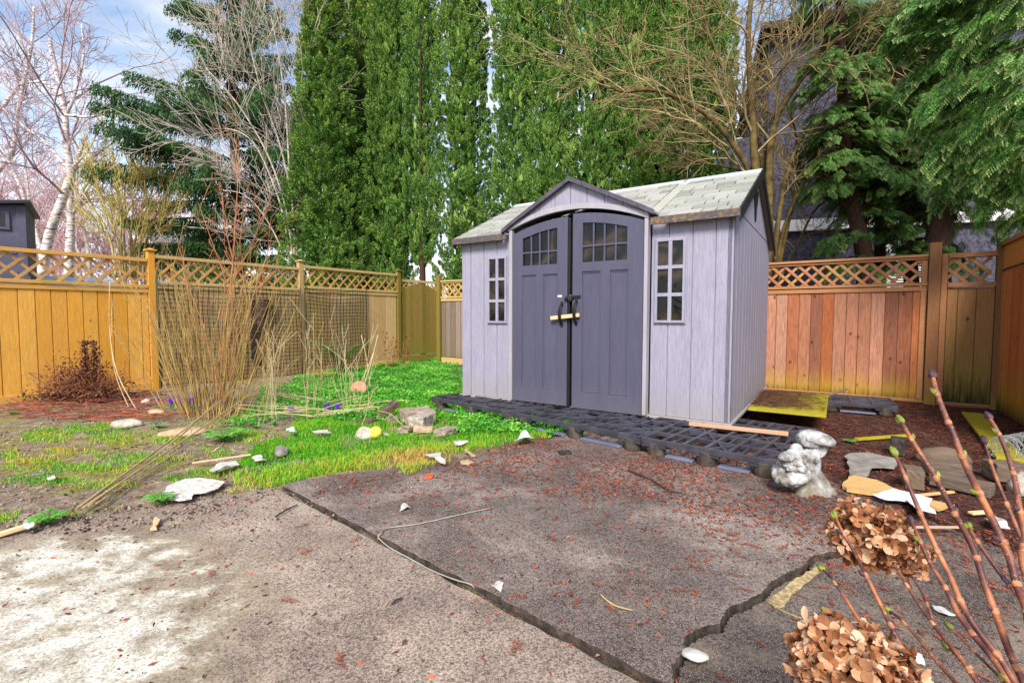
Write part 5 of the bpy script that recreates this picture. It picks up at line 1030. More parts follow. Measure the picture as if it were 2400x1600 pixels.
# ------------------------------------------------------------------ pallets under the shed
M_pal = simple('black_pallet_plastic', lin(72, 72, 84), lin(40, 38, 44), 7, .42, .15, 50, spec=.5)
M_skid = simple('grey_blue_skid', lin(112, 116, 140), lin(84, 86, 108), 5, .5, .1)
M_foot = simple('dirty_pallet_foot', lin(92, 84, 76), lin(50, 44, 42), 12, .8, .3)
def pallet(o, ang, L, Wd, top, label, group='black plastic pallets under the shed', seed=0, feet=True):
    r = empty('plastic_pallet', (o.x, o.y, 0), ang, label, 'pallet', group); mb = MB(); th = .034; z0, z1 = top - th, top
    nx, ny = 6, 5; xs = [L * i / nx for i in range(nx + 1)]; ys = [Wd * i / ny for i in range(ny + 1)]; t = .013; rg = random.Random(seed)
    for x in xs: mb.box(max(0, x - t), min(L, x + t), 0, Wd, z0, z1)
    for y in ys:
        for a, b in zip(xs[:-1], xs[1:]): mb.box(a + t, b - t, max(0, y - t * .7), min(Wd, y + t * .7), z0, z1 - .002)
    for i in range(nx):
        for j in range(ny):
            a, b, c, d = xs[i] + t, xs[i + 1] - t, ys[j] + t * .7, ys[j + 1] - t * .7; k = (i + j) % 3
            if i in (0, 2, 3, 5) and j in (0, 2, 4) and (i + j) % 2 == 0: continue
            if k == 0: mb.beam((a, c, z1 - .014), (b, d, z1 - .012), .014, .018); mb.beam((a, d, z1 - .015), (b, c, z1 - .013), .014, .018)
            elif k == 1: mb.box((a + b) / 2 - .006, (a + b) / 2 + .006, c, d, z0 + .006, z1 - .004)
            else: mb.beam((a, c, z1 - .014), (b, d, z1 - .014), .009, .018)
    mb.box(0, L, -.012, -.0005, z0 - .012, z1 - .003); mb.box(-.012, -.0005, -.012, Wd, z0 - .012, z1 - .003); mb.box(L + .0005, L + .012, -.012, Wd, z0 - .012, z1 - .003); mb.build('deck', M_pal, r, bevel=.002, seg=1)
    for x in (.09, L / 2, L - .09):
        for y in (.05, Wd / 2, Wd - .12):
            mb = MB(); n = 10; w0, w1 = .07, .088
            for k in range(1): mb.add([(x + w0 * math.cos(2 * math.pi * i / n), y + w0 * .8 * math.sin(2 * math.pi * i / n), .004) for i in range(n)] + [(x + w1 * math.cos(2 * math.pi * i / n), y + w1 * .8 * math.sin(2 * math.pi * i / n), z0 - .002) for i in range(n)], [tuple(range(n))[::-1], tuple(range(n, 2 * n))] + [(i, (i + 1) % n, n + (i + 1) % n, n + i) for i in range(n)])
            mb.build('foot', M_foot, r, bevel=.006)
            mb = MB(); mb.box(x - .10, x + .10, y - .058, y + .058, z0 - .035, z0 - .0025)
            if y < .1: mb.build('collar', M_pal, r, bevel=.004)
    for y in (.03,):
        mb = MB()
        for xa, xb in ((.18, L / 2 - .09), (L / 2 + .09, L - .18)): mb.box(xa, xb, y - .03, y + .05, .006, .026)
        mb.build('skid', M_skid, r, bevel=.004)
    return r
pa, pb = G(vw(995, 912), .14), G(vw(1470, 1000), .14); pc = G(vw(1790, 1055), .14); pd = (pb - pa).normalized(); pang = math.atan2(pd.y, pd.x); Lp = (pb - pa).length / 2 - .01
pallet(pa, pang, Lp, 1.0, .146, 'black plastic pallet at the left end of the shed front, edge over the grass', seed=1)
pallet(pa + pd * (Lp + .02), pang, Lp, 1.0, .143, 'black plastic pallet in front of the shed doors', seed=2)
pe = (pc - pb).normalized(); pallet(pb + pe * .03, math.atan2(pe.y, pe.x), (pc - pb).length - .03, 1.25, .140, 'black plastic pallet sticking out at the front right corner of the shed', seed=3)
bl, br_ = P(c7(240, 1000), 5.9), G(c7(555, 1025), .12); pallet(G(c7(262, 1030), .12), math.atan2(-.60, .98), 1.2, .62, .125, 'black plastic pallet pushed against the red cedar fence behind the shed corner', seed=4)
hid = shed_world(.3, 1.2, 0); pallet(Vector((hid.x, hid.y, 0)), YAW, 1.2, 1.2, .115, 'black plastic pallet carrying the back of the shed', seed=5)

# ------------------------------------------------------------------ generic loose pieces
def piece(name, q0, q1, depth, height, mat, label, cat, group=None, z=0.0, bev=.006, rough=0.0, lift=(0, 0), seed=0, qa=None):
    """a block whose lower front edge runs from picture point q0 to q1"""
    a, b = G(q0, z), G(q1, z); d = (b - a); L = d.length; ang = math.atan2(d.y, d.x); r = random.Random(seed + int(q0[0])); nx, ny, nz_ = (1, 1, 1) if not rough else (max(2, int(L / .03)), max(2, int(depth / .03)), max(1, int(height / .03)))
    bm = bmesh.new(); bmesh.ops.create_cube(bm, size=1)
    if rough: bmesh.ops.subdivide_edges(bm, edges=bm.edges, cuts=4, use_grid_fill=True)
    for v_ in bm.verts:
        c = v_.co; c.x = (c.x + .5) * L; c.y = (c.y + .5) * depth; c.z = (c.z + .5) * height
        if rough: c += Vector((r.gauss(0, rough), r.gauss(0, rough), r.gauss(0, rough)))
        c.z += lift[0] * (1 - c.x / L) + lift[1] * (c.x / L)
    me = bpy.data.meshes.new(name); bmesh.ops.recalc_face_normals(bm, faces=bm.faces); bm.to_mesh(me); bm.free(); o = link_mesh(name, me, mat); o.location = a; o.rotation_euler = (0, 0, ang)
    if bev: md = o.modifiers.new('bevel', 'BEVEL'); md.width = bev; md.segments = 2; md.limit_method = 'ANGLE'; md.angle_limit = math.radians(40)
    return tag(o, label, cat, group)
def plank(name, a, b, wd, th, mat, label, cat, group=None, roll=(0, 0, 1)):
    mb = MB(); a, b = Vector(a), Vector(b); c = (a + b) / 2; mb.beam(a - c, b - c, wd, th, roll); o = mb.build(name, mat, bevel=.002); o.location = c; return tag(o, label, cat, group)
def rod(name, pts, r, mat, label, cat, group=None, n=6, sm=4):
    pts = [Vector(p) for p in pts]; b = pts[0].copy(); q = smooth_line([p - b for p in pts], sm) if len(pts) > 2 else [p - b for p in pts]; mb = MB(); rr = [r * (1 - .3 * i / (len(q) - 1)) for i in range(len(q))]; mb.tube(q, rr, n); o = mb.build(name, mat, None, True); o.location = b; return tag(o, label, cat, group)
def rock(name, q, rx, ry, rz_, mat, label, cat='stone', group=None, seed=1, z=0.0, amp=.35, fl=.6):
    c = G(q, z); bm = bmesh.new(); bmesh.ops.create_icosphere(bm, subdivisions=3, radius=1); r = np.random.default_rng(seed)
    o1, o2 = r.uniform(0, 50, 2)
    for v_ in bm.verts:
        p = v_.co; f = 1 + amp * (float(fbm(np.array([p.x * 1.3 + o1 + p.z]), np.array([p.y * 1.3 + o2 - p.z * .7]), seed)[0]) - .47) * 2; p *= f; p.z = max(p.z, -.35); p.x *= rx; p.y *= ry; p.z = (p.z + .3) * rz_
    me = bpy.data.meshes.new(name); bm.to_mesh(me); bm.free(); me.polygons.foreach_set('use_smooth', np.ones(len(me.polygons), bool)); o = link_mesh(name, me, mat); o.location = c; o.rotation_euler = (0, 0, r.uniform(-.6, .6)); return tag(o, label, cat, group)
def scrap(name, pts, mat, label, cat, group=None, th=.004, z=.012, curl=.0):
    """a thin flat scrap with outline given as picture points lying at height z"""
    w_ = [G(p, z) for p in pts]; rj = random.Random(len(pts) + int(pts[0][1])); w0 = w_; w_ = [w0[i // 4].lerp(w0[(i // 4 + 1) % len(w0)], (i % 4) / 4) + (Vector((rj.gauss(0, 1), rj.gauss(0, 1), 0)) * (w0[i // 4] - w0[(i // 4 + 1) % len(w0)]).length * .035 * (i % 4 > 0)) for i in range(4 * len(w0))]; c = sum(w_, Vector()) / len(w_); w_ = [p - c for p in w_]; r = random.Random(int(pts[0][0])); ph = r.uniform(0, 6.28); w_ = [p + Vector((0, 0, curl * .5 * (1 + math.sin(2 * math.atan2(p.y, p.x) + ph)))) for p in w_]; n = len(w_); m = Vector((0, 0, .5 * curl))
    mb = MB(); vs = [p for p in w_] + [p + Vector((0, 0, th)) for p in w_] + [m, m + Vector((0, 0, th))]; fs = [(i, n + i, n + (i + 1) % n, (i + 1) % n) for i in range(n)] + [((i + 1) % n, i, 2 * n)[::-1] for i in range(n)] + [(n + i, n + (i + 1) % n, 2 * n + 1) for i in range(n)]
    mb.add(vs, fs); o = mb.build(name, mat); o.location = c; return tag(o, label, cat, group)
M_brick = simple('grey_brown_brick', lin(172, 154, 140), lin(112, 96, 84), 16, .92, .7, 50, bdist=.01)
M_brickw = simple('pale_rough_brick', lin(196, 188, 174), lin(124, 112, 98), 22, .92, 1.0, 40, bdist=.02)
M_brickd = simple('dark_brick', lin(110, 92, 80), lin(62, 50, 44), 14, .92, .7, 45, bdist=.01)
M_stone = simple('pale_stone', lin(208, 200, 188), lin(138, 126, 112), 11, .9, .8, 26, bdist=.02)
M_stoneg = simple('grey_stone', lin(160, 152, 144), lin(84, 76, 70), 13, .9, .8, 26, bdist=.02)
M_tan = simple('tan_flagstone', lin(196, 168, 138), lin(150, 124, 98), 12, .9, .5, 34)
M_wht = simple('white_scrap', lin(206, 204, 200), lin(150, 146, 142), 14, .7, .3, 30)
M_beamw = wood('weathered_timber', [lin(128, 110, 92), lin(108, 92, 76)], (.8, 9, 9), .5, knots=False)
M_beamd = wood('dark_wet_timber', [lin(124, 108, 94), lin(104, 90, 78)], (.8, 9, 9), .5, knots=False)
M_yel = wood('mossy_yellow_board', [lin(176, 164, 40), lin(164, 154, 44)], (1.2, 6, 6), .5, knots=False)
M_peach = wood('fresh_cut_strip', [lin(204, 164, 134), lin(192, 146, 112)], (.7, 9, 9), .75, knots=False)
M_dkp = simple('dark_post_end', lin(66, 58, 56), lin(36, 32, 32), 18, .8, .4)
GB = 'loose bricks in the grass'
piece('brick', c9(1018, 572), c9(1145, 590), .20, .055, M_brick, 'small brick lying alone at the right end of the brick pile', 'brick', GB, rough=.002, seed=1)
piece('brick', c9(740, 508), c9(905, 518), .25, .125, M_brickw, 'rough faced pale block at the front of the brick pile', 'brick', GB, rough=.0035, seed=2)
piece('brick', c9(640, 420), c9(735, 470), .30, .13, M_brick, 'brown block leaning behind the rough faced pale block', 'brick', GB, rough=.003, seed=3, lift=(.01, 0))
piece('brick', c9(530, 445), c9(640, 432), .10, .06, M_brick, 'small pale brick wedged left of the brown block', 'brick', GB, rough=.002, seed=4)
piece('brick', c9(480, 400), c9(640, 380), .16, .06, M_brickd, 'dark brick tilted up on the pile behind the others', 'brick', GB, z=.0, rough=.003, seed=5, lift=(.02, .12))
piece('brick', c9(620, 545), c9(735, 552), .12, .045, M_brick, 'thin brick half sunk in the grass before the pile', 'brick', GB, rough=.003, seed=6)
piece('brick', c9(800, 545), c9(1010, 535), .12, .03, M_tan, 'flat tan paver under the rough faced pale block', 'brick', GB, rough=.003, seed=7)
piece('plank', c9(95, 458), c9(400, 398), .06, .03, M_beamw, 'short grey plank end pointing left from the brick pile', 'plank', rough=0)
piece('brick', c9(330, 470), c9(470, 430), .10, .05, M_brickd, 'moss covered brick between the grey plank and the pile', 'brick', GB, rough=.004, seed=8)
rod('dry_stick', [G(c9(400, 300), .10), G(c9(540, 330), .12), G(c9(650, 430), .10), G(c9(770, 525), .02)], .007, M_twig_tan, 'crooked pale stick lying over the brick pile', 'stick')
GR = 'loose stones on the soil'
rock('rock', c9(258, 600), .085, .07, .075, M_stone, 'white angular rock beside the yellow ball', 'stone', GR, 11)
rock('rock', c1(1728, 178), .055, .05, .065, M_stoneg, 'grey lump of stone in the yellowing grass', 'stone', GR, 12)
rock('rock', vw(292, 982), .13, .07, .055, M_stone, 'pale flat stone on the bare soil left of the cane bundle', 'stone', GR, 13)
rock('rock', vw(420, 1000), .19, .12, .045, M_tan, 'wide tan flagstone under the cane bundle', 'stone', GR, 14, amp=.25)
rock('rock', c4(895, 1175), .06, .05, .05, M_stone, 'small white stone by the foot of the left fence', 'stone', GR, 15)
rock('rock', c4(965, 1228), .12, .07, .03, M_tan, 'tan flat stone just below the purple crocus clump', 'stone', GR, 16)
rock('rock', c9(480, 572), .05, .03, .02, M_stone, 'thin white chip right of the yellow ball', 'stone', GR, 17)
rock('rock', c8(1558, 560), .07, .07, .09, M_stone, 'white stone at the right picture edge by the timber block', 'stone', GR, 18)
rock('rock', vw(1598, 1505), .042, .026, .014, M_wht, 'white chip on the slab right of the crack', 'stone', GR, 19)
rock('rock', c8(388, 1322), .022, .015, .012, M_wht, 'small white pebble near the dried flower heads', 'stone', GR, 20)
bm = bmesh.new(); bmesh.ops.create_uvsphere(bm, u_segments=24, v_segments=16, radius=.056); me = bpy.data.meshes.new('ball'); bm.to_mesh(me); bm.free(); me.polygons.foreach_set('use_smooth', np.ones(len(me.polygons), bool)); o = link_mesh('ball', me, simple('yellow_felt', lin(226, 222, 96), lin(196, 186, 60), 18, .95, .8, 90)); o.location = G(c9(385, 600), 0) + Vector((0, 0, .05)); tag(o, 'yellow ball in the grass beside a white rock', 'ball')
c = P(c4(1860 * 800 / 2091 * 2.614 / 1, 0), 5) if False else G(vw(822, 905), 0.0)
mb = MB(); n = 20; mb.prism([(.11 * math.cos(2 * math.pi * i / n), .11 * math.sin(2 * math.pi * i / n)) for i in range(n)], lambda p, k: (p[0], p[1] * .28 + .02 * k, .09 + p[1] * .9)); o = mb.build('paver_disc', simple('pink_terracotta', lin(218, 150, 128), lin(186, 120, 100), 9, .85, .3), bevel=.004); o.location = G(vw(824, 908), 0); tag(o, 'round pink paver standing on edge in the weeds', 'paver')
# scraps of rubbish
scrap('tile_shard', [c9(935, 792), c9(1105, 762), c9(1155, 886), c9(1090, 868)], M_wht, 'triangular white tile shard at the edge of the lawn', 'tile shard', None, .008, .03, .012)
scrap('plastic_bag', [c9(1915, 628), c9(1985, 590), c9(2030, 566), c9(2080, 600), c9(2150, 612), c9(2125, 652), c9(1990, 645)], simple('crumpled_plastic', lin(222, 230, 230), lin(160, 176, 172), 22, .3, .8, 26), 'crumpled clear plastic bag on the slab edge before the pallet', 'plastic bag', None, .004, .02, .05)
scrap('paper_scrap', [c9(1238, 640), c9(1310, 622), c9(1410, 655), c9(1330, 672), c9(1260, 680)], M_wht, 'ragged pale paper scrap in the grass left of the plastic bag', 'paper scrap', None, .003, .03, .02)
scrap('wood_chip', [c9(1360, 728), c9(1385, 730), c9(1485, 800), c9(1440, 808)], wood('chip', [lin(176, 140, 100)], (3, 3, 3), .6, knots=False), 'brown wood chip on the slab edge right of the tile shard', 'wood chip', None, .012, .012)
scrap('stone_chip', [c9(1315, 862), c9(1395, 845), c9(1470, 870), c9(1400, 892), c9(1325, 888)], M_tan, 'flat tan stone chip on the slab below the wood chip', 'stone chip', None, .010, .006)
scrap('paper_scrap', [c1(1000, 425), c1(1040, 365), c1(1130, 330), c1(1230, 322), c1(1380, 345), c1(1340, 385), c1(1270, 410), c1(1190, 420), c1(1180, 450), c1(1100, 462), c1(1010, 450)], simple('white_plaster', lin(226, 224, 220), lin(150, 138, 126), 30, .9, .6, 40), 'largest white plaster patch on the soil beside the slab', 'plaster', None, .005, .016, .0)
scrap('paper_scrap', [c1(1285, 275), c1(1330, 250), c1(1450, 222), c1(1470, 240), c1(1390, 262), c1(1310, 292)], M_wht, 'white scrap on the soil above the largest plaster patch', 'paper scrap', None, .004, .02, .02)
scrap('paper_scrap', [c1(1545, 205), c1(1600, 192), c1(1635, 220), c1(1580, 232)], M_wht, 'grey white scrap on the soil left of the grey stone lump', 'paper scrap', None, .004, .02, .02)
scrap('wood_chip', [c1(925, 640), c1(955, 570), c1(985, 585), c1(965, 640)], M_pale, 'upright pale wood chip lying on the near slab', 'wood chip', None, .010, .0)
scrap('paper_scrap', [c1(145, 625), c1(180, 585), c1(225, 572), c1(215, 625), c1(180, 640)], M_wht, 'white torn scrap in the tuft at the left slab edge', 'paper scrap', None, .004, .02, .03)
plank('plank', G(c1(-60, 690), .0), G(c1(170, 615), .02), .035, .018, M_pale, 'pale thin lath at the left picture edge', 'plank')
scrap('paper_scrap', [c1(290, 325), c1(335, 308), c1(342, 328), c1(300, 342)], M_wht, 'small white scrap on the grass patch at far left', 'paper scrap', None, .004, .03, .01)
scrap('paper_scrap', [c1(1755, 25), c1(1800, 22), c1(1812, 42), c1(1775, 52)], simple('pale_cyan_plastic', lin(206, 230, 232), lin(176, 206, 210), 9, .5, 0), 'pale cyan scrap in the grass before the shrub', 'plastic scrap', None, .004, .05, .03)
scrap('paper_scrap', [c1(1915, 35), c1(2010, 28), c1(2030, 42), c1(1940, 48)], M_wht, 'long grey scrap lying in the grass left of the white rock', 'paper scrap', None, .004, .04, .01)
scrap('glass_shard', [c8(880, 1385), c8(960, 1378), c8(1040, 1420), c8(1056, 1468), c8(980, 1440)], simple('teal_white_glass', lin(214, 240, 238), lin(180, 226, 222), 4, .15, 0, spec=.6), 'teal edged white shard between the hydrangea stems', 'shard', None, .006, -.012)
scrap('feather', [c8(1088, 1158), c8(1140, 1170), c8(1216, 1205), c8(1180, 1212), c8(1120, 1190)], M_wht, 'pale feather on the slab behind the hydrangea stems', 'feather', None, .003, -.014, .006)
scrap('paper_scrap', [c2(360, 520), c2(385, 488), c2(410, 490), c2(428, 510), c2(395, 518)], M_wht, 'little white crumpled scrap on the middle slab', 'paper scrap', None, .003, .006, .02)
scrap('paper_scrap', [c2(925, 985), c2(965, 945), c2(1000, 970), c2(985, 1015)], simple('clear_flake', lin(206, 200, 196), lin(170, 160, 156), 30, .4, 0), 'translucent flake on the slab just behind the long joint', 'plastic scrap', None, .002, .008, .01)
scrap('paper_scrap', [c5(170, 845), c5(225, 822), c5(310, 822), c5(332, 845), c5(230, 866)], M_wht, 'small white scrap in front of a pallet foot', 'paper scrap', None, .004, .006, .01)
scrap('wood_chip', [c2(1325, 155), c2(1400, 148), c2(1415, 165), c2(1345, 175)], M_dkp, 'dark flat wood chip on the slab near the pallet', 'wood chip', None, .015, .004)
scrap('paper_scrap', [c8(1360, 700), c8(1420, 690), c8(1480, 730), c8(1500, 752), c8(1400, 745)], M_wht, 'white plastic scrap on the litter near the right edge', 'plastic scrap', None, .004, .01, .02)
scrap('leaf_clump', [c2(512, 300), c2(545, 290), c2(570, 298), c2(560, 315), c2(530, 328), c2(515, 315)], simple('orange_leaf', lin(222, 96, 54), lin(186, 70, 40), 14, .7, .2), 'orange red wet leaf on the slab by the grass edge', 'leaf', None, .003, .006, .008)
# pale strap lying over the joint
sp = [G(c2(928, 495), .010), G(c2(700, 545), .012), G(c2(480, 595), .010), G(c2(285, 622), .014), G(c2(245, 655), .02), G(c2(232, 680), .01), G(c2(300, 740), .0), G(c2(420, 805), -.002), G(c2(560, 880), -.004), G(c2(700, 935), .004), G(c2(800, 965), .006), G(c2(825, 1000), -.02)]
rod('plastic_strap', sp, .0032, simple('strap_plastic', lin(170, 172, 164), lin(126, 126, 118), 9, .5, 0), 'pale bent plastic strap lying across the joint of the slabs', 'strap')
rod('twig', [G(c2(1590, 1020), .012), G(c2(1670, 1085), .015), G(c2(1790, 1120), .012)], .004, M_twig_tan, 'thin forked tan twig on the middle slab', 'twig'); rod('twig', [G(c2(315, 1085), .0), G(c2(345, 1060), .004), G(c2(378, 1048), .0)], .004, M_dkp, 'short dark curved twig on the near slab', 'twig')
rod('twig', [G(c2(1760, 262), .012), G(c2(1900, 320), .02), G(c2(2010, 385), .012), G(c2(2090, 400), .012)], .006, M_bark, 'brown crooked twig on the slab before the statue', 'twig'); rod('twig', [G(c1(1690, 555), .0), G(c1(1760, 512), .004), G(c1(1825, 482), .0)], .005, M_dkp, 'dark straight twig near the bottom picture edge', 'twig')
rod('twig', [G(c8(215, 1125), .01), G(c8(300, 1180), .012), G(c8(420, 1225), .01), G(c8(560, 1240), .012), G(c8(760, 1240), .01)], .0025, M_twig_tan, 'long thin wire like twig on the right slab', 'twig'); plank('lath', G(c1(1180, 228), .015), G(c1(1540, 175), .02), .018, .01, M_pale, 'thin pale lath on the soil beside the plaster patches', 'lath')
# right hand jumble
scrapM = simple('grey_slate', lin(150, 146, 140), lin(104, 98, 92), 9, .85, .4)
a = [G(c7(128, 1108), .165), G(c7(572, 1150), .168), G(c7(586, 1024), .17), G(c7(215, 1000), .165)]; cc = sum(a, Vector()) / 4
mb = MB(); mb.hexa([p - cc for p in a] + [p - cc + Vector((0, 0, .018)) for p in a]); o = mb.build('yellow_board', M_yel, bevel=.002); o.location = cc; tag(o, 'mossy yellow plywood board lying on the pallet right of the shed, strewn with needles', 'board')
n = 9000; uu, vv_ = RG.random(n), RG.random(n); kp = RG.random(n) < np.clip(1.25 - uu * 1.2 + .3 * RG.normal(0, 1, n), 0, 1) * np.clip((vv_ - .08) * 6, 0, 1); uu, vv_ = uu[kp], vv_[kp]; A4 = np.array([tuple(p) for p in a]); pt = (A4[0] * (1 - uu[:, None]) + A4[1] * uu[:, None]) * (1 - vv_[:, None]) + (A4[3] * (1 - uu[:, None]) + A4[2] * uu[:, None]) * vv_[:, None]
n = len(pt); C = pt + np.array([[0, 0, .0255]]); an = RG.normal(.0, .5, n) - .5; Ld = RG.uniform(.01, .05, n); A = np.stack([np.cos(an), np.sin(an), RG.normal(0, .06, n)], 1) * Ld[:, None]; B = np.stack([-np.sin(an), np.cos(an), 0 * an], 1) * RG.uniform(.002, .005, (n, 1)); C[:, 2] += np.abs(A[:, 2]); V, Fq = leaves_np(C, A, B); tag(np_mesh('board_litter', V, Fq, M_needle, tint=np.repeat(RG.beta(1.6, 2, n), 4)), kind='stuff')
plank('wood_strip', G(c5(548, 520), .152), G(c5(1640, 630), .172), .032, .03, M_peach, 'fresh peach coloured wood strip on the pallet under the shed corner', 'wood strip')
plank('stick', G(c7(565, 1030), .17), P(c7(688, 985), G(c7(565, 1030), .17).y + .12), .03, .015, M_beamw, 'grey stick propped past the corner of the yellow board', 'stick')
mb = MB(); a = [G(c7(618, 1068), .0), G(c7(735, 1062), .0)]; d = a[1] - a[0]; mb.prism([(0, 0), (d.length, 0), (0.02, .11)], lambda p, k: (p[0], .03 * k, p[1])); o = mb.build('wood_wedge', M_peach, bevel=.003); o.location = a[0]; o.rotation_euler = (0, 0, math.atan2(d.y, d.x)); tag(o, 'tan triangular wood offcut leaning by the fence foot', 'wood offcut')
plank('plank', G(c8(690, 282), .02), G(c8(955, 262), .02), .04, .02, M_yel, 'thin yellow lath on the needles left of the dark block', 'plank')
a = G(c7(1398, 1122), .025); b = G(c7(1625, 1385), .02); plank('plank', a, b, .17, .025, M_yel, 'wide mossy yellow plank on the litter by the side fence', 'plank')
piece('timber_block', c8(868, 362), c8(945, 372), .12, .13, M_dkp, 'dark upright timber block behind the hydrangea buds', 'timber', 'timber offcuts on the right', rough=.002, bev=.008)
rock('split_log', c8(1150, 400), .17, .075, .085, M_beamw, 'grey split log lying above the stacked beams', 'log', None, 25, amp=.3)
piece('timber_block', c8(945, 540), c8(1050, 555), .16, .12, M_beamw, 'pale brown timber block left of the two beams', 'timber', 'timber offcuts on the right', rough=.002, bev=.008)
piece('timber_beam', c8(1070, 520), c8(1392, 592), .11, .075, M_beamd, 'front dark beam with a pale upper face', 'timber', 'timber offcuts on the right', rough=.0015, bev=.005)
piece('timber_beam', c8(1075, 470), c8(1300, 480), .10, .085, M_beamd, 'rear dark beam behind the front beam', 'timber', 'timber offcuts on the right', rough=.0015, bev=.005)
piece('timber_block', c8(1425, 505), c8(1600, 515), .14, .12, M_beamd, 'dark timber block cut by the right picture edge', 'timber', 'timber offcuts on the right', rough=.002, bev=.006)
scrap('slate_sheet', [c8(650, 365), c8(760, 362), c8(905, 395), c8(890, 440), c8(655, 440)], scrapM, 'upper grey slate sheet on the litter', 'slate', 'grey slate sheets', .012, .012, .006); scrap('slate_sheet', [c8(650, 450), c8(770, 445), c8(745, 500), c8(655, 480)], scrapM, 'smaller grey slate sheet below the other', 'slate', 'grey slate sheets', .012, .012, .006)
M_spl = wood('splintered_board', [lin(214, 178, 122), lin(202, 160, 98)], (1.2, 5, 5), .7, knots=False)
scrap('broken_board', [c8(615, 540), c8(680, 492), c8(800, 520), c8(880, 560), c8(1000, 590), c8(1180, 640), c8(1120, 665), c8(960, 612), c8(780, 585), c8(640, 560)], M_spl, 'splintered yellow board lying in the litter right of the statue', 'broken board', None, .02, .012, .012)
scrap('plastic_sheet', [c8(775, 575), c8(880, 560), c8(980, 580), c8(1090, 600), c8(1110, 690), c8(1010, 670), c8(960, 610), c8(840, 600)], simple('white_plastic', lin(236, 236, 242), lin(206, 208, 220), 8, .35, .5, 20), 'white plastic sheet draped over the splintered board', 'plastic sheet', None, .003, .04, .02)
plank('lath', G(c8(990, 578), .03), G(c8(1200, 556), .03), .02, .012, M_spl, 'thin yellow splinter lath beyond the broken board', 'lath', 'splinter laths'); plank('lath', G(c8(1000, 742), .02), G(c8(1230, 742), .02), .014, .01, M_peach, 'thin pink brown lath nearer the dried flower head', 'lath', 'splinter laths'); plank('lath', G(c8(1290, 668), .02), G(c8(1390, 660), .02), .03, .012, M_pale, 'short pale lath at the right among hydrangea stems', 'lath', 'splinter laths')
# wire mesh roll at the right edge
c = G(c7(1640, 1372), 0); root = empty('wire_mesh_roll', c, .4, 'tangled roll of thin white wire netting at the right edge', 'wire roll'); PT, R = [], []
for k in range(26):
    t = k / 25 * .55 - .2; pts = []
    for j in range(15): a = j / 14 * 6.6; rr_ = .085 + .012 * math.sin(k * 2.1 + a * 2) ; pts.append((t + .018 * math.sin(a * 3 + k), rr_ * math.cos(a), .09 + rr_ * math.sin(a)))
    PT.append(pts); R.append([.0013] * 15)
for k in range(22):
    a = k / 22 * 6.283; PT.append([(-.2 + .55 * j / 14, (.088 + .008 * math.sin(j)) * math.cos(a + .12 * (j % 2)), .09 + .088 * math.sin(a + .12 * (j % 2))) for j in range(15)]); R.append([.0013] * 15)
V, Fq = tubes_np(np.array(PT), np.array(R), 3); np_mesh('mesh', V, Fq, simple('galvanised_wire', lin(206, 210, 212), lin(160, 164, 168), 8, .4, 0, metal=.3), root)
# ------------------------------------------------------------------ garden ornament
def M_orn():
    t = NT('mossy_white_concrete'); v = t.pos('Object'); n = t.noise(v, 13, 4, .6); grit = t.noise(v, 60, 4, .7); col = t.ramp(n, [(.34, lin(92, 86, 80)), (.5, lin(150, 148, 148)), (.66, lin(190, 188, 190))]); z = t.xyz(v, 2); m = t.n.new('ShaderNodeMapRange'); t.t.links.new(t.math('ADD', z, t.math('MULTIPLY', t.math('SUBTRACT', n, .5), .22)), m.inputs[0]); m.inputs[1].default_value = .02; m.inputs[2].default_value = .17; m.inputs[3].default_value = .75; m.inputs[4].default_value = 0
    col = t.mix(m.outputs[0], col, lin(112, 104, 84)); t.bump(t.math('ADD', n, grit), .5, .01); return t.done(col, .9, .2)  # the fine noise only roughens the bump
M_orn = M_orn(); oy = 2.96; ob = G(c5(1830, 1270), 0); oq = lambda a, b, dy=0: P(c5(a, b), ob.y + dy) - ob
orn = empty('garden_ornament', ob, 0, 'white mossy concrete garden ornament like fungus shelves on a gnarled stump', 'ornament')
def blob(name, c, r, amp, fr_, seed, parent, flat=None, ridge=0, squash=(1, 1, 1), rot=0):
    bm = bmesh.new(); bmesh.ops.create_icosphere(bm, subdivisions=4, radius=1); o1 = seed * 3.7
    P_ = np.array([v_.co[:] for v_ in bm.verts]); n3 = fbm(P_[:, 0] * fr_ + o1 + P_[:, 2] * .8, P_[:, 1] * fr_ - P_[:, 2] * 1.1 + o1, seed, 3) - .45; a = np.arctan2(P_[:, 1], P_[:, 0]); f = 1 + amp * n3 * 2 + ridge * np.cos(a * 9 + seed) * (1 - np.abs(P_[:, 2]))
    P_ = P_ * f[:, None] * np.array(squash)[None]; 
    if flat is not None: P_[:, 2] = np.where(P_[:, 2] < flat, flat + (P_[:, 2] - flat) * .25, P_[:, 2])
    cr_, sr_ = math.cos(rot), math.sin(rot); P_ = np.stack([P_[:, 0] * cr_ + P_[:, 2] * sr_, P_[:, 1], -P_[:, 0] * sr_ + P_[:, 2] * cr_], 1) * r + np.array(c)[None]
    for v_, p in zip(bm.verts, P_): v_.co = p
    me = bpy.data.meshes.new(name); bm.to_mesh(me); bm.free(); me.polygons.foreach_set('use_smooth', np.ones(len(me.polygons), bool)); return link_mesh(name, me, M_orn, parent)
ax = smooth_line([oq(1900, 1275), oq(1890, 1150), oq(1840, 1010), oq(1850, 900), oq(1930, 820), oq(1990, 730)], 5); rad = [.115, .085, .07, .062, .058, .05]; nn2 = len(ax); VV, FF = [], []; sg = 30
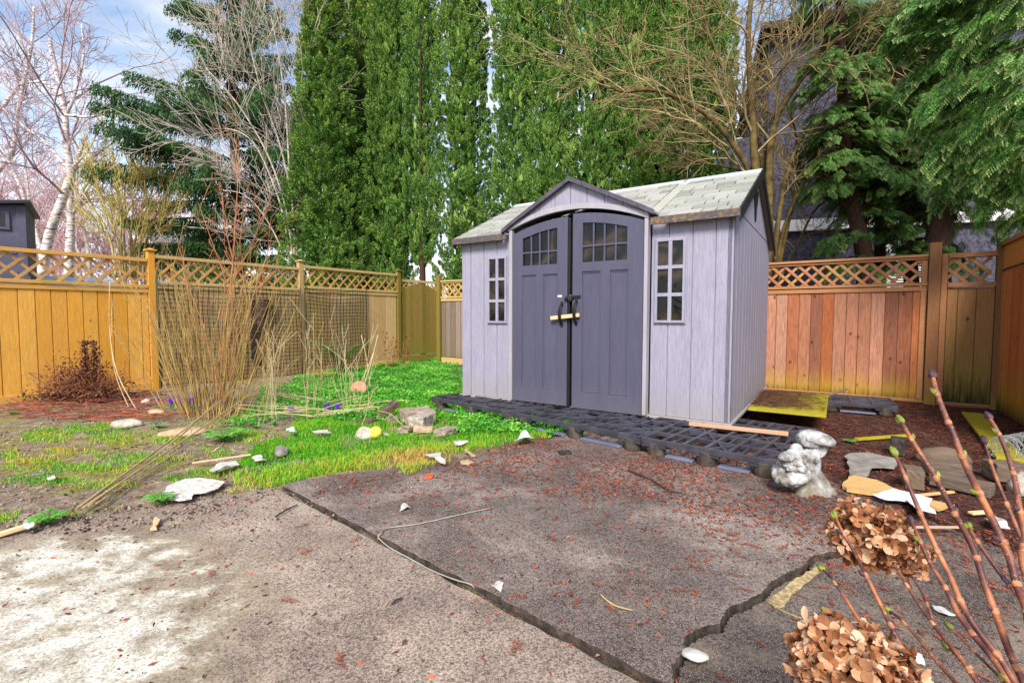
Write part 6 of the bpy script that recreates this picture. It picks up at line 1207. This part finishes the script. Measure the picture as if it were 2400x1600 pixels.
for i, p in enumerate(ax):
    t = i / (nn2 - 1) * 5; k = min(int(t), 4); r0 = rad[k] + (rad[k + 1] - rad[k]) * (t - k)
    for j in range(sg):
        a = 2 * math.pi * j / sg; r_ = r0 * (1 + .16 * math.cos(a * 5 + i * .25) + .09 * math.cos(a * 11 - i * .4)) * (1 + .35 * max(0, 1 - i / 4) * max(0, math.cos(a * 3 + 1))); VV.append((p.x + r_ * math.cos(a), p.y + r_ * .9 * math.sin(a), max(p.z, 0)))
mb = MB(); mb.add(VV, [(i * sg + j, i * sg + (j + 1) % sg, (i + 1) * sg + (j + 1) % sg, (i + 1) * sg + j) for i in range(nn2 - 1) for j in range(sg)] + [tuple((nn2 - 1) * sg + j for j in range(sg))]); mb.build('trunk', M_orn, orn, True)
blob('cap', oq(1945, 690), .105, .10, 2.2, 3, orn, -.15, .06, (1.05, .85, .52), .22); blob('cap', oq(1860, 710), .085, .14, 2.4, 4, orn, -.3, .04, (.75, .8, .72), .1)
blob('ball', oq(1728, 800, -.03), .036, .05, 2, 5, orn)
blob('shelf', oq(1690, 905, -.05), .085, .30, 3.2, 6, orn, None, .05, (1, .8, .62), -.3); blob('shelf', oq(1640, 960, -.02), .06, .35, 3.4, 7, orn, None, .05, (1, .9, .7)); blob('shelf', oq(1775, 900, -.05), .055, .35, 3.5, 8, orn, None, .05); blob('shelf', oq(1740, 985, -.06), .075, .34, 3.3, 9, orn, None, .05, (1.1, .8, .6))
blob('shelf', oq(1600, 1080, -.03), .068, .28, 3.0, 10, orn, None, .06, (1, .9, .85)); blob('shelf', oq(1690, 1120, -.07), .085, .25, 2.8, 11, orn, None, .08, (1.25, .8, .55), -.2); blob('shelf', oq(1560, 1030), .05, .3, 3, 12, orn, None, .05); blob('shelf', oq(1880, 870, -.03), .05, .3, 3, 13, orn)
r = random.Random(44)
for k in range(16): blob('shelf', oq(r.uniform(1575, 1820), r.uniform(880, 1120), -.075 - r.uniform(0, .03)), r.uniform(.020, .034), .3, 3, 20 + k, orn, None, .16, (1.2, .8, .7), r.uniform(-.5, .5))
# ------------------------------------------------------------------ black netting hung on the fence
M_net = simple('dark_green_netting', lin(30, 50, 48), lin(16, 26, 30), 8, .5, 0)
M_stake = simple('green_stake', lin(36, 74, 64), lin(24, 50, 44), 6, .5, 0)
def netting(s0, s1, z0, z1, label, seed, cell=.068):
    r = random.Random(seed); root = empty('garden_netting', LF + ld * s0 + ln * .06, LA, label, 'netting', 'netting hung on the left fence'); KK = 22; PT = []
    nx = int((s1 - s0) / cell); nz_ = int((z1 - z0) / cell); sag = lambda x, z: .015 * math.sin(x * 5 + seed) + .012 * math.sin(z * 6 + x * 3); dep = lambda x, z: -.012 * math.sin(x * 3.1 + z * 2 + seed) - .012 + .0
    f = lambda x, z: (x + .012 * math.sin(z * 7 + x * 4) + .010 * math.sin(x * 9), dep(x, z) - .02 * abs(math.sin(x * 2.2)), z + sag(x, z))
    for i in range(nx + 1): x = i * cell; PT.append([f(x, z0 + (z1 - z0) * k / (KK - 1)) for k in range(KK)])
    for j in range(nz_ + 1): z = z0 + j * cell; PT.append([f((s1 - s0) * k / (KK - 1), z) for k in range(KK)])
    PT = np.array(PT); V, Fq = tubes_np(PT, np.full(PT.shape[:2], .0056), 3); np_mesh('mesh', V, Fq, M_net, root)
    for x in (.0, (s1 - s0) * .52, s1 - s0):
      mb = MB(); mb.tube([f(x, z0 - .03), f(x, (z0 + z1) / 2), f(x, z1 + .06)], .007, 6)
      mb.build('stake', M_stake, root, True)
    return root
netting(.06, 2.32, .02, 1.56, 'dark square netting on the fence bay behind the twiggy shrub', 1); netting(2.46, 3.86, .06, 1.60, 'dark square netting on the far fence bay beyond the second post', 2, .072)
rod('garden_twine', [P(c4(300, 455), 6.5)] if False else [LF + ld * s + ln * .07 + Vector((0, 0, z)) for s, z in ((-1.25, 1.54), (-1.0, 1.545), (-.93, 1.50), (-.80, 1.46), (-.66, 1.50), (-.64, 1.55), (-.72, 1.56), (-.90, 1.535))], .004, simple('green_twine', lin(120, 180, 150), lin(90, 150, 120), 9, .7, 0), 'loose green twine on the rail of the left fence', 'twine')
# ------------------------------------------------------------------ cut trunk, shrubs, dead stalks
st = empty('cut_trunk', G(vw(578, 868), 0), 0, 'dark cut off tree trunk standing before the netting behind the shrub', 'tree stump'); sy = st.location.y; mb = MB(); f = lambda a, b: P(vw(a, b), sy) - st.location
q = smooth_line([f(575, 880), f(582, 800), f(590, 740), f(600, 690)], 4); sg = 16; vs = []
for i, p in enumerate(q):
    for j in range(sg): a = 2 * math.pi * j / sg; rr = (.17 - .03 * i / len(q)) * (1 + .10 * math.sin(3 * a + i * .3) + .05 * math.sin(7 * a + i)); vs.append((p.x + rr * math.cos(a), p.y + rr * math.sin(a), p.z))
n = len(q); mb.add(vs, [(i * sg + j, i * sg + (j + 1) % sg, (i + 1) * sg + (j + 1) % sg, (i + 1) * sg + j) for i in range(n - 1) for j in range(sg)] + [tuple((n - 1) * sg + j for j in range(sg))]); mb.build('trunk', simple('dark_ridged_bark', lin(112, 86, 74), lin(46, 32, 30), 7, .95, 1.0, 20, stretch=(1, 1, 5), bdist=.03), st)
M_olive = simple('olive_canes', lin(184, 154, 94), lin(124, 96, 54), 5, .75, 0); M_redt = simple('red_brown_canes', lin(186, 126, 88), lin(130, 80, 56), 5, .75, 0); M_straw = simple('straw_stems', lin(208, 192, 152), lin(166, 144, 106), 5, .8, 0)
sb = G(vw(480, 958), 0); r = random.Random(12); sh = empty('twiggy_shrub', sb, 0, 'large fan of olive bare canes growing on the left lawn edge', 'shrub'); b = Bare(77)
for k in range(92):
    px = r.gauss(485, 46); fan = (px - 485) / 40; x0 = P(vw(px, 960), sb.y + r.uniform(-.16, .16)); base = x0 - sb; base.z = 0; Lc = r.uniform(.9, 1.75) * (1 - .1 * abs(fan)); d = Vector((fan * .22 + r.gauss(0, .13), r.gauss(0, .12), 1)); b.grow(base, d, Lc, r.uniform(.0038, .0068), 0, maxl=2, nch=[2, 1], wig=.055, up=.03, ang=.35, ratio=.32, rr=.5, taper=.35, cont=False)
b.part('cane', [0], M_olive, sh, 5, .0032); b.part('twigs', [1, 2], M_olive, sh, 3, .0022)
sh = empty('red_stemmed_shrub', G(vw(515, 925), 0), 0, 'tall thin shrub with reddish branching stems above the fence top', 'shrub'); b = Bare(78); y = sh.location.y; o = sh.location.copy()
for (pts, r0) in [([(505, 925), (512, 800), (530, 650), (542, 520), (545, 400), (548, 330)], .012), ([(500, 925), (505, 800), (522, 680), (500, 580), (470, 520), (455, 470)], .009), ([(520, 925), (545, 780), (590, 660), (612, 590), (625, 540)], .009), ([(510, 925), (530, 760), (540, 640), (580, 560), (600, 500)], .008), ([(495, 925), (480, 790), (440, 680), (420, 600)], .010), ([(515, 925), (525, 720), (535, 600), (515, 520), (510, 450)], .010), ([(525, 925), (540, 740), (560, 650), (550, 560), (560, 480)], .009)]:
    q = [P(vw(*p), y + .03 * i) - o for i, p in enumerate(pts)]; q = smooth_line(q, 3); idx = [int(i * (len(q) - 1) / (K - 1)) for i in range(K)]
    mb = MB(); b.line(0, [q[i] for i in idx], r0, r0 * .3)
    for k in range(9):
        f_ = (.35 + .65 * r.random()) * (len(q) - 1.01); i = int(f_); dd = (q[i + 1] - q[i]).normalized(); b.grow(q[i].lerp(q[i + 1], f_ - i), dd + Vector((r.gauss(0, .6), r.gauss(0, .5), .1)), r.uniform(.18, .5), r0 * .4, 1, maxl=2, nch=[0, 3], wig=.12, up=.05, ang=.6, ratio=.5, rr=.6, taper=.4, cont=False)
b.part('stem', [0], M_redt, sh, 6); b.part('twigs', [1, 2], M_redt, sh, 3, .0028)
# dry pale stems in the weeds between shrub and gate
sh = empty('dry_weed_stems', G(vw(700, 930), 0), 0, 'sparse pale dry weed stems between the shrub and the netting', 'dry weeds'); b = Bare(79); o = sh.location.copy()
for k in range(40):
    px = r.uniform(590, 850); g_ = G(vw(px, r.uniform(885, 985)), 0) - o; g_.z = 0; b.grow(g_, Vector((r.gauss(0, .16), r.gauss(0, .16), 1)), r.uniform(.35, 1.15), r.uniform(.0022, .004), 0, maxl=1, nch=[2], wig=.07, up=.02, ang=.5, ratio=.3, rr=.6, taper=.4, cont=False)
b.part('stems', [0, 1], M_straw, sh, 4, .0024)['kind'] = 'stuff'
root = empty('fallen_dry_stems', G(vw(800, 940), 0), 0, 'heap of pale fallen dry stems behind the brick pile', 'dry stems'); b = Bare(80); o = root.location.copy()
for k in range(26): a = G(vw(r.uniform(690, 800), r.uniform(925, 960)), .02) - o; b.grow(a, Vector((r.uniform(.5, 1) * r.choice((1, 1, -1)), r.uniform(-.5, .1), .16)), r.uniform(.4, .9), .005, 0, maxl=0, nch=[0], wig=.10, up=-.09)
b.part('stem', [0], M_straw, root, 4, .003)
# tall leaning pale reeds by the fern
rd = 'pale leaning reeds in front of the tan fence'
for i, (q0, q1, hh_, lab) in enumerate([((830, 905), (868, 770), 1.0, 'longest pale reed leaning right by the small ferns'), ((818, 902), (862, 800), .9, 'second pale reed crossing low beside the longest reed'), ((852, 900), (830, 770), .9, 'thin pale reed standing nearly upright left of the longest reed')]):
    a = G(vw(*q0), 0); rod('reed', [a, P(vw((q0[0] + q1[0]) / 2 + 3, (q0[1] + q1[1]) / 2), a.y), P(vw(*q1), a.y)], .009, M_straw, lab, 'reed', rd)
M_cane = simple('dull_cane', lin(186, 166, 124), lin(130, 108, 76), 6, .8, 0)
# bundle of canes lying across the soil
for i, (q0, q1, y1, r0, lab) in enumerate([((182, 1168), (560, 880), 5.3, .011, 'thickest cane of the bundle lying from the slab to the shrub'), ((192, 1170), (700, 812), 6.6, .009, 'longest cane, its far tip high beyond the shrub'), ((205, 1166), (508, 915), 5.1, .009, 'short cane in the middle of the bundle'), ((222, 1160), (545, 935), 5.2, .008, 'outer cane at the right side of the bundle'), ((176, 1172), (440, 985), 4.4, .007, 'thin cane at the left side of the bundle')]):
    a = G(vw(*q0), .02); e = P(vw(*q1), y1); m = (a + e) / 2 + Vector((0, 0, -.02 - .01 * i)); m.z = max(m.z, .03); rod('bamboo_cane', [a, m, e], r0 * .64, M_cane, lab, 'cane', 'bundle of canes on the soil')
GS = 'single stalks against the left fence'
rod('dead_stalk', [G(vw(160, 885), 0), P(vw(108, 760), 6.55), P(vw(75, 670), 6.5), P(vw(68, 640), 6.45)], .007, M_redt, 'lone curved brown stalk against the yellow fence boards', 'stalk', GS)
a = G(vw(318, 950), 0); rod('dead_stalk', [a, P(vw(270, 860), a.y + .2), P(vw(252, 760), a.y + .35), P(vw(252, 650), a.y + .4)], .006, M_straw, 'pale thin stalk bowing up beside the first lattice post', 'stalk', GS); a = G(vw(300, 945), 0); rod('dead_stalk', [a, P(vw(268, 870), a.y + .1), P(vw(256, 790), a.y + .2), P(vw(258, 690), a.y + .3)], .005, M_straw, 'second pale stalk crossing behind the bowed one', 'stalk', GS)
# heap of dead brown fern and stalks at the fence foot
dead = empty('dead_fern', G(vw(195, 925), 0), 0, 'collapsed dark brown dead fern heap against the left fence', 'dead plant'); g = np.random.default_rng(5); o = dead.location.copy(); b = Bare(81); r = random.Random(5)
for k in range(60): a = r.uniform(0, 6.28); b.grow(Vector((r.gauss(0, .14), r.gauss(0, .08), 0)), Vector((math.cos(a) * .9, math.sin(a) * .5, r.uniform(.3, 1.4))), r.uniform(.25, .6), .004, 0, maxl=1, nch=[3], wig=.2, up=-.14, ang=.6, ratio=.45, rr=.6, cont=False)
for k in (0, 1): b.grow(Vector((.03 + .12 * k, .0, 0)), Vector((.05 + .1 * k, 0, 1)), .78 - .14 * k, .006, 0, maxl=1, nch=[10], wig=.05, up=.03, ang=.9, ratio=.14, rr=.6, cont=False)
b.part('stalks', [0, 1], M_redt, dead, 4, .003); n = 4600; t = g.random(n); C = np.stack([g.normal(0, .27, n), g.normal(0, .13, n), np.abs(g.normal(0, .19, n)) + .02], 1); C[:, 2] *= np.clip(1.3 - np.abs(C[:, 0]) * 1.4, .2, 1.3); m = n // 6; C[:m, 0] = .03 + np.where(g.random(m) < .5, .12, 0) + g.normal(0, .022, m); C[:m, 2] = g.uniform(.3, .76, m); C[:m, 1] = g.normal(0, .02, m); A = unit(g.normal(0, 1, (n, 3)) + np.array([[0, 0, -.6]])) * g.uniform(.012, .032, (n, 1)); B = unit(np.cross(A, g.normal(0, 1, (n, 3)))) * g.uniform(.005, .012, (n, 1)); V, Fq = leaves_np(C, A, B)
M_dead = simple('dead_brown_leaf', lin(122, 74, 56), lin(56, 32, 28), 9, .85, 0, isl=.6); np_mesh('fronds', V, Fq, M_dead, dead)
PT, R = [], []
for k in range(330):
    px, py = r.uniform(-30, 350), 0; py = r.uniform(905, 968) - abs(px - 190) * .03; a = G(vw(px, py), r.uniform(.005, .05)); an = r.gauss(.15, .5); L = r.uniform(.12, .5); d = Vector((math.cos(an), math.sin(an) * .6, r.gauss(0, .05))) * L / 4; PT.append([tuple(a + d * i + Vector((0, 0, .012 * math.sin(i + k)))) for i in range(5)]); R.append([r.uniform(.0025, .005)] * 5)
V, Fq = tubes_np(np.array(PT), np.array(R), 4); tag(np_mesh('dead_stalk_litter', V, Fq, simple('rusty_stalks', lin(164, 92, 70), lin(84, 46, 40), 3, .85, 0, isl=.5)), kind='stuff')
# crocuses
M_croc = simple('purple_petals', lin(120, 50, 220), lin(78, 22, 168), 9, .5, 0, isl=.4); M_cstem = simple('crocus_leaf', lin(80, 140, 50), lin(50, 96, 36), 6, .6, 0)
def crocus(q, n, spread, label, hgt_=.11, seed=1):
    o = G(q, 0); root = empty('crocus_clump', o, 0, label, 'crocus', 'purple crocuses in the bed'); g = random.Random(seed)
    for k in range(n):
        Cs, As, Bs = [], [], []; mb = MB(); x, y = g.gauss(0, spread), g.gauss(0, spread * .5); h = hgt_ * g.uniform(.7, 1.1); mb.tube([(x, y, 0), (x, y, h * .6)], .003, 4)
        for j in range(6): a = j / 6 * 6.283 + g.random(); d = Vector((math.cos(a) * .32, math.sin(a) * .32, 1)).normalized(); Cs.append((x + math.cos(a) * .012, y + math.sin(a) * .012, h * .6 + .026)); As.append(tuple(d * .028)); Bs.append((-math.sin(a) * .011, math.cos(a) * .011, 0))
        for j in range(4): a = g.uniform(0, 6.28); mb.beam((x, y, 0), (x + math.cos(a) * .05, y + math.sin(a) * .05, h * .75), .004, .001)
        V, Fq = leaves_np(np.array(Cs), np.array(As), np.array(Bs), -.15); fl = np_mesh('flower', V, Fq, M_croc, root); mb.build('leaf', M_cstem, fl)
crocus(vw(412, 942), 26, .085, 'dense purple crocus clump left of the twiggy shrub', .13, 1); crocus(vw(500, 945), 6, .05, 'purple crocuses among the feet of the shrub canes', .12, 2); crocus(vw(672, 955), 2, .02, 'single purple crocus in the weeds right of the shrub', .10, 3); crocus(vw(770, 948), 7, .08, 'faint purple crocuses near the fallen dry stems', .09, 4)
# ferns and dandelions: rosettes of pinnate fronds
def fern(q, n, L, label, cat='fern', mat=None, up=1.0, seed=1, y=None, group=None, z=0.0):
    o = G(q, z); root = empty('fern' if cat == 'fern' else 'weed_rosette', o, 0, label, cat, group); g = random.Random(seed); Cs, As, Bs, Ts = [], [], [], []; mb = MB()
    for k in range(n):
        a = 6.283 * (k + g.random() * .7) / n; l = L * g.uniform(.75, 1.15); d = Vector((math.cos(a), math.sin(a), 0)); s = Vector((-d.y, d.x, 0)); pts = [d * l * t * .75 + Vector((0, 0, l * (up * t - up * .75 * t * t))) for t in (0, .2, .4, .6, .8, 1)]; mb.tube(pts, [.004, .0036, .003, .0025, .002, .001], 4)
        for j in range(40):
            t = .12 + .88 * (j // 2) / 20; f_ = t * 4.99; i = int(f_); p = pts[i].lerp(pts[i + 1], f_ - i); w_ = l * .22 * math.sin(math.pi * min(1, t * .85 + .15)) + .006; sd_ = 1 if j % 2 else -1; Cs.append(tuple(p + s * sd_ * w_ * .5)); As.append(tuple((s * sd_ * .95 + d * .3 + Vector((0, 0, -.15))) * w_ * .5)); Bs.append(tuple(d * l * .022)); Ts.append(g.random() * .4)
    V, Fq = leaves_np(np.array(Cs), np.array(As), np.array(Bs), 0); np_mesh('fronds', V, Fq, mat or M_fern, root, tint=np.repeat(Ts, 4)); mb.build('stalks', M_cstem, root); return root
M_fern = leaf_mat('fern_leaf', lin(30, 66, 24), lin(66, 112, 36), lin(120, 150, 60)); M_fern2 = leaf_mat('yellow_fern_leaf', lin(110, 120, 40), lin(160, 164, 60), lin(196, 190, 90)); M_dand = leaf_mat('dandelion_leaf', lin(50, 120, 30), lin(96, 180, 60), lin(150, 210, 90))
fern(vw(786, 862), 13, .72, 'dark green fern climbing the netting near the tan fence bay', up=2.3, seed=3); fern(vw(893, 848), 12, .38, 'yellowish small fern at the foot of the last fence bay', mat=M_fern2, up=1.1, seed=4); fern(vw(745, 870), 10, .34, 'low olive fern left of the dark fern', mat=M_fern2, up=.8, seed=5)
dw = 'leafy rosettes on the soil'
fern(vw(515, 1012), 16, .24, 'large dandelion rosette in front of the twiggy shrub', 'weed', M_dand, .9, 6, None, dw); fern(vw(362, 985), 10, .12, 'small green rosette right of the pale flat stone', 'weed', M_dand, .8, 7, None, dw); fern(vw(112, 1205), 13, .12, 'green tuft at the slab edge in the lower left', 'weed', M_dand, 1.2, 8, None, dw); fern(vw(30, 955), 9, .10, 'little leafy rosette below the dead stalks at far left', 'weed', M_dand, .9, 9, None, dw); fern(vw(372, 1158), 12, .12, 'green tuft right of the cane ends at the slab edge', 'weed', M_dand, 1.2, 10, None, dw); fern(c8(655, 300), 9, .08, 'tiny green rosette on the needles right of the ornament', 'weed', M_dand, 1.0, 11, None, dw)
# dry seed heads by the gate
sh = empty('dry_seed_heads', G(vw(905, 850), 0), 0, 'dark dry seed heads on thin stems beside the yellowish fern', 'dry plant'); b = Bare(83); r = random.Random(3)
for k in range(16): b.grow(Vector((r.gauss(0, .13), r.gauss(0, .06), 0)), Vector((r.gauss(0, .18), r.gauss(0, .1), 1)), r.uniform(.35, .72), .004, 0, maxl=1, nch=[3], wig=.08, up=.02, ang=.5, ratio=.22, rr=.6, cont=False)
b.part('stem', [0, 1], M_redt, sh, 4, .003); tips = np.array([tuple(p[-1]) for p, _ in b.lv[1]]); gg = np.random.default_rng(2)
for tp in tips:
    C = tp[None] + gg.normal(0, .013, (7, 3)); A = unit(gg.normal(0, 1, (7, 3))) * .016; B = unit(np.cross(A, gg.normal(0, 1, (7, 3)))) * .009; V, Fq = leaves_np(C, A, B); np_mesh('seed_head', V, Fq, M_dead, sh)
# ------------------------------------------------------------------ hydrangea in the foreground
def M_stem():
    t = NT('hydrangea_stem'); v = t.pos('Object', (1, 1, 1)); n = t.noise(v, 16, 4, .6); n2 = t.noise(v, 120, 4, .7); col = t.ramp(n, [(.32, lin(58, 30, 36)), (.48, lin(100, 58, 50)), (.62, lin(156, 94, 60)), (.8, lin(190, 136, 96))]); col = t.mix(t.ramp(n2, [(.58, 0.0), (.7, .6)]), col, lin(206, 160, 120)); t.bump(n2, .3, .002); return t.done(col, .5, .4)
M_stem = M_stem(); M_node = simple('stem_node', lin(196, 140, 100), lin(126, 76, 60), 90, .7, .3); M_bud = simple('green_bud', lin(146, 160, 62), lin(84, 90, 42), 40, .5, 0); M_budd = simple('purple_bud', lin(92, 66, 76), lin(48, 32, 40), 60, .5, 0)
def petal_mat():
    t = NT('dried_petal'); i = t.island(); v = t.pos('Object'); n = t.noise(v, 90, 4, .7); n3 = t.noise(v, 14, 3, .6); col = t.ramp(t.math('ADD', t.math('MULTIPLY', i, .6), t.math('MULTIPLY', n3, .5)), [(.12, lin(92, 54, 34)), (.36, lin(160, 102, 66)), (.62, lin(202, 150, 108)), (.92, lin(238, 210, 182))]); col = t.mix(.45, col, t.ramp(n, [(.3, .5), (.6, 1.05)]), 'MULTIPLY'); return t.leafy(col, .3, .75)
M_petal = petal_mat(); hroot = Vector((1.22, .62, 0)); hyd = empty('hydrangea_shrub', hroot, 0, 'bare hydrangea in the right foreground with budding stems and dried brown flower heads', 'shrub')
def bud(parent, p, d, s, mat, sub='bud'):
    mb = MB(); s *= .78; d = d.normalized(); a = d.cross(Vector((0, 1, .3))).normalized(); b_ = d.cross(a)
    for k in range(3): an = k * 2.1; off = (a * math.cos(an) + b_ * math.sin(an)) * s * .14; mb.tube([p + off * .4, p + off + d * s * .35, p + off * .8 + d * s * .75, p + off * .1 + d * s * (1.1 - .12 * k)], [s * .12, s * .20, s * .14, s * .02], 7)
    return mb.build(sub, mat, parent, True)
def stem(pts, r0, y0, y1, budm=M_bud, bs=.03, root=True, tipleaf=True, seed=1):
    n = len(pts); w_ = [P(c8(*q), y0 + (y1 - y0) * i / (n - 1)) for i, q in enumerate(pts)]           # from tip down to the root
    if root: e = w_[-1] + (w_[-1] - w_[-2]).normalized() * .12; w_ += [e, e.lerp(hroot, .55) + Vector((.02, 0, -.02)), hroot + Vector((random.Random(seed).uniform(-.06, .06), random.Random(seed + 1).uniform(-.06, .06), 0))]
    w_ = [p - hroot for p in w_]; q = smooth_line(w_, 6); m = len(q); rr = [r0 * (.62 + .38 * min(1, i / (m * .5))) for i in range(m)]; PTS, RR = [], []
    rg = random.Random(seed); mb = MB(); rr = [x * .74 for x in rr]; mb.tube(q, rr, 8); s = mb.build('stem', M_stem, hyd, True)
    L = 0; nxt = .05
    for i in range(m - 1):
        seg = (q[i + 1] - q[i]); L += seg.length
        if L > nxt and L < .75:
            nxt = L + rg.uniform(.055, .085); d = seg.normalized(); nd = MB(); nd.tube([q[i] - d * .006, q[i] - d * .002, q[i] + d * .002, q[i] + d * .006], [rr[i] * .95, rr[i] * 1.2, rr[i] * 1.2, rr[i] * .95], 8); nd.build('node', M_node, s, True)
            if rg.random() < .5:
                sd_ = d.cross(Vector((0, 1, 0))).normalized() * rg.choice((-1, 1)); bud(s, q[i] + sd_ * rr[i] * .8, -d * .9 + sd_ * .5, bs * rg.uniform(.4, .6), M_budd if rg.random() < .6 else M_bud)
    if tipleaf: d = (q[0] - q[1]).normalized(); bud(s, q[0] - d * .003, d, bs, budm)
    return s
ST = [([(1091, -45), (1110, 30), (1150, 140), (1200, 255), (1275, 440), (1400, 690), (1490, 880), (1535, 1040), (1580, 1150)], .0082, 1.02, .80, M_budd, .034),
      ([(925, 190), (955, 240), (1010, 330), (1095, 460), (1190, 640), (1300, 840), (1360, 1020), (1420, 1180), (1500, 1400), (1570, 1550)], .0072, .98, .76, M_bud, .032),
      ([(895, 365), (935, 450), (985, 570), (1050, 720), (1120, 870), (1190, 1010), (1250, 1150), (1330, 1280), (1450, 1430), (1545, 1580)], .0064, .94, .70, M_bud, .030),
      ([(1390, 170), (1430, 235), (1480, 350), (1520, 480), (1545, 620), (1575, 770)], .0066, 1.05, .9, M_budd, .032), ([(1365, 300), (1395, 400), (1440, 520), (1490, 640), (1540, 760), (1580, 850)], .0056, 1.06, .95, M_budd, .028),
      ([(582, 690), (615, 760), (690, 890), (745, 1000), (830, 1170), (900, 1310), (1000, 1500), (1050, 1590)], .0056, .98, .74, M_bud, .030), ([(515, 965), (560, 1010), (630, 1110), (700, 1220), (780, 1360), (860, 1500), (900, 1590)], .0046, .95, .74, M_bud, .030),
      ([(535, 1185), (590, 1230), (650, 1310), (740, 1400), (850, 1520), (900, 1590)], .0048, .93, .74, M_bud, .030), ([(865, 1180), (930, 1230), (1040, 1350), (1110, 1440), (1200, 1540), (1250, 1600)], .0044, .92, .74, M_bud, .026),
      ([(890, 930), (960, 1050), (1060, 1200), (1160, 1330), (1250, 1440), (1350, 1585)], .0052, .92, .72, M_bud, .0), ([(985, 720), (1020, 800), (1080, 930), (1160, 1060), (1230, 1200), (1320, 1320), (1420, 1440), (1520, 1585)], .0066, .96, .72, M_budd, .032),
      ([(1285, 745), (1310, 790), (1380, 890), (1470, 1010), (1530, 1080), (1590, 1150)], .0062, .98, .84, M_bud, .034), ([(985, 1000), (1040, 1090), (1085, 1200), (1110, 1260)], .0034, .93, .88, M_bud, .0), ([(1190, 1270), (1290, 1370), (1400, 1480), (1510, 1590)], .0036, .9, .78, M_bud, .024), ([(1180, 1375), (1240, 1440), (1330, 1540), (1380, 1600)], .0036, .86, .74, M_bud, .034)]
for i, (pts, r0, ya, yb, bm_, bs) in enumerate(ST): stem(pts, r0, ya, yb, bm_, bs or .02, root=(i != 12), tipleaf=bs > 0, seed=100 + i)
def flower_head(q, y, rx, rz_, nf, pl, seed, cut=None):
    g = np.random.default_rng(seed); c = P(c8(*q), y) - hroot; d = unit(g.normal(0, 1, (nf, 3))); d[:, 2] *= .9; rr = g.uniform(.30, 1.06, (nf, 1)) ** .6; bump_ = 1 + .5 * (fbm(d[:, :1] * 2.5 + seed, d[:, 2:] * 2.5, seed) - .45); ctr = d * rr * bump_ * np.array([[rx, rx * .85, rz_]]) + np.array([tuple(c)])
    VV, FF = [], []; base = 0
    for k in range(nf):
        n_ = unit(d[k] + g.normal(0, .5, 3)); a = unit(np.cross(n_, g.normal(0, 1, 3))); b_ = np.cross(n_, a); s = pl * g.uniform(.7, 1.2)
        for j in range(4):
            if g.random() < .1: continue
            an = j * math.pi / 2 + g.normal(0, .15); u = a * math.cos(an) + b_ * math.sin(an); v_ = -a * math.sin(an) + b_ * math.cos(an); cu = g.uniform(-.7, .9); cp = g.uniform(.2, 1.0)
            grid = []
            for (t, w_) in ((0.02, .10), (.38, .52), (.72, .58), (1.0, .22)):
                for sx in (-1, 0, 1): grid.append(ctr[k] + u * t * s + v_ * sx * w_ * s * .9 + n_ * s * (cu * t * t + cp * abs(sx) * w_ * .8 + g.normal(0, .085)))
            VV += grid; FF += [(base + r_ * 3 + c_, base + r_ * 3 + c_ + 1, base + (r_ + 1) * 3 + c_ + 1, base + (r_ + 1) * 3 + c_) for r_ in range(3) for c_ in range(2)]; base += 12
    o = np_mesh('flower_head', np.array(VV), np.array(FF), M_petal, hyd, smooth=True)
    PT = np.stack([np.tile(np.array([tuple(c)]), (nf, 1)) + np.array([[.01, 0, -rz_ * .5]]), (ctr + np.array([tuple(c)])) / 2, ctr], 1); V, Fq = tubes_np(PT, np.full((nf, 3), .0011), 3); np_mesh('flower_stalks', V, Fq, M_redt, o); return o
flower_head((755, 775), .98, .077, .069, 300, .0142, 1); flower_head((985, 905), .95, .036, .048, 90, .0105, 2); flower_head((648, 1475), .80, .092, .074, 350, .0150, 3); flower_head((515, 1300), .82, .012, .012, 7, .014, 4)
